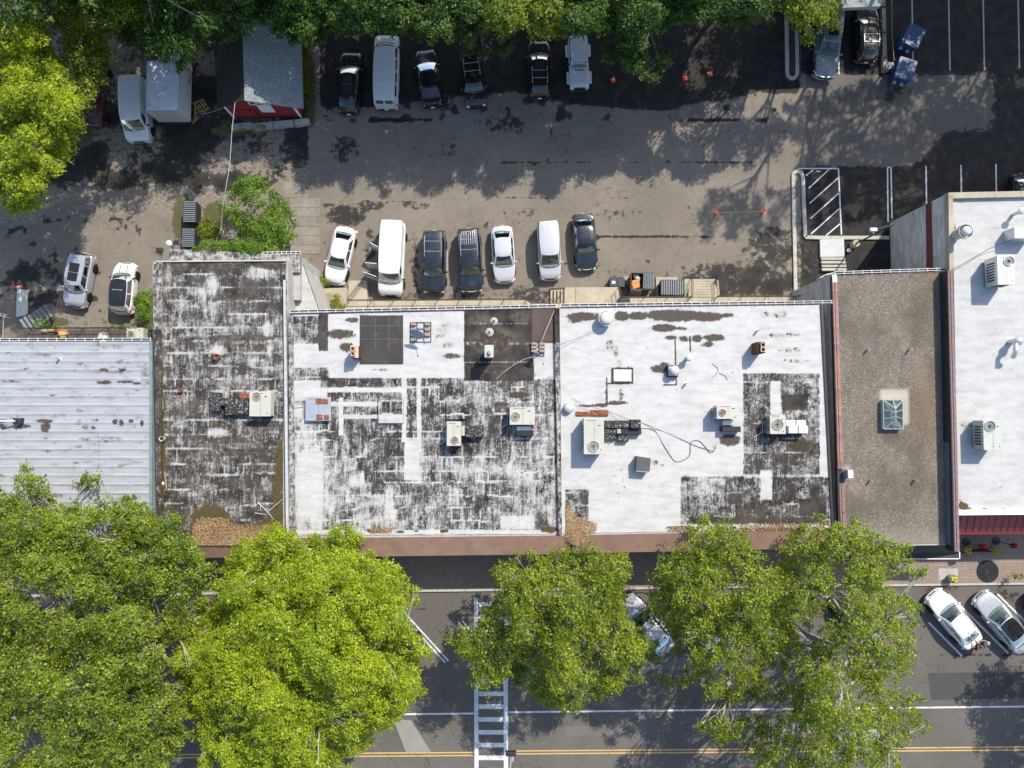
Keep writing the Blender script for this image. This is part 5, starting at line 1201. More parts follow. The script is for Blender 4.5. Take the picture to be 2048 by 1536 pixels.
# fallen branches and planks on the tar roof
r = empty('branch', P(540, 1020, ZR+.05), label='bare fallen branch lying on the moss of the weathered tar roof', cat='branch')
mb = MB()
for pts in ([(515, 1005, ZR+.1), (530, 1018, ZR+.25), (548, 1040, ZR+.1)], [(538, 1022, ZR+.1), (552, 1010, ZR+.2), (567, 997, ZR+.3)], [(510, 1026, ZR+.1), (535, 1030, ZR+.1)], [(520, 1008, ZR+.1), (522, 1022, ZR+.1)]):
    mb.tube([P(*p)-r.location for p in pts], .045, 5, r1=.02)
sub(r, mb, 'limb', mat('bare_wood', (.42, .40, .34), .9))
for a, b, lab in (((322, 765), (325, 818), 'long weathered plank lying along the left parapet of the tar roof'), ((329, 942), (333, 976), 'short pale stick by the left parapet near the street trees')):
    A, B = P(*a, ZR+.06), P(*b, ZR+.06); mb = MB(); d = B-A; mb.box(((A.x+B.x)/2, (A.y+B.y)/2, ZR+.06), (.12 if b[1] < 900 else .07, d.length, .05), rz=math.atan2(d.y, d.x)-math.pi/2)
    tag(mb.build('plank', M['wood']), lab, 'plank')

# ------------------------------------------------------------------ raised walkway behind the shops
ZW = 1.05
wk = empty('walkway', P(1000, 606, 0), label='raised pale concrete walkway with steps along the rear of the shops', cat='walkway')
def wslab(pts, z1, name='walk_slab', z0=0): return slab(wk, pts, z0, z1, name, M['concrete'])
for a in range(690, 1052, 45):
    b = min(a+44.4, 1052); wslab([(a, 602-(a-690)*.006), (b, 602-(b-690)*.006), (b, 645), (a, 645)], ZW)
wslab([(1052.4, 600), (1064, 608), (1064, 645), (1052.4, 645)], ZW)
for a in range(1065, 1128, 32): wslab([(a, 607), (a+31.5, 607), (a+31.5, 645), (a, 645)], ZW)
wslab([(1129, 574.6), (1150.4, 574.6), (1150.4, 645), (1129, 645)], ZW); wslab([(1151, 574.6), (1236, 574), (1240, 597), (1240, 645), (1151, 645)], ZW-.0)
for a in range(1241, 1384, 36): wslab([(a, 596), (a+35.5, 596), (a+35.5, 645), (a, 645)], ZW)
wslab([(1384, 595), (1428, 595), (1428, 645), (1384, 645)], ZW)
for a in range(1429, 1630, 27): wslab([(a, 594.5), (a+26.4, 594.5), (a+26.4, 645), (a, 645)], ZW)
for i in range(4):   # steps going up to the right
    x = 1101+i*7; wslab([(x, 579), (x+6.3, 579), (x+6.3, 606), (x, 606)], ZW*(i+1)/5, 'stair_tread')
for i in range(7):   # steps going down towards the lot
    y = 558+i*5.2; wslab([(1377, y), (1431+i*.8, y), (1431+i*.8, y+4.8), (1377, y+4.8)], ZW*(i+1)/8, 'stair_tread')
wslab([(1369, 558), (1377, 558), (1377, 598), (1369, 598)], .6, 'stair_cheek'); wslab([(1433, 560), (1437, 560), (1440, 598), (1434, 598)], .5, 'stair_cheek')
wslab([(1312, 554), (1355, 554), (1355, 600), (1312, 600)], .12, 'bin_pad'); wslab([(1245, 553), (1300, 553), (1300, 566), (1245, 566)], .10, 'bin_pad')
pad = empty('concrete_pad', P(700, 595, 0), label='pale concrete landing and ramp at the left end of the rear walkway', cat='landing')
for pts, z1 in (([(698, 561), (733, 561), (735, 602), (695, 604)], .75), ([(640, 577), (694, 575), (698, 590), (694, 645), (640, 645)], .6)): slab(pad, pts, 0, z1, 'landing_slab', M['concrete'])
dk = empty('wood_deck', P(648, 600, .6), label='small weathered wooden deck beside the shrub at the walkway end', cat='deck')
for i in range(9):
    y = 585+i*4.6; slab(dk, [(618, y), (662, y), (662, y+4.1), (618, y+4.1)], .62, .70, 'deck_board', M['wood'])
def railing(label, pts, z, hgt=.95, step=1.75, m='brown_rail', group='handrails along the rear walkway', mid=True):
    v = [P(a, b, z) if len(q) == 2 else P(a, b, q[2]) for q in pts for a, b in [q[:2]]]
    r = empty('railing', v[0], 0, label, 'railing', group); v = [q-r.location for q in v]
    for a, b in zip(v[:-1], v[1:]):
        for k, hh in enumerate((hgt, hgt*.5) if mid else (hgt,)):
            mb = MB(); mb.tube([a+Vector((0, 0, hh)), b+Vector((0, 0, hh))], .028, 6); sub(r, mb, 'rail', M[m])
        n = max(1, round((b-a).length/step))
        for i in range(n+1):
            if i == 0 and a is not v[0]: continue
            q = a.lerp(b, i/n); mb = MB(); mb.tube([q, q+Vector((0, 0, hgt))], .028, 6); sub(r, mb, 'post', M[m])
    return r
railing('long brown railing on the walkway edge in front of the parked cars', [(699, 603.5), (1051, 601.5), (1062, 608.5), (1100, 608.5)], ZW)
railing('brown railing round the landing beside the steps', [(1236, 576), (1240, 597.5), (1380, 597)], ZW)
railing('brown railing on the right-hand stretch of walkway', [(1432, 596), (1628, 595)], ZW)
railing('left handrail of the wide steps going down to the lot', [(1380, 560, .1), (1380, 594, ZW)], 0, mid=True)
railing('right handrail of the wide steps going down to the lot', [(1430, 560, .1), (1433, 594, ZW)], 0)
railing('slanting handrail left of the narrow steps', [(1084, 604, .05), (1099, 582, .05), (1128, 580, ZW)], 0)
railing('brown railing at the concrete landing on the left', [(700, 600, .75), (728, 566, .75)], 0)

# upper right steps beside the gravel-roofed building
ud = empty('entrance_steps', P(1665, 510, 0), label='pale concrete slab and steps between the soil strip and the gravel-roofed building', cat='steps')
slab(ud, [(1640, 479), (1688, 478), (1689, 513), (1641, 514)], 0, .20, 'landing_slab', mat('pale_blue_concrete', (.46, .48, .48), .8, var=.15))
for i in range(4):
    y = 514.5+i*7.2; slab(ud, [(1642+i*.7, y), (1690+i*.9, y), (1691+i*.9, y+5), (1643+i*.7, y+5)], -.2, .16-.0*i+(.12 if i % 2 else 0), 'stair_tread', M['kerb'])
railing('white railing behind the gravel-roofed building', [(1632, 560, .3), (1643, 553, .3), (1662, 549, .3)], 0, .9, 1.2, 'white_metal', None)

# left metal stair, deck and what stands on it
ds = empty('metal_deck', P(170, 670, 0), label='dark metal stair and deck behind the pale ribbed building', cat='deck')
for i in range(16):
    a = 34+i*17; slab(ds, [(a, 659), (a+15.5, 659), (a+15.5, 700), (a, 700)], 3.3, 3.4, 'deck_plate', mat('rusty_plate', (.085, .075, .068), .8, var=.3) if i == 0 else bpy.data.materials['rusty_plate'])
for i in range(7):
    t = i/6; c = P(50+46*t, 652-30*t, 3.1-2.6*t); mb = MB(); mb.box((0, 0, 0), (.22, 1.25, .05))
    o = mb.build('stair_tread', M['bin_lid'], None, loc=c, rot=(0, 0, math.radians(35))); in_root(ds, o)
for s in (-1, 1):
    o = MB(); off = Vector((math.sin(math.radians(-35)), math.cos(math.radians(35)), 0))*.66*s
    o.tube([P(44, 657, 3.25)+off, P(100, 618, .3)+off], .05, 6); in_root(ds, o.build('stringer', M['dark_metal']))
railing('dark handrail along the metal deck', [(64, 659, 3.4), (270, 658, 3.4)], 0, 1.0, 1.9, 'dark_metal', None)
railing('grey handrail at the top of the metal stair', [(14, 680, 3.3), (16, 630, 3.3), (20, 636, 3.3)], 0, .9, 1.5, 'silver', None)
hv = hvac(254, 656, 286, 677, .75, 'round-cornered cream air conditioner standing on the dark metal deck', (262.5, 669), .26, 'cream', z0=3.4, curb=.05)
lathed('washbasin', 'white round tub on the dark metal deck', 'tub', 207, 674, 3.4, [('tub', [(.3, 0), (.38, .3), (.40, .32), (.34, .28), (.28, .1), (0, .08)], 'white_metal')], .3)
r = empty('cardboard_box', P(130, 667, 3.4), .4, 'open cardboard box among rubbish on the dark metal deck', 'box')
mb = MB(); mb.box((0, 0, .18), (.5, .42, .36)); sub(r, mb, 'box', mat('tan_card', (.50, .30, .13), .85)); mb = MB(); mb.box((.05, .30, .34), (.46, .22, .015)); mb.box((-.02, -.28, .33), (.46, .2, .015)); sub(r, mb, 'flap', M['pallet'])
r = empty('rubbish', P(98, 662, 3.4), label='heap of crumpled brown rubbish on the dark metal deck', cat='rubbish')
for k, (dx, dy, m) in enumerate(((0, 0, 'wood'), (.5, .05, 'pallet'), (.9, 0, 'rust'), (1.3, -.3, 'wood'))):
    mb = MB(); mb.ball((dx-.3, dy, .09), (.3, .16, .1), 7, 4); sub(r, mb, 'wrapper', M[m])
r = empty('white_board', P(43, 603, 0), label='white painted board lying near the metal stair at the left edge', cat='board')
mb = MB(); mb.prism([(P(a, b, .3)-r.location)[:2] for a, b in ((34, 576), (55, 581), (55, 630), (32, 634))], .22, .3); sub(r, mb, 'board', mat('dirty_white', (.48, .50, .46), .7, var=.2, scale=1.5, dirt=((.2, .22, .18), .5)))
mb = MB(); mb.prism([(P(a, b, .2)-r.location)[:2] for a, b in ((36, 580), (53, 584), (53, 628), (34, 631))], 0, .22); sub(r, mb, 'base', M['dark_metal'])
# ------------------------------------------------------------------ vehicles
def interp(pr, f):
    for (a, va), (b, vb) in zip(pr[:-1], pr[1:]):
        if f <= b: return va+(vb-va)*max(0, (f-a))/(b-a) if b > a else vb
    return pr[-1][1]
K = {   # outlines of the kinds: top line of the body, and the cabin: rear base, rear top, front top, front base (share of length), roof height
 'sedan': dict(W=1.83, top=[(0, .55), (.006, .80), (.03, .98), (.12, 1.02), (.30, 1.0), (.70, .97), (.78, .93), (.92, .82), (.975, .70), (1, .45)], cab=(.12, .27, .55, .715), Hr=1.45, wt=.70, n=(5, 4)),
 'suv':   dict(W=1.92, top=[(0, .60), (.008, .95), (.03, 1.10), (.68, 1.10), (.76, 1.08), (.93, .98), (.975, .82), (1, .5)], cab=(.02, .07, .60, .72), Hr=1.82, wt=.76, n=(8, 6)),
 'cross': dict(W=1.88, top=[(0, .60), (.008, .92), (.03, 1.04), (.68, 1.02), (.78, .98), (.93, .86), (.975, .74), (1, .45)], cab=(.025, .13, .56, .72), Hr=1.62, wt=.72, n=(5, 4)),
 'van':   dict(W=2.02, top=[(0, .60), (.004, 1.15), (.02, 1.30), (.80, 1.28), (.84, 1.22), (.94, 1.08), (.985, .85), (1, .5)], cab=(.008, .022, .72, .82), Hr=2.10, wt=.86, n=(12, 8)),
 'mini':  dict(W=1.80, top=[(0, .60), (.006, 1.05), (.02, 1.20), (.74, 1.15), (.80, 1.08), (.93, .92), (.98, .75), (1, .45)], cab=(.012, .04, .60, .775), Hr=1.90, wt=.84, n=(9, 5)),
 'jeep':  dict(W=1.60, top=[(0, .7), (.006, 1.05), (.02, 1.12), (.60, 1.12), (.64, 1.14), (.95, 1.08), (.985, 1.0), (1, .7)], cab=(.02, .03, .56, .60), Hr=1.82, wt=.88, n=(14, 12)),
}
_wheel = {}
def wheel_mesh():
    if not _wheel:
        r = .34; mb = MB(); mb.lathe([(.21, -.11), (.31, -.115), (r, -.08), (r, .08), (.31, .115), (.21, .11)], n=20, axis='y'); _wheel['t'] = mb.mesh('wheel', M['tyre'], 40)
        mb = MB(); mb.lathe([(0, .085), (.05, .09), (.07, .06), (.19, .09), (.215, .10), (.215, -.10), (.19, -.09), (.07, -.06), (0, -.085)], n=20, axis='y'); _wheel['r'] = mb.mesh('rim', M['rim'], 30)
    return _wheel
def car(name, label, front, rear, kind, pm, zg=0.0, glassm='glass', windows=None, roofm=None, extras=(), cat='car', group=None, over=None):
    k = dict(K[kind]); 
    if over: k.update(over)
    A, B = P(*front[:2], zg+front[2]), P(*rear[:2], zg+rear[2])
    d = A-B; d.z = 0; L = d.length; ang = math.atan2(d.y, d.x); c = (A+B)/2
    r = empty(name, (c.x, c.y, zg), ang, label, cat, group)
    W, Hr, cab, top = k['W'], k['Hr'], k['cab'], k['top']; pm = M[pm]; rm = M[roofm] if roofm else pm; rb, rt, ft, fb = cab
    X = lambda f: (f-.5)*L
    def hw(f):
        e = 2*f-1; n = k['n'][0] if e < 0 else k['n'][1]; return W/2*max(.05, 1-abs(e)**n)**(1/n)
    wf, wr = 1-.88/L*1.0-.02, .95/L+.02
    fs_ = sorted(set([.004, .012, .025, .045, .07]+[i/34 for i in range(4, 31)]+[.93, .955, .972, .984, .993, .997]+[w+o/L for w in (wf, wr) for o in (-.42, -.36, -.25, -.12, 0, .12, .25, .36, .42)]))
    rows = []
    for f in fs_:
        w = hw(f); zt = interp(top, f); x = X(f); zb = .24
        if f < .01 or f > .99: zb = .34
        for q in (wf, wr):
            dx = (f-q)*L
            if abs(dx) < .40: zb = max(zb, .34+math.sqrt(.40**2-dx*dx)*.95)
        zb = min(zb, zt-.15); zs = zt-.10; row = []
        for t in (0, .3, .6, 1): row.append((x, w*(1-.05*(1-t)**2-.015*t), zb+(zs-zb)*t))
        row += [(x, w*.955, zt-.03), (x, w*.88, zt)]
        inn = rb+.03 < f < fb-.03
        row += [(x, w*.80, .62 if inn else zt+.012), (x, w*.4, .60 if inn else zt+.026), (x, 0, .60 if inn else zt+.03)]
        rows.append((row, inn))
    mb = MB(); vs = []; n = len(rows[0][0])
    for row, _ in rows: vs += row+[(x, -y, z) for x, y, z in row[-2::-1]]
    m = 2*n-1; fc = []; mi = []
    for i in range(len(rows)-1):
        inn = rows[i][1] and rows[i+1][1]
        for j in range(m-1):
            fc.append((i*m+j, i*m+j+1, (i+1)*m+j+1, (i+1)*m+j)[::-1]); mi.append(1 if (inn or (rows[i][1] or rows[i+1][1])) and 5 <= j < m-6 else 0)
    fc.append(tuple(range(m))[::-1]); mi.append(0); fc.append(tuple(len(rows)*m-m+j for j in range(m))); mi.append(0)
    mb.v = vs; mb.f = fc; mb.m = mi
    body = mb.build('body', [pm, M['interior']], r, 35)
    # cabin rings
    wbr = lambda f: hw(max(.03, min(.97, f)))*.90
    wt0 = W/2*k['wt']; bowb, bowt = (.20, .10) if kind not in ('jeep',) else (.02, .02); rbow = .10 if kind in ('sedan', 'cross') else .03
    zbelt = lambda f: interp(top, f)-.005
    def topP(s, t):      # s rear..front, t -1..1 across
        xr = X(rt)-rbow*.6*(1-t*t); xf = X(ft)+bowt*(1-t*t)
        return Vector((xr+(xf-xr)*s, t*wt0*(1-.10*abs(2*s-1)**3), Hr-.055*abs(t)**3-.05*abs(2*s-1)**4))
    def botP(s, t):
        f = rb+(fb-rb)*s
        xr = X(rb)-rbow*(1-t*t); xf = X(fb)+bowb*(1-t*t); return Vector((xr+(xf-xr)*s, t*wbr(f), zbelt(f)))
    def srf(which):
        if which == 'front': return lambda u, v: botP(1, 2*u-1).lerp(topP(1, 2*u-1), v)+Vector((.03, 0, .02))*math.sin(math.pi*v)
        if which == 'rear': return lambda u, v: botP(0, 2*u-1).lerp(topP(0, 2*u-1), v)+Vector((-.03, 0, .02))*math.sin(math.pi*v)
        sg = 1 if which == 'left' else -1
        return lambda u, v: botP(u, sg).lerp(topP(u, sg), v)+Vector((0, sg*.03, 0))*math.sin(math.pi*v)
    def patch(mb, S, u0, u1, v0, v1, nu=4, nv=2, off=0.0, flip=False):
        g = [[S(u0+(u1-u0)*i/nu, v0+(v1-v0)*j/nv) for i in range(nu+1)] for j in range(nv+1)]
        vs = [p for row in g for p in row]; fs = [(j*(nu+1)+i, j*(nu+1)+i+1, (j+1)*(nu+1)+i+1, (j+1)*(nu+1)+i) for j in range(nv) for i in range(nu)]
        if flip: fs = [f[::-1] for f in fs]
        mb.add(vs, fs)
    fr = MB()
    wins = windows if windows is not None else ([(.06, .30), (.33, .62), (.65, .93)] if kind in ('suv', 'van') else [(.10, .46), (.50, .92)])
    spec = {'front': [(.05, .95, .05, .95)], 'rear': [(.07, .93, .12, .90)], 'left': [(a, b, .10, .88) for a, b in wins], 'right': [(a, b, .10, .88) for a, b in wins]}
    if kind == 'van' and windows is not None: spec['rear'] = [(.08, .46, .35, .88), (.54, .92, .35, .88)]
    gmat = M['glass']; dm = M[glassm]
    for wn_, rects in spec.items():
        S = srf(wn_); fl = wn_ in ('rear', 'right'); fl = not fl if wn_ in ('front', 'rear') else fl
        if not rects: patch(fr, S, 0, 1, 0, 1, 8, 2, flip=fl); continue
        va, vb = rects[0][2], rects[0][3]
        patch(fr, S, 0, 1, 0, va, 8, 1, flip=fl); patch(fr, S, 0, 1, vb, 1, 8, 1, flip=fl)
        us = [0]+[u for q in rects for u in q[:2]]+[1]
        for i in range(0, len(us), 2): patch(fr, S, us[i], us[i+1], va, vb, 1, 2, flip=fl)
        for q in rects:
            g = MB(); patch(g, S, q[0], q[1], va, vb, 8 if wn_ in ('front', 'rear') else 4, 3, flip=fl)
            nm = {'front': 'windscreen', 'rear': 'rear_window'}.get(wn_, 'side_window')
            g.build(nm, gmat if wn_ == 'front' else dm, r, 40)
            if wn_ in ('front',) or (wn_ == 'rear' and kind != 'van'):
                pts = [S(q[0]+(q[1]-q[0])*i/8, va) for i in range(9)]; t = MB(); t.tube([p+Vector((.012 if wn_ == 'front' else -.012, 0, .004)) for p in pts], .016, 4); t.build('window_seal', M['black'], r)
    fr.build('pillar_frame', pm, r, 40)
    # roof
    mb = MB(); nu, nv = 10, 8
    g = [[topP(i/nu, -1+2*j/nv)+Vector((0, 0, .004)) for i in range(nu+1)] for j in range(nv+1)]
    mb.add([p for row in g for p in row], [(j*(nu+1)+i, j*(nu+1)+i+1, (j+1)*(nu+1)+i+1, (j+1)*(nu+1)+i) for j in range(nv) for i in range(nu)])
    roof = mb.build('roof', rm, r, 40)
    if 'ribs' in extras or 'ribs_rear' in extras:
        s0, s1 = (.06, .94) if 'ribs' in extras else (.04, .42)
        t = MB()
        for j in range(7 if kind != 'mini' else 8):
            tt = -.72+1.44*j/(6 if kind != 'mini' else 7); t.tube([topP(s0+(s1-s0)*i/6, tt)+Vector((0, 0, .008)) for i in range(7)], .016, 5)
        t.build('roof_ribs', rm if pm != M['p_navy'] else M['p_silver' if 'ribs_rear' in extras else 'p_navy'], roof, 40)
    if 'rails' in extras:
        for sg in (-1, 1):
            t = MB(); t.tube([topP(s, sg*.90)+Vector((0, 0, .07 if 0 < i < 5 else .0)) for i, s in enumerate((.10, .14, .34, .54, .70, .74))], .022, 6); t.build('roof_rail', M['silver'], roof, 40)
        for s in (.28, .58):
            t = MB(); t.tube([topP(s, -.9)+Vector((0, 0, .07)), topP(s, .9)+Vector((0, 0, .07))], .018, 6); t.build('roof_crossbar', M['silver'], roof, 40)
    if 'sunroof' in extras or 'sunroof_big' in extras:
        s0, s1 = (.66, .86) if 'sunroof' in extras else (.28, .88); t = MB()
        g = [[topP(s0+(s1-s0)*i/4, -.58+1.16*j/4)+Vector((0, 0, .010)) for i in range(5)] for j in range(5)]
        t.add([p for row in g for p in row], [(j*5+i, j*5+i+1, (j+1)*5+i+1, (j+1)*5+i) for j in range(4) for i in range(4)]); t.build('sunroof', M['black'] if 'sunroof_big' in extras else M['p_black'], roof, 40)
        if 'sunroof_big' in extras: t = MB(); sm = (s0+s1)/2+.02; t.tube([topP(sm, -.6)+Vector((0, 0, .012)), topP(sm, .6)+Vector((0, 0, .012))], .025, 4); t.build('sunroof_bar', pm, roof)
    # antenna fin
    if kind in ('sedan', 'cross', 'suv', 'mini'): t = MB(); q = topP(.10, 0); t.ball((q.x, q.y, q.z+.02), (.06, .02, .04), 6, 4); t.build('antenna', M['black'] if pm in (M['p_white'], M['p_pearl'], M['p_silver']) else pm, roof)
    # hood and boot lids, slightly proud so their shut lines read
    def lid(f0, f1, nm, wy=.80):
        t = MB(); g = []
        for j in range(9):
            yy = -1+2*j/8; row = []
            for i in range(7):
                f = f0+(f1-f0)*i/6; bow = (.12*(1-yy*yy))/L if nm == 'bonnet' else 0; ff = min(.985, f+bow*(1 if nm == 'bonnet' else 0)); q = yy*wy*hw(min(ff, f1))
                row.append(Vector((X(ff), q, interp(top, ff)+.030-.020*yy*yy+.006)))
            g.append(row)
        t.add([p for row in g for p in row], [(j*7+i, j*7+i+1, (j+1)*7+i+1, (j+1)*7+i) for j in range(8) for i in range(6)]); return t.build(nm, pm, r, 40)
    bon = lid(fb+.015, .955 if kind != 'jeep' else .975, 'bonnet', .80)
    if 'scoop' in extras: t = MB(); t.box((X(.86), 0, interp(top, .86)+.045), (.62, .46, .03), bev=.02); t.build('bonnet_scoop', pm, bon)
    if kind == 'sedan': lid(.015, rb-.02, 'boot_lid', .76)
    # shut lines down the sides
    t = MB()
    for f in ((rt+.06, (rt+ft)/2, fb-.03) if kind != 'van' else (.52, .66, fb-.02)):
        for sg in (-1, 1): t.tube([(X(f), sg*(hw(f)*.97+.004), z) for z in (.35, .6, interp(top, f)-.12)], .008, 4)
    t.build('door_seam', M['black'], r)
    # interior
    it = MB(); it.box((X(fb)-.22, 0, .98 if kind != 'van' else 1.1), (.40, W*.74, .22), bev=.08); it.build('dashboard', M['interior'], r)
    sx = [X(fb)-1.05]+([X(rt)+.55] if kind != 'van' else []); 
    for q, x in enumerate(sx):
        for sg in ((-1, 1)):
            s = MB(); s.box((x, sg*W*.21, .78), (.48, .46, .22), bev=.07); s.box((x-.24, sg*W*.21, 1.06), (.16, .46, .56), bev=.06); s.build('seat', M['seat'], r)
    t = MB(); t.lathe([(.17, -.012), (.19, 0), (.17, .012), (.16, 0), (.17, -.012)], n=14, axis='x'); t.build('steering_wheel', M['black'], r, loc=(X(fb)-.58, W*.2, 1.02))
    # wheels
    wm = wheel_mesh(); yo = W/2-.105 if kind != 'jeep' else W/2+.06
    for f in (wf, wr):
        for sg in (-1, 1): w_ = link('wheel', wm['t'], r, (X(f), sg*yo, .34)); link('rim', wm['r'], w_)
    # lamps, mirrors, bumper, grille, plate
    zf = interp(top, .965)-.14; xf = X(.955) if kind != 'jeep' else X(.99)
    for sg in (-1, 1):
        t = MB(); t.ball((0, 0, 0), (.20, .17, .10) if kind not in ('van', 'jeep') else (.07, .15, .12), 10, 6); t.build('headlight', M['lamp_clear'], r, 40, loc=(xf+(.03 if kind == 'van' else 0), sg*hw(.955)*.80, zf))
        t = MB(); t.ball((0, 0, 0), (.10, .13, .13) if kind in ('sedan', 'cross') else (.05, .07, .24), 10, 6); t.build('taillight', M['lamp_red'], r, 40, loc=(X(.018), sg*hw(.03)*.93, interp(top, .03)-.20))
        t = MB(); t.ball((0, 0, 0), (.08, .13, .10), 10, 6); t.tube([(0, -sg*.22, -.04), (0, 0, 0)], .03, 5); t.build('wing_mirror', M['black'] if pm in (M['p_white'], M['p_navy']) and kind != 'sedan' else pm, r, 40, loc=(X(fb)-.22, sg*(hw(fb)+.06), interp(top, fb)+.03))
    t = MB(); t.box((X(.992), 0, zf-.08), (.10, hw(.97)*1.05, .14), bev=.04); t.build('grille', M['black'], r)
    bm_ = M['black'] if kind in ('van', 'jeep') else pm
    t = MB(); q = [(X(1)-.02-.28*abs(y)**3, y*W*.46) for y in np.linspace(-1, 1, 9)]; t.tube([(x, y, .44) for x, y in q], .10, 6); t.build('front_bumper', bm_, r, 50)
    t = MB(); q = [(X(0)+.02+.20*abs(y)**4, y*W*.46) for y in np.linspace(-1, 1, 9)]; t.tube([(x, y, .46) for x, y in q], .10, 6); t.build('rear_bumper', M['black'] if kind == 'van' else pm, r, 50)
    t = MB(); t.box((X(0)-.06, 0, .62), (.02, .31, .16)); t.build('number_plate', M['white_band'], r)
    t = MB()
    for sg in (-1, 1): t.tube([srf('front')(.5+sg*.32, .03)+Vector((.03, 0, .02)), srf('front')(.5+sg*.02, .20)+Vector((.03, 0, .025))], .01, 4)
    t.build('wiper', M['black'], r)
    if 'chrome' in extras: t = MB(); q = [(X(1)-.03-.45*abs(y)**2.2, y*W*.47) for y in np.linspace(-1, 1, 13)]; t.tube([(x, y, interp(top, .975)-.06) for x, y in q], .035, 6); t.build('chrome_strip', M['silver'], r, 50)
    if 'stripes' in extras:
        for sg in (-1, 1): t = MB(); t.tube([(X(f), sg*W*.16, interp(top, f)+.045) for f in np.linspace(fb+.05, .95, 6)], .022, 4); t.build('bonnet_stripe', M['black'], bon)
    if 'steps' in extras:
        for sg in (-1, 1): t = MB(); t.tube([(X(wr)+.5, sg*(W/2+.03), .36), (X(wf)-.5, sg*(W/2+.03), .36)], .05, 6); t.build('side_step', M['silver'], r, 50)
    if kind == 'jeep':
        for f in (wf, wr):
            for sg in (-1, 1): t = MB(); t.box((X(f)+.02, sg*(W/2+.08), .86), (1.0, .26, .12), bev=.08); t.build('wheel_arch', pm, r)
        t = MB(); t.box((X(1)+.08, 0, .62), (.16, 1.62, .22), bev=.05); t.build('steel_bumper', M['black'], r); t = MB(); t.box((X(1)+.02, 0, .93), (.06, .9, .26), bev=.02); t.build('grille_bars', M['black'], r)
        t = MB()
        for k_ in range(3): t.box((X(fb)+.28, -.25+.25*k_, 1.18), (.10, .18, .02))
        for sg in (-1, 1): t.ball((X(.86), sg*.33, 1.14), .03, 6, 4)
        t.build('bonnet_vent', M['black'], bon)
    return r, X, W

car('parked_car', 'white sedan parked askew at the left end of the sunlit row', (668, 568, .5), (693, 453.5, .9), 'sedan', 'p_white', over=dict(W=1.84))
vr, vX, vW = car('parked_van', 'long white cargo van with its left side doors standing open', (782, 593, .55), (783, 437, 2.0), 'van', 'p_white', windows=[(.84, .97)], extras=('ribs',), cat='van')
# its open doors stand on the photo's left, the van's right-hand side (it faces the walkway)
for nm, hx, ang_, ww, z1, bp in (('front_door', .235, 72, 1.15, 1.35, 0), ('side_door', .10, 88, .95, 1.95, 0), ('side_door', -.07, -118, .80, 1.95, 0)):
    mb = MB(); mb.box((-ww/2, 0, (.4+1.25)/2), (ww, .07, .85), bev=.03)
    for a, b in (((-ww+.03), -ww+.10), (-.10, -.03)): mb.box(((a+b)/2, 0, 1.55), (.07, .05, .65))
    mb.box((-ww/2, .02, 1.87), (ww*.94, .05, .07))
    o = mb.build(nm, M['p_white'], vr, loc=(vX(.5+hx*1.3), -vW/2, 0), rot=(math.radians(-4), 0, math.radians(ang_ if ang_ > 0 else 180+ang_)))
    g = MB(); g.box((-ww/2, 0, 1.55), (ww*.78, .02, .56)); g.build('door_window', M['glass_dark'] if nm == 'front_door' else M['p_white'], o)
car('parked_suv', 'navy-black SUV with silver side steps, right next to the open-doored white van', (868.5, 587, .6), (867, 457.5, 1.4), 'suv', 'p_navy', extras=('rails', 'ribs', 'sunroof', 'steps'), cat='suv')
car('parked_suv', 'navy-black SUV with a bonnet scoop, chrome front trim and two roof hatches', (944, 585, .6), (936, 453, 1.4), 'suv', 'p_navy', extras=('rails', 'ribs_rear', 'sunroof', 'scoop', 'chrome'), cat='suv')
car('parked_car', 'pale pearl sedan parked between the second dark SUV and the small cargo van', (1010, 565.5, .5), (1003, 450.5, .9), 'sedan', 'p_pearl', over=dict(W=1.84))
car('parked_van', 'small white cargo van with a ribbed roof parked left of the dark sedan', (1101, 560, .5), (1096, 437.5, 1.85), 'mini', 'p_pearl', windows=[(.62, .80), (.84, .97)], extras=('ribs',), cat='van')
car('parked_car', 'dark blue-black sedan at the right end of the sunlit row', (1173.5, 541, .5), (1166, 426.5, .9), 'sedan', 'p_navy', extras=('sunroof', 'chrome'), over=dict(W=1.86))
car('parked_car', 'dark crossover parked in deep shade at the left end of the back row', (703, 104, .7), (698, 228, .6), 'cross', 'p_black', glassm='glass_dark', extras=('sunroof_big',))
car('parked_van', 'white passenger van with side windows in the shaded back row', (776, 72, .6), (773, 217, .7), 'van', 'p_white', glassm='glass_dark', windows=[(.10, .30), (.34, .52), (.56, .76), (.80, .96)], extras=('ribs',), cat='van')
car('parked_car', 'black sedan with a greenish rear window in the shaded back row', (850, 100, .6), (865.5, 214, .6), 'sedan', 'p_black', over=dict(W=1.88))
car('parked_suv', 'small black SUV with pale roof rails in the shaded back row', (953, 216, .5), (940, 108, 1.4), 'suv', 'p_black', extras=('rails',), cat='suv', over=dict(W=1.82, Hr=1.70))
car('parked_suv', 'black estate car with a glass roof and red tail lamps beside the white off-roader', (1077, 82, .6), (1079.5, 196, .6), 'cross', 'p_black', glassm='glass_dark', extras=('rails', 'sunroof_big'), cat='suv')
car('off_roader', 'white boxy off-roader with flared wheel arches in the shaded back row', (1158.5, 181, .6), (1156, 70, 1.3), 'jeep', 'p_white', glassm='glass_dark', cat='off-roader')
car('parked_van', 'white cargo van parked in shade beside the grey truck box', (281, 287, .5), (256, 147, 2.05), 'van', 'p_white', windows=[(.82, .97)], extras=('ribs',), cat='van')
car('parked_suv', 'silver SUV with a black glass roof in the left yard', (152, 615, .5), (158, 503, 1.5), 'suv', 'p_silver', glassm='glass_dark', extras=('sunroof_big',), cat='suv', over=dict(W=1.80, Hr=1.72))
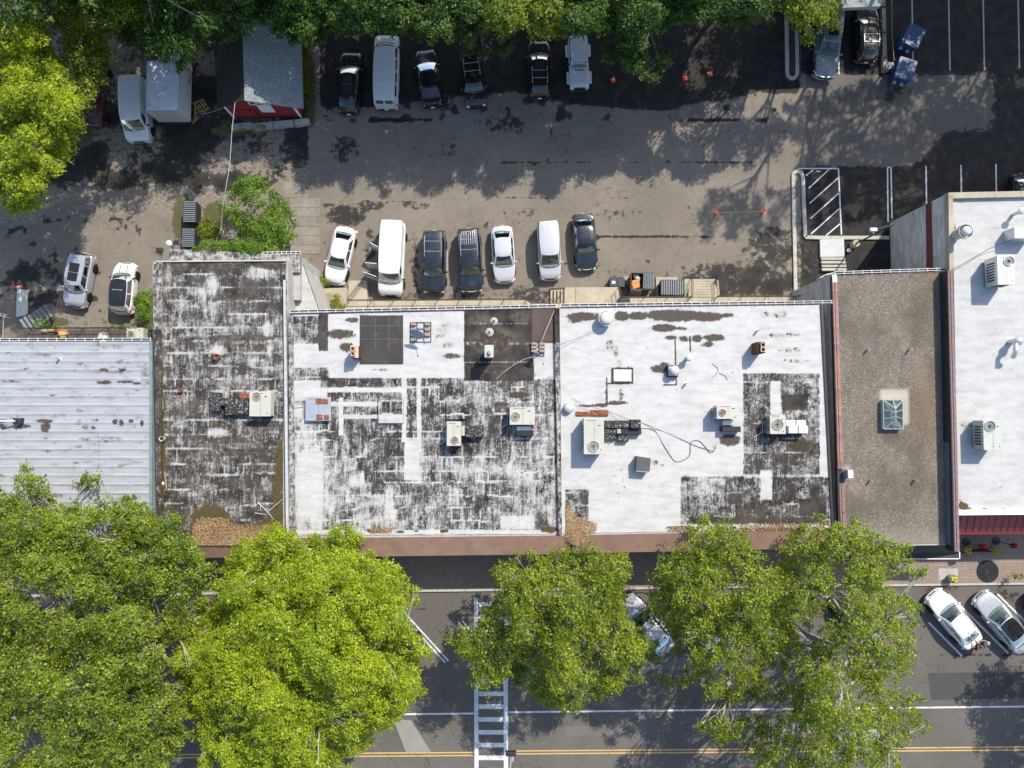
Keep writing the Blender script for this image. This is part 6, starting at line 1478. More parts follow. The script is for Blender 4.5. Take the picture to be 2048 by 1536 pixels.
car('parked_car', 'white hatchback with a black roof and black bonnet stripes in the left yard', (253, 526, .6), (244, 627, .7), 'cross', 'p_white', glassm='glass_dark', roofm='p_black', extras=('stripes', 'sunroof_big'), over=dict(W=1.80, wt=.76, cab=(.04, .12, .62, .74)))
car('pickup_truck', 'long slate-grey saloon-fronted pickup parked under the branches at the top', (1646, 158, .5), (1668, 2, 1.1), 'sedan', 'p_grey', extras=('sunroof', 'chrome'), cat='pickup', over=dict(W=1.95, Hr=1.8, cab=(.05, .10, .58, .74), wt=.74, top=[(0, .6), (.01, 1.05), (.03, 1.12), (.70, 1.1), (.78, 1.05), (.92, .95), (.975, .8), (1, .5)]))
car('parked_car', 'black estate car facing away beside the grey pickup at the top', (1730, 12, .6), (1733, 123, .7), 'cross', 'p_black', glassm='glass_dark', extras=('rails',))
car('parked_car', 'black car mostly hidden behind the tall white building at the right edge', (2047, 455, .6), (2044, 348, .8), 'sedan', 'p_black')
car('parked_car', 'white sedan at the angled street bay with two people at its boot', (1863, 1186, .5), (1952.5, 1291, .9), 'sedan', 'p_white', ZS, over=dict(W=1.84))
car('parked_car', 'silver sedan with a dark roof in the angled bay at the right edge', (1957, 1189, .5), (2054, 1300, .9), 'sedan', 'p_silver', ZS, roofm='p_black', extras=('chrome',))
car('parked_car', 'dark green car just entering the frame at the right edge of the street bays', (2060, 1186, .5), (2150, 1293, .9), 'sedan', 'p_black', ZS)
car('parked_car', 'white sedan half hidden under the middle street trees', (1250, 1196, .5), (1338, 1303, .9), 'sedan', 'p_pearl', ZS)
car('parked_car', 'dark blue car of which one flank shows beside the yellow-green street tree', (752, 1200, .5), (838, 1310, .8), 'sedan', 'p_blue', ZS)
car('parked_car', 'dark blue sedan covered by foliage right of the half-hidden white sedan', (1352, 1196, .5), (1438, 1302, .9), 'sedan', 'p_blue', ZS)
car('parked_car', 'black sedan covered by foliage left of the bay with the people', (1668, 1190, .5), (1756, 1296, .9), 'sedan', 'p_black', ZS, extras=('sunroof',))
car('moving_suv', 'grey SUV with roof rails driving along the street under the right tree', (1662, 1470, .5), (1785, 1467, 1.0), 'suv', 'p_silver', ZS, extras=('rails', 'ribs'), cat='suv')

# truck box, red pickup
tb = empty('box_truck', P(345, 195, 0), 0, 'grey-topped white box truck parked between the white van and the barn', 'truck')
def at(px, py, z): return P(px, py, z)-tb.location
a, b = at(294, 122, 3.05), at(357.5, 222, 3.05); cx, cy, w, dd = (a.x+b.x)/2, (a.y+b.y)/2, b.x-a.x, a.y-b.y
mb = MB(); mb.box((cx, cy, 2.0), (w, dd, 2.06), bev=.03); mb.build('cargo_box', M['white_metal'], tb)
mb = MB(); mb.box((cx, cy, 3.045), (w*.985, dd*.985, .03)); mb.build('box_roof', mat('box_top', (.50, .54, .58), .6, var=.2, scale=.8, dirt=((.22, .25, .28), .75)), tb)
mb = MB()
for sx_ in (-1, 1): mb.box((cx+sx_*w/2, cy, 3.05), (.05, dd, .05))
for sy_ in (-1, 1): mb.box((cx, cy+sy_*dd/2, 3.05), (w, .05, .05))
mb.build('edge_rail', M['silver'], tb)
for i in range(4):
    mb = MB(); mb.box((cx-w*.375+i*w*.25, cy-dd/2-.02, 2.0), (w*.235, .03, 1.9)); mb.build('rear_panel', M['cream'], tb)
mb = MB(); mb.box((cx, cy+.6, .75), (w*.7, dd+1.4, .35)); mb.build('chassis', M['dark_metal'], tb)
mb = MB(); mb.box((cx, cy+dd/2+1.0, 1.3), (w*.88, 1.7, 1.5), bev=.15); mb.build('cab', M['p_white'], tb)
wm = wheel_mesh()
for yy in (cy-dd*.28, cy+dd/2+1.1):
    for sg in (-1, 1): w_ = link('wheel', wm['t'], tb, (cx+sg*(w/2-.2), yy, .42), (0, 0, math.pi/2), (1.2, 1.3, 1.2)); link('rim', wm['r'], w_)
rt_ = empty('pickup_truck', P(200, 200, 0), math.radians(-92), 'dark red flatbed pickup in deep shade at the edge of the yellow-green tree', 'pickup')
mb = MB(); mb.box((1.3, 0, .95), (2.6, 1.9, .5), bev=.05); mb.build('bonnet', M['p_red'], rt_)
mb = MB(); mb.box((-.2, 0, 1.35), (1.5, 1.75, .9), bev=.15); mb.build('cab', M['p_red'], rt_)
mb = MB(); mb.box((-2.1, 0, .85), (2.4, 1.95, .12)); mb.build('bed_floor', M['p_red'], rt_)
for yy in (-.95, .95): mb = MB(); mb.box((-2.1, yy, 1.1), (2.4, .08, .5), bev=.02); mb.build('bed_side', M['p_red'], rt_)
for xx in (-2.0, 1.7):
    for sg in (-1, 1): w_ = link('wheel', wm['t'], rt_, (xx, sg*.85, .36), None, (1.08, 1.08, 1.08)); link('rim', wm['r'], w_)
for xx in (-1.4, -.6, 2.3): mb = MB(); mb.box((xx, 1.15, 1.0), (.1, .35, .08)); mb.build('bracket', M['p_red'], rt_)
# stair frame and pallets beside the truck box
def pallet(px, py, z, rx, ry, rz, label, n=7, s=1.0):
    r = empty('pallet', P(px, py, z), 0, label, 'pallet', 'pallets beside the truck box'); r.rotation_euler = (rx, ry, rz)
    me = MB(); me.box((0, 0, 0), (.09, 1.15*s, .02)); mm = me.mesh('slat', M['pallet'])
    for i in range(n): link('slat', mm, r, (-.5*s+i*s/(n-1), 0, .06))
    for y in (-.5, 0, .5): mb = MB(); mb.box((0, y*s, 0), (1.1*s, .09, .09)); mb.build('bearer', M['pallet'], r)
    return r
pallet(389, 230, .5, 0, math.radians(-50), .08, 'slatted wooden pallet leaning upright on the truck box near its street end')
pallet(378, 168, 1.1, 0, math.radians(-58), -.3, 'brown wooden pallet leaning on the truck box near the trees')
pallet(402, 212, .3, .2, .5, .7, 'broken pallet lying askew on the ground between truck box and barn', 4, .8)

# ------------------------------------------------------------------ skips, bins, cones, posts
M['blue_lid'] = mat('blue_lid', (.05, .10, .17), .35, var=.25)
def dumpster(px, py, rz, label, w=2.0, d=1.5, h=1.3, m='dark_metal', lm='bin_lid', lids=(0, 0), ribs=6, z=0, group=None, zt=None):
    q = P(px, py, z+h); r = empty('dumpster', (q.x, q.y, z), rz, label, 'dumpster', group)
    bw, bd = w*.94, d*.80; th = .05
    mb = MB()
    bot = [(-bw/2, -bd/2), (bw/2, -bd/2), (bw/2, bd/2), (-bw/2, bd/2)]; tp = [(-w/2, -d/2), (w/2, -d/2), (w/2, d/2), (-w/2, d/2)]; ti = [(x*(1-2*th/w), y*(1-2*th/d)) for x, y in tp]
    vs = [(x, y, .12) for x, y in bot]+[(x, y, h) for x, y in tp]+[(x, y, h) for x, y in ti]+[(x*.92, y*.92, .3) for x, y in bot]
    mb.add(vs, [(3, 2, 1, 0)]+[(k*4+i, k*4+(i+1) % 4, k*4+4+(i+1) % 4, k*4+4+i) for k in range(3) for i in range(4)]+[(12, 13, 14, 15)]); sub(r, mb, 'hopper', M[m])
    for i, op in enumerate(lids):
        lw = w/len(lids)-.02
        L = MB(); L.box((0, -d/2, .02), (lw, d, .04), bev=.015)
        nr = ribs
        o = sub(r, L, 'lid', M['bin_lid_dark' if lm == 'bin_lid' else lm], loc=(-w/2+(i+.5)*w/len(lids), d/2 if not op or op > 0 else -d/2, h+.02)); 
        L = MB()
        for k in range(nr): L.box((-lw*.42+k*lw*.84/(nr-1), -d/2, .065), (lw*.52/nr, d*.9, .06), bev=.015)
        L.build('lid_rib', M[lm], o)
        if op < 0: o.rotation_euler = (math.radians(66), 0, 0)      # swung open over the side
        elif op: o.rotation_euler = (math.radians(op), 0, 0)
    for sg in (-1, 1): mb = MB(); mb.box((sg*(w/2+.05), 0, h*.62), (.12, d*.5, .14), bev=.02); sub(r, mb, 'fork_pocket', M[m])
    mb = MB()
    for sx in (-1, 1):
        for sy in (-1, 1): mb.lathe([(.08, -.03), (.08, .03)], (sx*bw*.42, sy*bd*.4, .08), 8, axis='y')
    sub(r, mb, 'caster', M['black'])
    return r
d1 = dumpster(1285, 562, math.radians(-2), 'dumpster with one lid thrown open on rubbish and a brown side', 1.85, 1.35, 1.45, 'green_bin', 'bin_lid', (-1, 0), 7)
dumpster(1344, 575.5, math.radians(-1), 'closed dumpster under two grey ribbed lids left of the wide steps', 1.80, 1.25, 1.2, 'dark_metal', 'bin_lid', (0, 0), 5)
dumpster(379.5, 424, math.radians(90), 'dark ribbed-lid dumpster at the corner of the yard beside the bush, farther from the roof', 1.7, 1.05, 1.2, 'dark_metal', 'bin_lid', (0, 0), 5)
dumpster(377, 476, math.radians(90), 'dark ribbed-lid dumpster tight against the annex roof edge', 1.5, 1.05, 1.2, 'dark_metal', 'bin_lid', (0, 0), 5)
for (px, py, lab, s) in ((1811, 138, 'blue dumpster with sunlit stripes on its ribbed lid', 1.0), (1827, 72, 'darker blue dumpster farther back in the shade', .98)):
    r = dumpster(px, py, math.radians(-18 if s == 1 else -28), lab, 1.35*s, 1.75*s, 1.4, 'blue_bin', 'blue_bin', (0,), 2)
    L = MB()
    for k in range(11): L.box((0, -.74*s+k*.148*s, 1.46), (1.15*s, .055, .04), bev=.01)
    sub(r, L, 'lid_rib', M['blue_lid'])
    mb = MB(); mb.box((-.35, -1.0*s, .9), (.26, .25, .06)); mb.box((.25, -1.0*s, .9), (.26, .25, .06)); sub(r, mb, 'lift_bracket', M['silver'])
# rubbish in the open one
rb_ = empty('rubbish_bag', d1.location+Vector((-.35, .3, .95)), label='white plastic bags in the open dumpster', cat='rubbish bag')
for (x, y, z, s) in ((0, .1, 0, .26), (-.15, .25, -.05, .18), (.15, -.02, .02, .2)): mb = MB(); mb.ball((x, y, z), (s, s*.9, s*.8), 9, 6); mb.build('bag', M['bag_white'], rb_, 20)
cb = empty('cardboard_box', d1.location+Vector((-.45, -.25, 1.02)), .25, 'torn orange-brown cardboard in the open dumpster', 'box'); mb = MB(); mb.box((0, 0, 0), (.62, .5, .3)); mb.build('box', M['cardboard'], cb); mb = MB(); mb.box((.05, .3, .17), (.6, .2, .02)); mb.build('flap', M['cardboard'], cb)
def bin_(px, py, z, w, d, h, rz, label, m='bin_lid_dark'):
    q = P(px, py, z+h); r = empty('wheelie_bin', (q.x, q.y, z), rz, label, 'bin')
    mb = MB(); mb.prism([(-w*.42, -d*.42), (w*.42, -d*.42), (w*.42, d*.42), (-w*.42, d*.42)], .05, h, top=[(-w/2, -d/2), (w/2, -d/2), (w/2, d/2), (-w/2, d/2)]); sub(r, mb, 'tub', M[m])
    mb = MB(); mb.box((0, 0, h+.03), (w*1.04, d*1.04, .06), bev=.03); lid_ = sub(r, mb, 'lid', M[m]); mb = MB(); mb.tube([(-w*.4, d/2+.06, h), (w*.4, d/2+.06, h)], .02, 6); sub(r, mb, 'handle', M['black'])
    for sg in (-1, 1): mb = MB(); mb.lathe([(.1, -.03), (.1, .03)], (sg*w*.38, d*.4, .1), 10, axis='x'); sub(r, mb, 'wheel', M['tyre'])
    return r, lid_, h
r, l_, h_ = bin_(1227, 564, 0, .58, .72, 1.05, 0, 'dark grey bin with a white label on its lid next to the open dumpster'); mb = MB(); mb.box((0, -.03, h_+.065), (.26, .20, .006)); mb.build('lid_label', M['white_band'], l_)
bin_(1242, 565, 0, .56, .72, 1.0, 0, 'plain dark grey bin touching the labelled bin')
bin_(1248, 604, ZW, .9, .6, .55, .05, 'blue-grey lidded tub on the walkway below the dumpster', 'bin_lid_dark')
lathed('pail', 'pale blue pail between the bins and the open dumpster', 'pail', 1250.5, 565, 0, [('pail', [(.12, 0), (.17, .35), (.18, .36), (.14, .3), (.1, .05), (0, .04)], 'dish')], .3, n=14)

cmb = MB(); cmb.lathe([(.155, .03), (.115, .22)], n=16); cmb.lathe([(.085, .38), (.03, .70), (.02, .71), (0, .71)], n=16); cone_me = cmb.mesh('cone_body', M['orange'], 40)
cmb = MB(); cmb.lathe([(.116, .22), (.084, .39)], n=16); band_me = cmb.mesh('reflective_band', M['white_band'], 40)
cmb = MB(); cmb.box((0, 0, .017), (.38, .38, .034), bev=.01); base_me = cmb.mesh('cone_base', M['orange'])
for px, py, lab, tilt, zz in ((1226.5, 158, 'orange cone beside the white off-roader', 0, 0), (1370.5, 153.5, 'left of the two orange cones near the right end of the back row', 0, 0), (1421.5, 146, 'right of the two orange cones near the right end of the back row', 0, 0),
                  (1434, 425, 'orange cone at the left end of the tape on the sunlit lot', 0, 0), (1526.5, 422.5, 'orange cone at the right end of the tape, in tree shade', 0, 0), (41, 572, 'orange cone tipped at the end of the white board at the left edge', .9, .25)):
    r = empty('traffic_cone', P(px, py, zz+.2)-Vector((0, 0, .2)), 0, lab, 'traffic cone', 'orange traffic cones'); r.rotation_euler = (0, -tilt, .3)
    for me in (cone_me, band_me, base_me): link(me.name.split('.')[0], me, r)
cable('barrier_tape', 'thin tape stretched between the two cones on the lot', [(1434, 425, .6), (1480, 424, .5), (1526.5, 422.5, .6)], .012, 'wire')

def lamp_post(base, head, zt, label, group=None, z=0, rad=.07, headsz=(.55, .28), double=False):
    b = P(*base, z); t = P(*head, zt); r = empty('lamp_post', b, 0, label, 'lamp post', group)
    mb = MB(); mb.lathe([(.30, 0), (.30, .55), (.27, .6)], n=20); sub(r, mb, 'footing', M['concrete'], 40)
    mb = MB(); mb.tube([(0, 0, .6), (0, 0, zt-z)], rad, 8, r1=rad*.7); sub(r, mb, 'pole', M['dark_metal'], 50)
    d = t-b; d.z = 0
    mb = MB(); mb.tube([(0, 0, zt-z-.1), (d.x, d.y, zt-z)], .04, 6); sub(r, mb, 'arm', M['dark_metal'])
    mb = MB(); mb.box((d.x, d.y, zt-z), (headsz[0], headsz[1], .12), bev=.04); sub(r, mb, 'lamp_head', M['silver'])
    return r
lamp_post((1706, 490), (1747, 459), 6.2, 'dark lamp post on a round concrete footing by the accessible bay')
lamp_post((1771, 138), (1781, 128), 1.5, 'short dark post with a white footing beside the blue dumpsters')
r = lathed('planter_ring', 'white ring-shaped planter with a blue centre beside the lamp post footing', 'planter', 1699, 500, 0, [('ring', [(.16, 0), (.17, .2), (.1, .2), (.08, .08), (0, .06)], 'white_metal')], .2, n=16)
sg_ = empty('parking_sign', P(1612, 366, 0), 0, 'dark sign post leaning over the kerb island by the hatched bay', 'sign')
mb = MB(); mb.tube([(-.1, -.2, 0), (.1, .2, 2.0)], .03, 6); sub(sg_, mb, 'post', M['dark_metal']); mb = MB(); mb.box((.12, .24, 1.9), (.32, .03, .45)); sub(sg_, mb, 'plate', M['silver'])
sg_ = empty('parking_sign', P(1597, 130, 0), 0, 'dark sign post beside the kerb island near the grey pickup', 'sign')
mb = MB(); mb.tube([(0, 0, 0), (.1, .2, 2.1)], .03, 6); sub(sg_, mb, 'post', M['dark_metal']); mb = MB(); mb.box((.12, .22, 2.0), (.32, .03, .45)); sub(sg_, mb, 'plate', M['dark_metal'])
fc = empty('wooden_barrier', P(1766, 70, 0), 0, 'long weathered timber beam between the black car and the blue dumpsters', 'barrier')
mb = MB(); a, b = P(1767, -60, .3)-fc.location, P(1768, 143, .3)-fc.location; mb.box(((a.x+b.x)/2, (a.y+b.y)/2, .18), (.34, (b-a).length, .36), bev=.02); sub(fc, mb, 'beam', M['wood'])
for k in range(4): mb = MB(); q = a.lerp(b, .12+k*.25); mb.box((q.x, q.y, .38), (.4, .12, .05)); sub(fc, mb, 'strap', M['dark_metal'])
r = empty('fence_rail', P(1795, 60, 0), 0, 'thin bent metal handrail beside the timber beam', 'railing')
mb = MB(); mb.tube([P(*p)-r.location for p in ((1783, -60, .9), (1784, 68, .9), (1788, 120, .9), (1777, 133, .3))], .03, 6); sub(r, mb, 'rail', M['wood'])
for q in ((1784, 20), (1785, 80)): mb = MB(); a = P(*q, .9)-r.location; mb.tube([(a.x, a.y, 0), (a.x, a.y, .9)], .025, 5); sub(r, mb, 'post', M['dark_metal'])
# globe lamp on the annex corner
r = empty('wall_lamp', P(355, 497, 6.0), 0, 'white globe lamp on an arm at the corner of the annex roof', 'lamp')
e_ = P(338, 487, 7.2)-r.location; mb = MB(); mb.tube([(0, 0, 0), (e_.x*.6, e_.y*.6, e_.z*.9), (e_.x, e_.y, e_.z)], .035, 6); sub(r, mb, 'arm', M['silver']); mb = MB(); mb.ball((e_.x, e_.y, e_.z), (.24, .24, .2), 16, 9); sub(r, mb, 'globe', M['white_metal'], 60)
M['pathgrey'] = mat('path_concrete', (.22, .20, .17), .85, var=.25, scale=.8, dirt=((.09, .08, .06), .5))
# wires at the left
cable('overhead_wire', 'long pale overhead wire running down from the barn across the yard to the bush', [(470, 205, 5.4), (464, 262, 5.0), (459, 330, 4.6), (448, 400, 4.2), (440, 470, 2.6)], .022, 'wire')
cable('overhead_wire', 'faint wire leaving the left eave of the red barn', [(440, 218, 3.6), (420, 225, 3.2), (405, 228, 3.0)], .012, 'wire')
cable('hose', 'pale hose lying tangled on the ground between the dumpsters and the bush', [(432, 488, .1), (436, 470, .1), (442, 455, .1), (430, 452, .1), (446, 462, .1), (444, 480, .1)], .035, 'wire')
cable('hose', 'pale drainpipe running along the path side of the bush', [(573, 402, 2.2), (576, 440, 1.2), (573, 470, .6), (566, 503, .3)], .04, 'wire')
px_poly([(567, 364), (612, 364), (612, 392), (570, 396)], .02, -.1, 'path', M['pathgrey']); 
for i in range(6): px_poly([(581+i*.2, 397+i*18.5), (640, 397+i*18.5), (640, 415+i*18.5), (578, 415+i*18.5)], .04, -.1, 'path_slab', M['pathgrey'])
# signal at the crosswalk
r = empty('crossing_signal', P(1014, 1560, ZS), 0, 'dark crossing signal head on an arm above the crosswalk at the bottom edge', 'signal')
a = P(1022, 1507, ZS+4.2)-r.location
mb = MB(); mb.tube([(0, -1.0, 0), (0, -1.0, 4.0), (a.x, a.y-.2, 4.25)], .06, 8); sub(r, mb, 'pole', M['silver'], 50)
mb = MB(); mb.box((a.x, a.y, 4.2), (.75, .30, .32), bev=.04); sub(r, mb, 'signal_head', M['dark_metal'])
mb = MB(); mb.tube([(a.x+.12, a.y-.1, 4.2), (a.x+.14, a.y-.5, 4.3)], .03, 6); sub(r, mb, 'bracket', M['white_metal'])
# planters, patio umbrellas
def planter(px, py, label, z=ZS+.14, flower='flower', rr=.31, h=.55):
    r = lathed('planter', label, 'planter', px, py, z, [('pot', [(rr*.7, 0), (rr, h*.8), (rr*1.08, h), (rr*.92, h), (rr*.88, h-.06), (0, h-.08)], 'kerb')], h, n=20)
    rd_ = random.Random(int(px)); mb = MB()
    for i in range(46):
        t = rd_.uniform(0, 6.28); q = rr*.82*math.sqrt(rd_.random()); mb.ball((q*math.cos(t), q*math.sin(t), h+rd_.uniform(-.02, .12)), rd_.uniform(.04, .07), 5, 3)
    sub(r, mb, 'flowers', M[flower]); leaves(r, 160, rr*1.0, h, .09); return r
# ------------------------------------------------------------------ leaves and trees
def leaf_arrays(cen, nrm, size, rng, aspect=.62):
    """one bent four-cornered blade per centre"""
    n = len(cen)
    t = rng.normal(size=(n, 3)); t -= (t*nrm).sum(1, keepdims=True)*nrm; t /= np.linalg.norm(t, axis=1, keepdims=True)+1e-9
    b = np.cross(nrm, t); s = size[:, None]
    v = np.empty((n, 4, 3), np.float32)
    v[:, 0] = cen-t*s*.5; v[:, 1] = cen+b*s*aspect*.5+nrm*s*.10; v[:, 2] = cen+t*s*.5-nrm*s*.05; v[:, 3] = cen-b*s*aspect*.5+nrm*s*.10
    return v.reshape(-1, 3)
def quad_mesh(name, co, m):
    n = len(co)//4; me = bpy.data.meshes.new(name)
    me.vertices.add(n*4); me.vertices.foreach_set('co', co.astype(np.float32).ravel())
    me.loops.add(n*4); me.loops.foreach_set('vertex_index', np.arange(n*4, dtype=np.int32))
    me.polygons.add(n); me.polygons.foreach_set('loop_start', np.arange(0, n*4, 4, dtype=np.int32)); me.polygons.foreach_set('loop_total', np.full(n, 4, np.int32))
    me.materials.append(m); me.update(); return me
NLEAF = [0]
def leaves(root, n, r, z, size, m='fresh', name='foliage', seed=1):
    rng = np.random.default_rng(seed+n); a = rng.uniform(0, 6.283, n); q = r*np.sqrt(rng.random(n))
    c = np.stack([q*np.cos(a), q*np.sin(a), z+rng.uniform(0, .18, n)], -1); nr = rng.normal(size=(n, 3))*.5+[0, 0, 1]; nr /= np.linalg.norm(nr, axis=1, keepdims=True)
    return link(name, quad_mesh(name, leaf_arrays(c, nr, rng.uniform(.6, 1.2, n)*size, rng), LEAF[m]), root)
def crown(poly, zlo, zhi, m, seed, gap=26, leaf=.19, dens=1.0, rmin=.42, rmax=.92, name='tree', label='', base=None, zg=0, cat='tree', group=None, trunk=True, drop=0.0, flat=.75, trunk_r=.28, sprig_n=11, world_shift=None, rag=46, gapthr=0.0):
    """tree whose crown fills an outline of photo points; lobes of leafy sprigs on limbs"""
    rng = np.random.default_rng(seed); rnd = random.Random(seed)
    P_ = np.array(poly, float); x0, y0 = P_.min(0); x1, y1 = P_.max(0)
    N = int((x1-x0)*(y1-y0)/(gap*gap)*5); c = rng.uniform((x0-10, y0-10), (x1+10, y1+10), (N, 2)); d = sdpoly(c[:, 0], c[:, 1], poly)+rag*(vnoise(c[:, 0]/26, c[:, 1]/26, seed, 2)-.5)
    keep = []; cells = {}
    for i in np.argsort(-d+rng.uniform(0, 30, N)):
        if d[i] < gap*.30: continue
        g = gap*(.72 if d[i] < gap*1.3 else 1.0); k = (int(c[i, 0]//gap), int(c[i, 1]//gap)); ok = True
        for a in (-1, 0, 1):
            for b in (-1, 0, 1):
                for j in cells.get((k[0]+a, k[1]+b), ()):
                    if (c[i, 0]-c[j, 0])**2+(c[i, 1]-c[j, 1])**2 < g*g: ok = False
        if ok and rng.random() > drop: keep.append(i); cells.setdefault(k, []).append(i)
    dm = max(d.max(), 1); lobes = []
    for i in keep:
        nz_ = float(vnoise(np.array([c[i, 0]/42]), np.array([c[i, 1]/42]), seed+5, 2)[0])
        if nz_ < gapthr: continue
        t = 1-(1-min(1, d[i]/dm))**2; z = zlo+(zhi-zlo)*t*.85+rng.normal()*max(.35, (zhi-zlo)*.09)+(nz_-.5)*(zhi-zlo)*.95
        sc = F/(H-z); rad = min(rmax, max(rmin, d[i]/sc*.95))*rng.uniform(.65, 1.2)
        p = P(c[i, 0], c[i, 1], z)
        if world_shift is not None: p = Vector((c[i, 0]*0, 0, 0))+Vector((float(Pn(c[i, 0], c[i, 1], 0)[0])+z*.57, float(Pn(c[i, 0], c[i, 1], 0)[1])+z*.78, z))
        lobes.append((p, rad))
    if base is None: base = P(*P_.mean(0), zg)
    root = empty(name, base, 0, label, cat, group)
    C = []; Nn = []
    for p, rad in lobes:
        ns = int(62*dens*rad*rad*(.19/leaf)**1.3)+5
        u = rng.normal(size=(ns, 3)); u /= np.linalg.norm(u, axis=1, keepdims=True)+1e-9; u[:, 2] = np.where(u[:, 2] < -.35, -u[:, 2], u[:, 2])
        rr = rad*(rng.uniform(.30, 1.0, (ns, 1))**.55); rr = rr*(1+.55*np.sin(u[:, :1]*4+seed)*np.cos(u[:, 1:2]*4.5+p.x)*np.sin(u[:, 2:3]*3+p.y))
        sc_ = u*rr*[1, 1, flat]+np.array(p)
        k = sprig_n; cc = sc_[:, None, :]+rng.normal(size=(ns, k, 3))*[leaf*.75, leaf*.75, leaf*.45]
        nn = (u*[.7, .7, .8]+[0, 0, .6]+rng.normal(size=(ns, 3))*.42)[:, None, :]+rng.normal(size=(ns, k, 3))*.34
        C.append(cc.reshape(-1, 3)); Nn.append(nn.reshape(-1, 3))
    if not C: return root
    C = np.concatenate(C); Nn = np.concatenate(Nn); Nn /= np.linalg.norm(Nn, axis=1, keepdims=True)+1e-9
    sz = leaf*rng.uniform(.65, 1.3, len(C)); NLEAF[0] += len(C)
    co = leaf_arrays(C-np.array(base), Nn, sz, rng); o = link('crown', quad_mesh('crown', co, LEAF[m]), root); 
    if trunk:
        mb = MB(); zt = zg+max(1.5, (zlo-zg)*.45); bl = Vector(base); fork = Vector((0, 0, zt-bl.z))
        mb.tube([(0, 0, -.2), (rnd.uniform(-.15, .15), rnd.uniform(-.15, .15), fork.z*.5), fork], trunk_r, 10, r1=trunk_r*.7)
        L = [(q-bl, rad) for q, rad in lobes]; ng = max(3, min(9, len(L)//7))
        seeds_ = rnd.sample(L, min(ng, len(L)))
        for _ in range(3):
            grp = [[] for _ in seeds_]
            for q in L: grp[min(range(len(seeds_)), key=lambda s: (seeds_[s][0]-q[0]).length)].append(q)
            seeds_ = [(sum((q[0] for q in g), Vector())/len(g), 0) if g else s for g, s in zip(grp, seeds_)]
        br = MB()
        for g, s in zip(grp, seeds_):
            if not g: continue
            e = s[0]-Vector((0, 0, 1.1)); mid = fork.lerp(e, .5)+Vector((rnd.uniform(-.4, .4), rnd.uniform(-.4, .4), rnd.uniform(.1, .7)))
            br.tube([fork, fork.lerp(mid, .5)+Vector((0, 0, .15)), mid, e], trunk_r*.55, 7, r1=trunk_r*.22)
            for q, rad in g:
                st = mid.lerp(e, rnd.uniform(.3, 1)); tip = q+Vector((0, 0, rad*.25)); m2 = st.lerp(tip, .5)+Vector((rnd.uniform(-.35, .35), rnd.uniform(-.35, .35), rnd.uniform(-.1, .3)))
                br.tube([st, m2, tip], trunk_r*.20, 5, r1=.02)
                for _ in range(3):
                    dd = Vector((rnd.uniform(-1, 1), rnd.uniform(-1, 1), rnd.uniform(.0, .9))).normalized()*rad*rnd.uniform(.7, 1.08)
                    s2 = m2.lerp(tip, rnd.uniform(0, .8)); br.tube([s2, s2.lerp(q+dd, .55)+Vector((rnd.uniform(-.1, .1), rnd.uniform(-.1, .1), .05)), q+dd], .032, 4, r1=.010)
        tr = mb.build('trunk', M['bark'], root, 60); br.build('branches', M['bark'], root, 60)
    return root

# street trees
crown([(-70, 925), (-20, 915), (20, 945), (60, 940), (85, 968), (115, 985), (140, 1010), (180, 1000), (172, 960), (190, 940), (216, 940), (226, 975), (222, 1000), (250, 1015), (285, 990), (305, 1005), (320, 1040), (350, 1000), (372, 1005), (366, 1040), (385, 1062), (395, 1090), (432, 1135), (430, 1170), (420, 1190), (402, 1225), (396, 1270), (404, 1305), (420, 1335), (392, 1378), (380, 1420), (395, 1480), (352, 1530), (345, 1610), (-70, 1610)],
      8.4, 14.5, 'green', 11, 21, .17, .75, name='street_tree', label='big mid-green street tree filling the lower left corner, bare twigs showing', base=P(150, 1230, ZS), zg=ZS, group='street trees', trunk_r=.32, drop=.12, rmax=.9, gapthr=.30)
crown([(497, 1092), (515, 1066), (545, 1050), (572, 1062), (600, 1090), (640, 1068), (680, 1060), (715, 1056), (742, 1080), (752, 1105), (790, 1120), (838, 1148), (806, 1172), (838, 1200), (822, 1235), (830, 1262), (848, 1310), (846, 1385), (812, 1404), (788, 1440), (742, 1492), (702, 1520), (690, 1610), (372, 1610), (402, 1500), (372, 1408), (348, 1318), (366, 1252), (428, 1200), (438, 1160), (436, 1112), (470, 1105)],
      8.2, 15.0, 'yellow', 12, 21, .145, 1.05, name='street_tree', label='bright yellow-green street tree, densest and brightest of the row along the street', base=P(600, 1240, ZS), zg=ZS, group='street trees', trunk_r=.34, drop=.04, gapthr=.16)
crown([(990, 1130), (1010, 1106), (1090, 1100), (1180, 1100), (1246, 1110), (1272, 1148), (1248, 1175), (1242, 1215), (1262, 1232), (1290, 1262), (1325, 1282), (1300, 1320), (1285, 1340), (1272, 1372), (1215, 1382), (1160, 1420), (1128, 1428), (1085, 1412), (1052, 1378), (1030, 1362), (990, 1372), (948, 1366), (928, 1346), (912, 1305), (893, 1270), (920, 1240), (962, 1212), (985, 1180)],
      7.6, 13, 'lime', 13, 20, .16, .7, name='street_tree', label='smaller street tree overhanging the crosswalk, pale twigs in its middle', base=P(1090, 1225, ZS), zg=ZS, group='street trees', trunk_r=.2, drop=.1, rmax=.85, gapthr=.28)
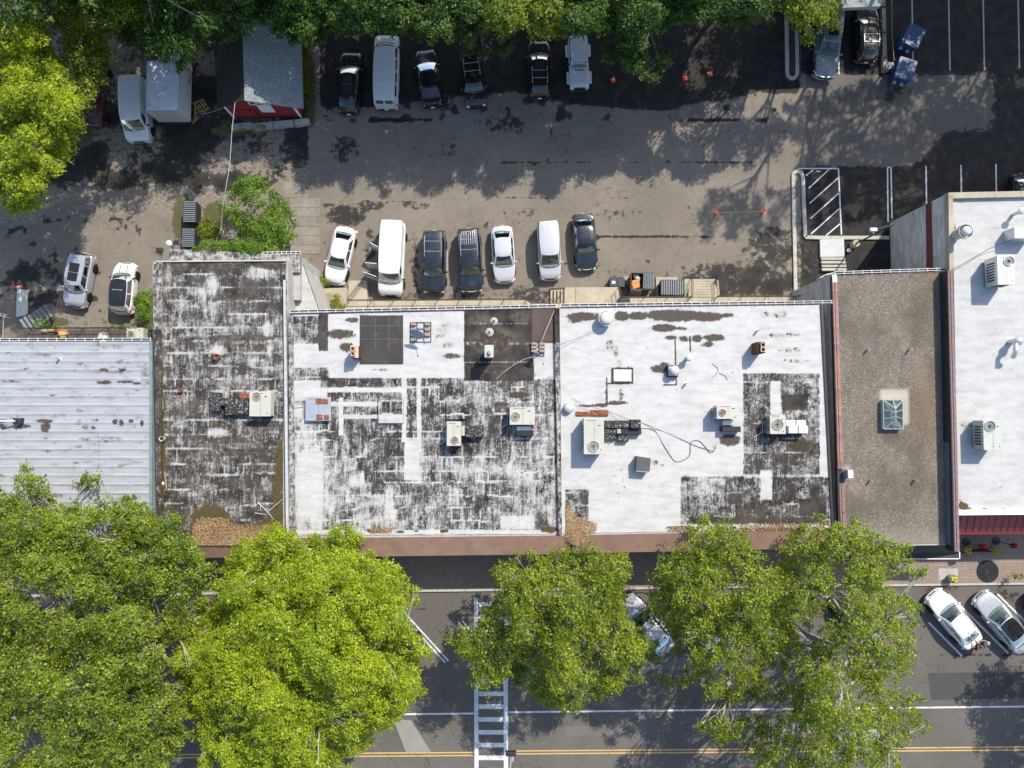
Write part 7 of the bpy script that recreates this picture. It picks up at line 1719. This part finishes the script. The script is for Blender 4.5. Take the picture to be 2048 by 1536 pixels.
crown([(1308, 1135), (1335, 1092), (1376, 1088), (1372, 1060), (1400, 1040), (1450, 1035), (1500, 1062), (1500, 1095), (1540, 1100), (1600, 1150), (1590, 1230), (1600, 1300), (1560, 1340), (1520, 1350), (1500, 1440), (1470, 1490), (1430, 1498), (1388, 1450), (1415, 1440), (1440, 1395), (1400, 1372), (1350, 1372), (1312, 1378), (1320, 1330), (1345, 1285), (1312, 1240), (1296, 1205)],
      7.8, 14, 'lime', 14, 20, .16, .55, name='street_tree', label='open green street tree right of the half-hidden white sedan, reaching over the brown fascia', base=P(1430, 1228, ZS), zg=ZS, group='street trees', trunk_r=.24, drop=.12, rmax=.85, gapthr=.31)
crown([(1560, 1100), (1600, 1050), (1640, 1028), (1700, 1025), (1740, 1050), (1768, 1072), (1800, 1080), (1835, 1118), (1842, 1150), (1822, 1180), (1852, 1222), (1846, 1262), (1826, 1300), (1842, 1335), (1825, 1382), (1852, 1420), (1860, 1462), (1804, 1490), (1790, 1540), (1780, 1610), (1470, 1610), (1450, 1520), (1490, 1480), (1500, 1400), (1545, 1350), (1560, 1290), (1550, 1200), (1545, 1140)],
      8, 15, 'lime', 15, 20, .155, .42, name='street_tree', label='large airy street tree at lower right with pale limbs and asphalt showing through', base=P(1690, 1235, ZS), zg=ZS, group='street trees', trunk_r=.3, drop=.14, rmax=.82, gapthr=.33)
# trees at the top left
crown([(-90, -70), (60, -70), (80, 20), (104, 60), (118, 120), (142, 160), (160, 225), (158, 290), (128, 322), (120, 350), (95, 368), (72, 410), (40, 420), (0, 412), (-90, 400)],
      7, 12, 'yellow', 21, 22, .16, 1.15, name='maple_tree', label='bright yellow-green maple at the upper left edge', base=P(30, 260, 0), group='trees behind the lot', trunk_r=.35)
crown([(50, -80), (330, -80), (300, 40), (222, 75), (215, 120), (205, 150), (160, 165), (140, 150), (115, 90), (90, 40)],
      5.5, 9, 'green', 22, 23, .18, 1.05, name='maple_tree', label='mid-green maple between the yellow-green maple and the white van', base=P(190, 60, 0), group='trees behind the lot')
crown([(160, 150), (190, 165), (178, 220), (168, 250), (150, 300), (130, 330), (110, 340), (100, 300), (120, 200)], 6, 8, 'lime', 23, 22, .17, .8, name='maple_tree', label='low green boughs on the right flank of the yellow-green maple', base=P(120, 270, 0), group='trees behind the lot', trunk_r=.12)
crown([(250, -80), (560, -80), (540, 30), (520, 60), (460, 85), (420, 70), (400, 100), (372, 140), (330, 128), (300, 130), (280, 95), (230, 100), (225, 40)],
      5.0, 9, 'dark', 24, 23, .18, 1.1, name='maple_tree', label='dark green maple overhanging the truck box', base=P(390, 40, 0), group='trees behind the lot')
crown([(480, -80), (690, -80), (660, 60), (640, 90), (600, 90), (575, 78), (572, 104), (555, 100), (545, 70), (520, 40)], 5.2, 8.5, 'dark', 25, 23, .18, 1.1, name='maple_tree', label='dark green tree overhanging the barn roof', base=P(600, 20, 0), group='trees behind the lot')
for k, (xa, xb, lab, mt, low) in enumerate(((640, 830, 'first dark green tree right of the barn along the top edge', 'dark', 92), (800, 990, 'dark green tree behind the black sedan and small SUV', 'dark', 104), (960, 1170, 'green tree behind the estate car and the off-roader', 'green', 96), (1130, 1330, 'green tree with low boughs right of the off-roader', 'dark', 96), (1300, 1560, 'darker tree left of the kerb island at the top', 'dark', 74))):
    low -= 20; poly = [(xa-15, -90), (xb+15, -90), (xb+10, low-20), (xb-25, low-6), ((xa+xb)/2+30, low+5), ((xa+xb)/2-20, low-6), (xa+20, low+2), (xa-8, low-20)]
    crown(poly, 7.0, 10.4, mt, 30+k, 22, .18, 1.15, rag=20, name='maple_tree', label=lab, base=P((xa+xb)/2, 30, 0), group='trees behind the lot')
crown([(1185, 95), (1240, 85), (1330, 90), (1342, 112), (1322, 138), (1292, 158), (1262, 150), (1240, 138), (1205, 126)], 5.0, 6.8, 'dark', 41, 20, .17, .9, name='maple_tree', label='low dark green bough reaching over the lot beside the lone cone', base=P(1262, 60, 0), group='trees behind the lot', trunk_r=.12)
crown([(928, 95), (1020, 92), (1012, 110), (985, 118), (960, 122), (935, 112)], 5.5, 6.5, 'dark', 42, 18, .17, .9, name='maple_tree', label='small green bough over the nose of the small black SUV', base=P(975, 60, 0), group='trees behind the lot', trunk_r=.1)
crown([(1525, -80), (1690, -80), (1680, 20), (1668, 52), (1640, 60), (1618, 74), (1590, 68), (1560, 56), (1528, 30)], 7, 10, 'lime', 43, 22, .17, 1.0, name='maple_tree', label='brighter green tree over the kerb island and the grey pickup', base=P(1600, -40, 0), group='trees behind the lot')

# the tall trees beyond the top edge that shade the lot: placed by the ground they shade
def shade(poly, zlo, zhi, seed, gap, leaf, dens, drop, label, m='dark', base=None):
    a = np.array(poly, float).mean(0); x, y = Pn(a[0], a[1], 0); z = (zlo+zhi)/2
    return crown(poly, zlo, zhi, m, seed, gap, leaf, dens, rmin=.6, rmax=1.5, name='tall_tree', label=label, base=Vector((float(x)+z*.57, max(37.5, float(y)+z*.78) if a[1] < 600 else float(y)+z*.78, 0 if a[1] < 600 else ZS)), group='tall trees beyond the top of the photo', trunk_r=.35, drop=drop, world_shift=1)
shade([(600, -170), (1000, -170), (1040, 60), (1060, 300), (1010, 338), (960, 330), (900, 322), (850, 330), (800, 318), (760, 322), (720, 336), (690, 345), (640, 345), (560, 240)], 9, 14, 51, 32, .30, 1.0, 0, 'tall dense tree beyond the barn side of the lot')
shade([(1000, -170), (1400, -170), (1390, 100), (1375, 235), (1345, 262), (1310, 280), (1270, 296), (1240, 300), (1215, 325), (1180, 345), (1140, 362), (1100, 350), (1070, 330), (1020, 325), (1000, 200)], 9, 15, 52, 32, .30, 1.0, 0, 'tall dense tree beyond the middle of the lot')
shade([(1390, -170), (1600, -170), (1620, 60), (1570, 130), (1500, 190), (1450, 240), (1380, 240)], 10, 15, 53, 36, .30, .6, .25, 'tall thinner tree beyond the kerb island')
shade([(1310, 300), (1345, 270), (1400, 260), (1460, 235), (1540, 210), (1600, 240), (1560, 300), (1520, 330), (1450, 350), (1400, 352), (1340, 350), (1305, 330)], 15, 19, 54, 30, .26, .62, .10, 'upper limbs of a very tall tree beyond the top edge, shading the lot')
shade([(1380, 400), (1440, 380), (1500, 385), (1580, 370), (1640, 380), (1660, 440), (1600, 470), (1540, 478), (1460, 480), (1400, 470), (1378, 430)], 18, 22, 55, 30, .26, .62, .12, 'topmost crown of the tallest tree beyond the top edge')
shade([(1590, -170), (2300, -170), (2300, 140), (2000, 160), (1840, 150), (1760, 135), (1640, 140), (1590, 100)], 11, 17, 56, 32, .32, 1.0, 0, 'tall dense tree beyond the dumpsters')
shade([(1590, 130), (1700, 150), (1800, 150), (2000, 140), (2300, 150), (2300, 470), (2100, 480), (1850, 470), (1780, 440), (1700, 460), (1600, 400), (1570, 250)], 16, 22, 57, 36, .28, .50, .26, 'very tall airy tree beyond the top right corner')
shade([(1850, 200), (2300, 150), (2300, 500), (1980, 480), (1870, 400)], 17, 22, 58, 36, .30, .75, .05, 'very tall dense tree right of the top right corner')
shade([(-300, -170), (560, -170), (600, 100), (600, 280), (560, 300), (480, 310), (420, 330), (380, 340), (300, 330), (250, 345), (200, 340), (120, 380), (60, 380), (-300, 430)], 10, 16, 59, 36, .30, .75, .04, 'tall dense tree beyond the top left corner')
shade([(-200, 380), (60, 400), (120, 400), (160, 350), (240, 345), (330, 350), (400, 370), (390, 400), (330, 410), (240, 425), (180, 410), (120, 415), (90, 470), (60, 540), (0, 560), (-200, 600)], 13, 17, 60, 32, .26, .5, .30, 'tall loose-crowned tree at the upper left')
# tree beyond the right edge that shades the road
shade([(1850, 1400), (1890, 1360), (1960, 1330), (2060, 1320), (2400, 1300), (2400, 1700), (1950, 1620), (1900, 1560), (1870, 1470)], 10, 14, 61, 33, .22, .6, .15, 'street tree beyond the right edge shading the road', 'lime')
# bush and weeds
def low(poly, zl, zh, m, seed, label, gap=15, leaf=.14, dens=1.0, cat='shrub', name='shrub', zg=0, **k):
    return crown(poly, zl, zh, m, seed, gap, leaf, dens, rmin=.3, rmax=.7, rag=(1 if gap < 12 else 6), name=name, label=label, base=P(*np.array(poly).mean(0), zg), zg=zg, cat=cat, trunk=k.get('trunk', False), trunk_r=.08, sprig_n=8)
low([(462, 365), (490, 350), (520, 345), (535, 362), (548, 380), (570, 392), (590, 420), (596, 470), (580, 498), (540, 500), (500, 492), (470, 470), (460, 440), (436, 425), (434, 410), (452, 395)], 1.6, 3.8, 'fresh', 71, 'large bright green bush between the yard and the path', 18, .16, 1.0, trunk=True)
low([(375, 492), (420, 484), (470, 478), (520, 488), (575, 500), (590, 512), (540, 515), (480, 508), (420, 500), (380, 500)], 5.2, 6.3, 'fresh', 72, 'creeper spilling over the rear edge of the annex roof', 12, .13, 1.1, cat='creeper', name='creeper')
low([(270, 585), (304, 578), (306, 680), (285, 668), (262, 655), (250, 640), (268, 620)], .5, 1.9, 'fresh', 73, 'green shrub against the tar-roofed building beside the white hatchback', 13, .13, 1.0)
low([(215, 655), (240, 645), (260, 648), (266, 660), (240, 664), (210, 664)], .2, .8, 'lime', 74, 'weeds at the foot of the metal deck behind the white hatchback', 10, .11, 1.0, cat='weeds', name='weeds')
low([(58, 642), (90, 632), (120, 640), (138, 652), (120, 660), (70, 660)], 1.6, 2.6, 'fresh', 75, 'green bush beside the dark metal stair', 12, .12, 1.0)
low([(664, 592), (680, 590), (688, 612), (686, 626), (666, 624)], .7, 1.4, 'lime', 76, 'small bright shrub beside the wooden deck', 8, .10, 1.2)
low([(636, 550), (656, 553), (656, 578), (634, 578)], .2, .8, 'lime', 77, 'weed clump under the nose of the white sedan', 7, .10, 1.2, cat='weeds', name='weeds')
for i, (pl, lab) in enumerate((([(600, 60), (622, 60), (628, 180), (615, 245), (606, 235), (604, 120)], 'strip of weeds between the barn and the lot'), ([(438, 235), (462, 238), (466, 262), (444, 270)], 'grass tuft at the left corner of the barn'), ([(382, 430), (440, 440), (448, 470), (420, 490), (392, 485)], 'weeds between the dumpsters and the bush'), ([(455, 255), (560, 250), (610, 242), (612, 248), (540, 260), (460, 264)], 'grass along the concrete blocks'))):
    o = low(pl, .1, .35, 'green' if i in (0, 1) else 'lime', 80+i, lab, 11, .10, .8, cat='grass', name='grass'); 
low([(2012, 1146), (2060, 1142), (2060, 1156), (2004, 1158)], ZS+.5, ZS+1.0, 'green', 90, 'low green hedge bed at the kerb on the right edge', 9, .10, 1.0, cat='hedge', name='hedge', zg=ZS)
# leaf litter on roofs
def litter(poly, z, n, seed, name='leaf_litter'):
    rng = np.random.default_rng(seed); Pq = np.array(poly, float); lo, hi = Pq.min(0), Pq.max(0); c = rng.uniform(lo, hi, (n*3, 2)); c = c[sdpoly(c[:, 0], c[:, 1], poly) > rng.exponential(9, len(c))-6][:n]
    x, y = Pn(c[:, 0], c[:, 1], z); cc = np.stack([x, y, np.full_like(x, z)+rng.uniform(.01, .06, len(x))], -1); nr = rng.normal(size=(len(x), 3))*.35+[0, 0, 1]; nr /= np.linalg.norm(nr, axis=1, keepdims=True)
    o = link(name, quad_mesh(name, leaf_arrays(cc, nr, rng.uniform(.07, .13, len(x)), rng), LITTER)); o['kind'] = 'stuff'; return o
LITTER = leafmat('dry_leaf', (.30, .19, .10), (.42, .30, .17), (.13, .075, .035), .1)
litter([(385, 1058), (400, 1040), (440, 1035), (470, 1052), (520, 1055), (560, 1048), (565, 1088), (385, 1090)], ZR+.03, 5200, 1)
litter([(1131, 1010), (1150, 1034), (1194, 1052), (1178, 1068), (1152, 1090), (1131, 1068)], ZR+.03, 2600, 2)
litter([(1335, 1052), (1400, 1052), (1400, 1062), (1335, 1062)], ZR+.03, 350, 3); litter([(1480, 1052), (1650, 1046), (1650, 1058), (1480, 1062)], ZR+.03, 900, 4)
litter([(740, 1056), (785, 1056), (785, 1066), (740, 1066)], ZR+.03, 250, 5)

planter(1908, 1158, 'round pale planter full of yellow flowers at the kerb')
planter(1937, 1101, 'left of the two planters with green plants beside the burgundy awning', flower='flower', rr=.28)
planter(1993, 1100, 'right of the two planters with green plants beside the burgundy awning', flower='flower', rr=.28)
r = empty('utility_box', P(1899, 1154, ZS+.14), 0, 'pale square box attached to the flower planter at the kerb', 'box'); mb = MB(); mb.box((0, 0, .3), (.42, .32, .6), bev=.03); sub(r, mb, 'box', M['kerb']); mb = MB(); mb.box((0, 0, .61), (.44, .34, .03), bev=.01); sub(r, mb, 'lid', M['white_trim'])
for px, py, lab in ((1932, 1084, 'left of the two folded red patio umbrellas under the awning'), (1992, 1082, 'right of the two folded red patio umbrellas under the awning')):
    r = empty('patio_umbrella', P(px, py, ZS+.14), 0, lab, 'umbrella', 'folded patio umbrellas')
    mb = MB(); mb.tube([(0, 0, 0), (0, 0, 2.3)], .025, 6); sub(r, mb, 'pole', M['dark_metal']); mb = MB(); mb.lathe([(.3, 0), (.3, .06), (.05, .1)], n=14); sub(r, mb, 'base', M['dark_metal'])
    mb = MB()
    for k in range(8):
        t = k*math.pi/4; t2 = t+math.pi/4
        for t_, t2_, ra, rb_2 in ((t, t+.39, .40, .24), (t+.39, t2, .24, .40)): mb.add([(0, 0, 2.35), (ra*math.cos(t_), ra*math.sin(t_)*.6, 1.9), (rb_2*math.cos(t2_), rb_2*math.sin(t2_)*.6, 1.9)], [(0, 1, 2)])
    sub(r, mb, 'canopy', M['umbrella'])
r = empty('cafe_table', P(1975, 1143, ZS+.14), 0, 'round dark metal grate around the tree pit on the right sidewalk', 'tree grate')
mb = MB()
for q in (.25, .42, .6, .78): mb.tube([(q*math.cos(t), q*math.sin(t), .03) for t in np.linspace(0, 6.283, 25)], .018, 4)
mb.lathe([(0, .004), (.84, .004), (.86, 0)], n=24)
for k in range(12): t = k*math.pi/6; mb.box((.5*math.cos(t), .5*math.sin(t), .03), (.6, .02, .03), rz=t)
sub(r, mb, 'grate', M['dark_metal']); r.name = 'tree_grate'
fx = empty('patio_fence', P(1960, 1100, ZS+.14), 0, 'low dark red patio fence panels between the two planters', 'fence')
for a, b in (((1922, 1105), (1932, 1105)), ((1945, 1104), (1986, 1102))):
    A, B = P(*a, ZS+1)-fx.location, P(*b, ZS+1)-fx.location; mb = MB(); mb.box(((A.x+B.x)/2, (A.y+B.y)/2, .45), (abs(B.x-A.x), .06, .85), bev=.01); sub(fx, mb, 'panel', M['umbrella'])

# ------------------------------------------------------------------ people
def person(px, py, heading, label, top, legs, hair, bend=0.0, reach=.35):
    """px,py: head in the photo"""
    q = P(px, py, ZS+1.62); r = empty('person', (q.x, q.y, ZS), heading, label, 'person')
    bx_ = bend
    J = {'pel': (0, 0, .95), 'bel': (.02+bx_*.2, 0, 1.12), 'che': (.03+bx_*.5, 0, 1.33), 'nec': (.04+bx_*.75, 0, 1.49), 'hea': (.07+bx_, 0, 1.60), 'crn': (.07+bx_*1.1, 0, 1.70)}
    for s, n in ((1, 'L'), (-1, 'R')):
        J['sh'+n] = (.03+bx_*.6, .19*s, 1.40); J['el'+n] = (.12+bx_*.6, .25*s, 1.14); J['wr'+n] = (reach+bx_*.6, .17*s, 1.05); J['ha'+n] = (reach+.10+bx_*.6, .15*s, 1.04)
        J['hi'+n] = (0, .10*s, .90); J['kn'+n] = (.04, .11*s, .50); J['an'+n] = (-.02, .11*s, .10); J['to'+n] = (.14, .13*s, .04)
    R_ = {'pel': .15, 'bel': .135, 'che': .155, 'nec': .062, 'hea': .095, 'crn': .07, 'sh': .075, 'el': .048, 'wr': .032, 'ha': .035, 'hi': .10, 'kn': .065, 'an': .045, 'to': .04}
    E = [('pel', 'bel'), ('bel', 'che'), ('che', 'nec'), ('nec', 'hea'), ('hea', 'crn')]
    for n in 'LR': E += [('che', 'sh'+n), ('sh'+n, 'el'+n), ('el'+n, 'wr'+n), ('wr'+n, 'ha'+n), ('pel', 'hi'+n), ('hi'+n, 'kn'+n), ('kn'+n, 'an'+n), ('an'+n, 'to'+n)]
    def grow(names, edges, scale, nm, m, rootname):
        me = bpy.data.meshes.new(nm); idx = {n: i for i, n in enumerate(names)}
        me.from_pydata([J[n] for n in names], [(idx[a], idx[b]) for a, b in edges], []); o = link(nm, me, r)
        md = o.modifiers.new('skin', 'SKIN'); md.use_smooth_shade = True
        for i, n in enumerate(names):
            rr = R_.get(n, R_.get(n[:2], .05))*scale; me.skin_vertices[0].data[i].radius = (rr, rr*(1.25 if n in ('pel', 'bel', 'che') else 1))
        me.skin_vertices[0].data[idx[rootname]].use_root = True
        ms = o.modifiers.new('sub', 'SUBSURF'); ms.levels = 2; ms.render_levels = 2
        me.materials.append(m)
        dg = bpy.context.evaluated_depsgraph_get(); ev = o.evaluated_get(dg); nme = bpy.data.meshes.new_from_object(ev); nme.name = nm; o.modifiers.clear(); o.data = nme
        if not nme.materials: nme.materials.append(m)
        return o
    body = grow(list(J), E, 1.0, 'body', M['skin'], 'pel')
    J.update({'sL': tuple(Vector(J['shL']).lerp(Vector(J['elL']), .7)), 'sR': tuple(Vector(J['shR']).lerp(Vector(J['elR']), .7))}); R_['sL'] = R_['sR'] = .055
    grow(['pel', 'bel', 'che', 'shL', 'sL', 'shR', 'sR'], [('pel', 'bel'), ('bel', 'che'), ('che', 'shL'), ('shL', 'sL'), ('che', 'shR'), ('shR', 'sR')], 1.14, 'shirt', top, 'pel')
    grow(['pel', 'hiL', 'knL', 'anL', 'hiR', 'knR', 'anR'], [('pel', 'hiL'), ('hiL', 'knL'), ('knL', 'anL'), ('pel', 'hiR'), ('hiR', 'knR'), ('knR', 'anR')], 1.12, 'trousers', legs, 'pel')
    mb = MB(); h = J['hea']; mb.ball((h[0]-.015, 0, h[2]+.045), (.118, .100, .100), 14, 9); sub(r, mb, 'hair', hair, 60)
    mb = MB(); mb.ball((h[0]+.105, 0, h[2]-.02), (.018, .014, .022), 6, 4)
    for s in (-1, 1): mb.ball((h[0]+.01, s*.098, h[2]-.005), (.02, .012, .03), 6, 4)
    sub(r, mb, 'nose_and_ears', M['skin'], 60)
    mb = MB()
    for s in (-1, 1): mb.ball((h[0]+.093, s*.035, h[2]+.012), .012, 6, 4)
    sub(r, mb, 'eyes', M['cloth_black'], 60)
    for s, n in ((1, 'L'), (-1, 'R')):
        w_ = Vector(J['ha'+n]); mb = MB()
        for k, ln in enumerate((.07, .08, .075, .06)):
            y = (-.03+.02*k)*s; mb.tube([w_+Vector((.02, y, 0)), w_+Vector((.02+ln*.6, y, -.008)), w_+Vector((.02+ln, y, -.03))], .009, 5, r1=.007)
        mb.tube([w_+Vector((-.02, -s*.03, 0)), w_+Vector((.03, -s*.06, -.01))], .011, 5, r1=.008)
        sub(r, mb, 'fingers', M['skin'], 60)
        mb = MB(); t = Vector(J['to'+n]); a = Vector(J['an'+n]); mb.ball(((t.x+a.x)/2+.02, t.y, .05), (.15, .055, .05), 10, 6); sub(r, mb, 'shoe', M['cloth_black'], 60)
    return r
person(1965.5, 1300, math.radians(125), 'person in a black top with dark hair bending at the white sedan boot', M['cloth_black'], M['cloth_black'], M['hair'], .22)
person(1983, 1294, math.radians(165), 'person in a pale blue-white shirt standing right beside the one in black', M['cloth_blue'], M['cloth_jean'], M['hair'], .10)
SC.cycles.use_denoising = True
print('LEAVES', NLEAF[0], 'objects', len(bpy.data.objects))
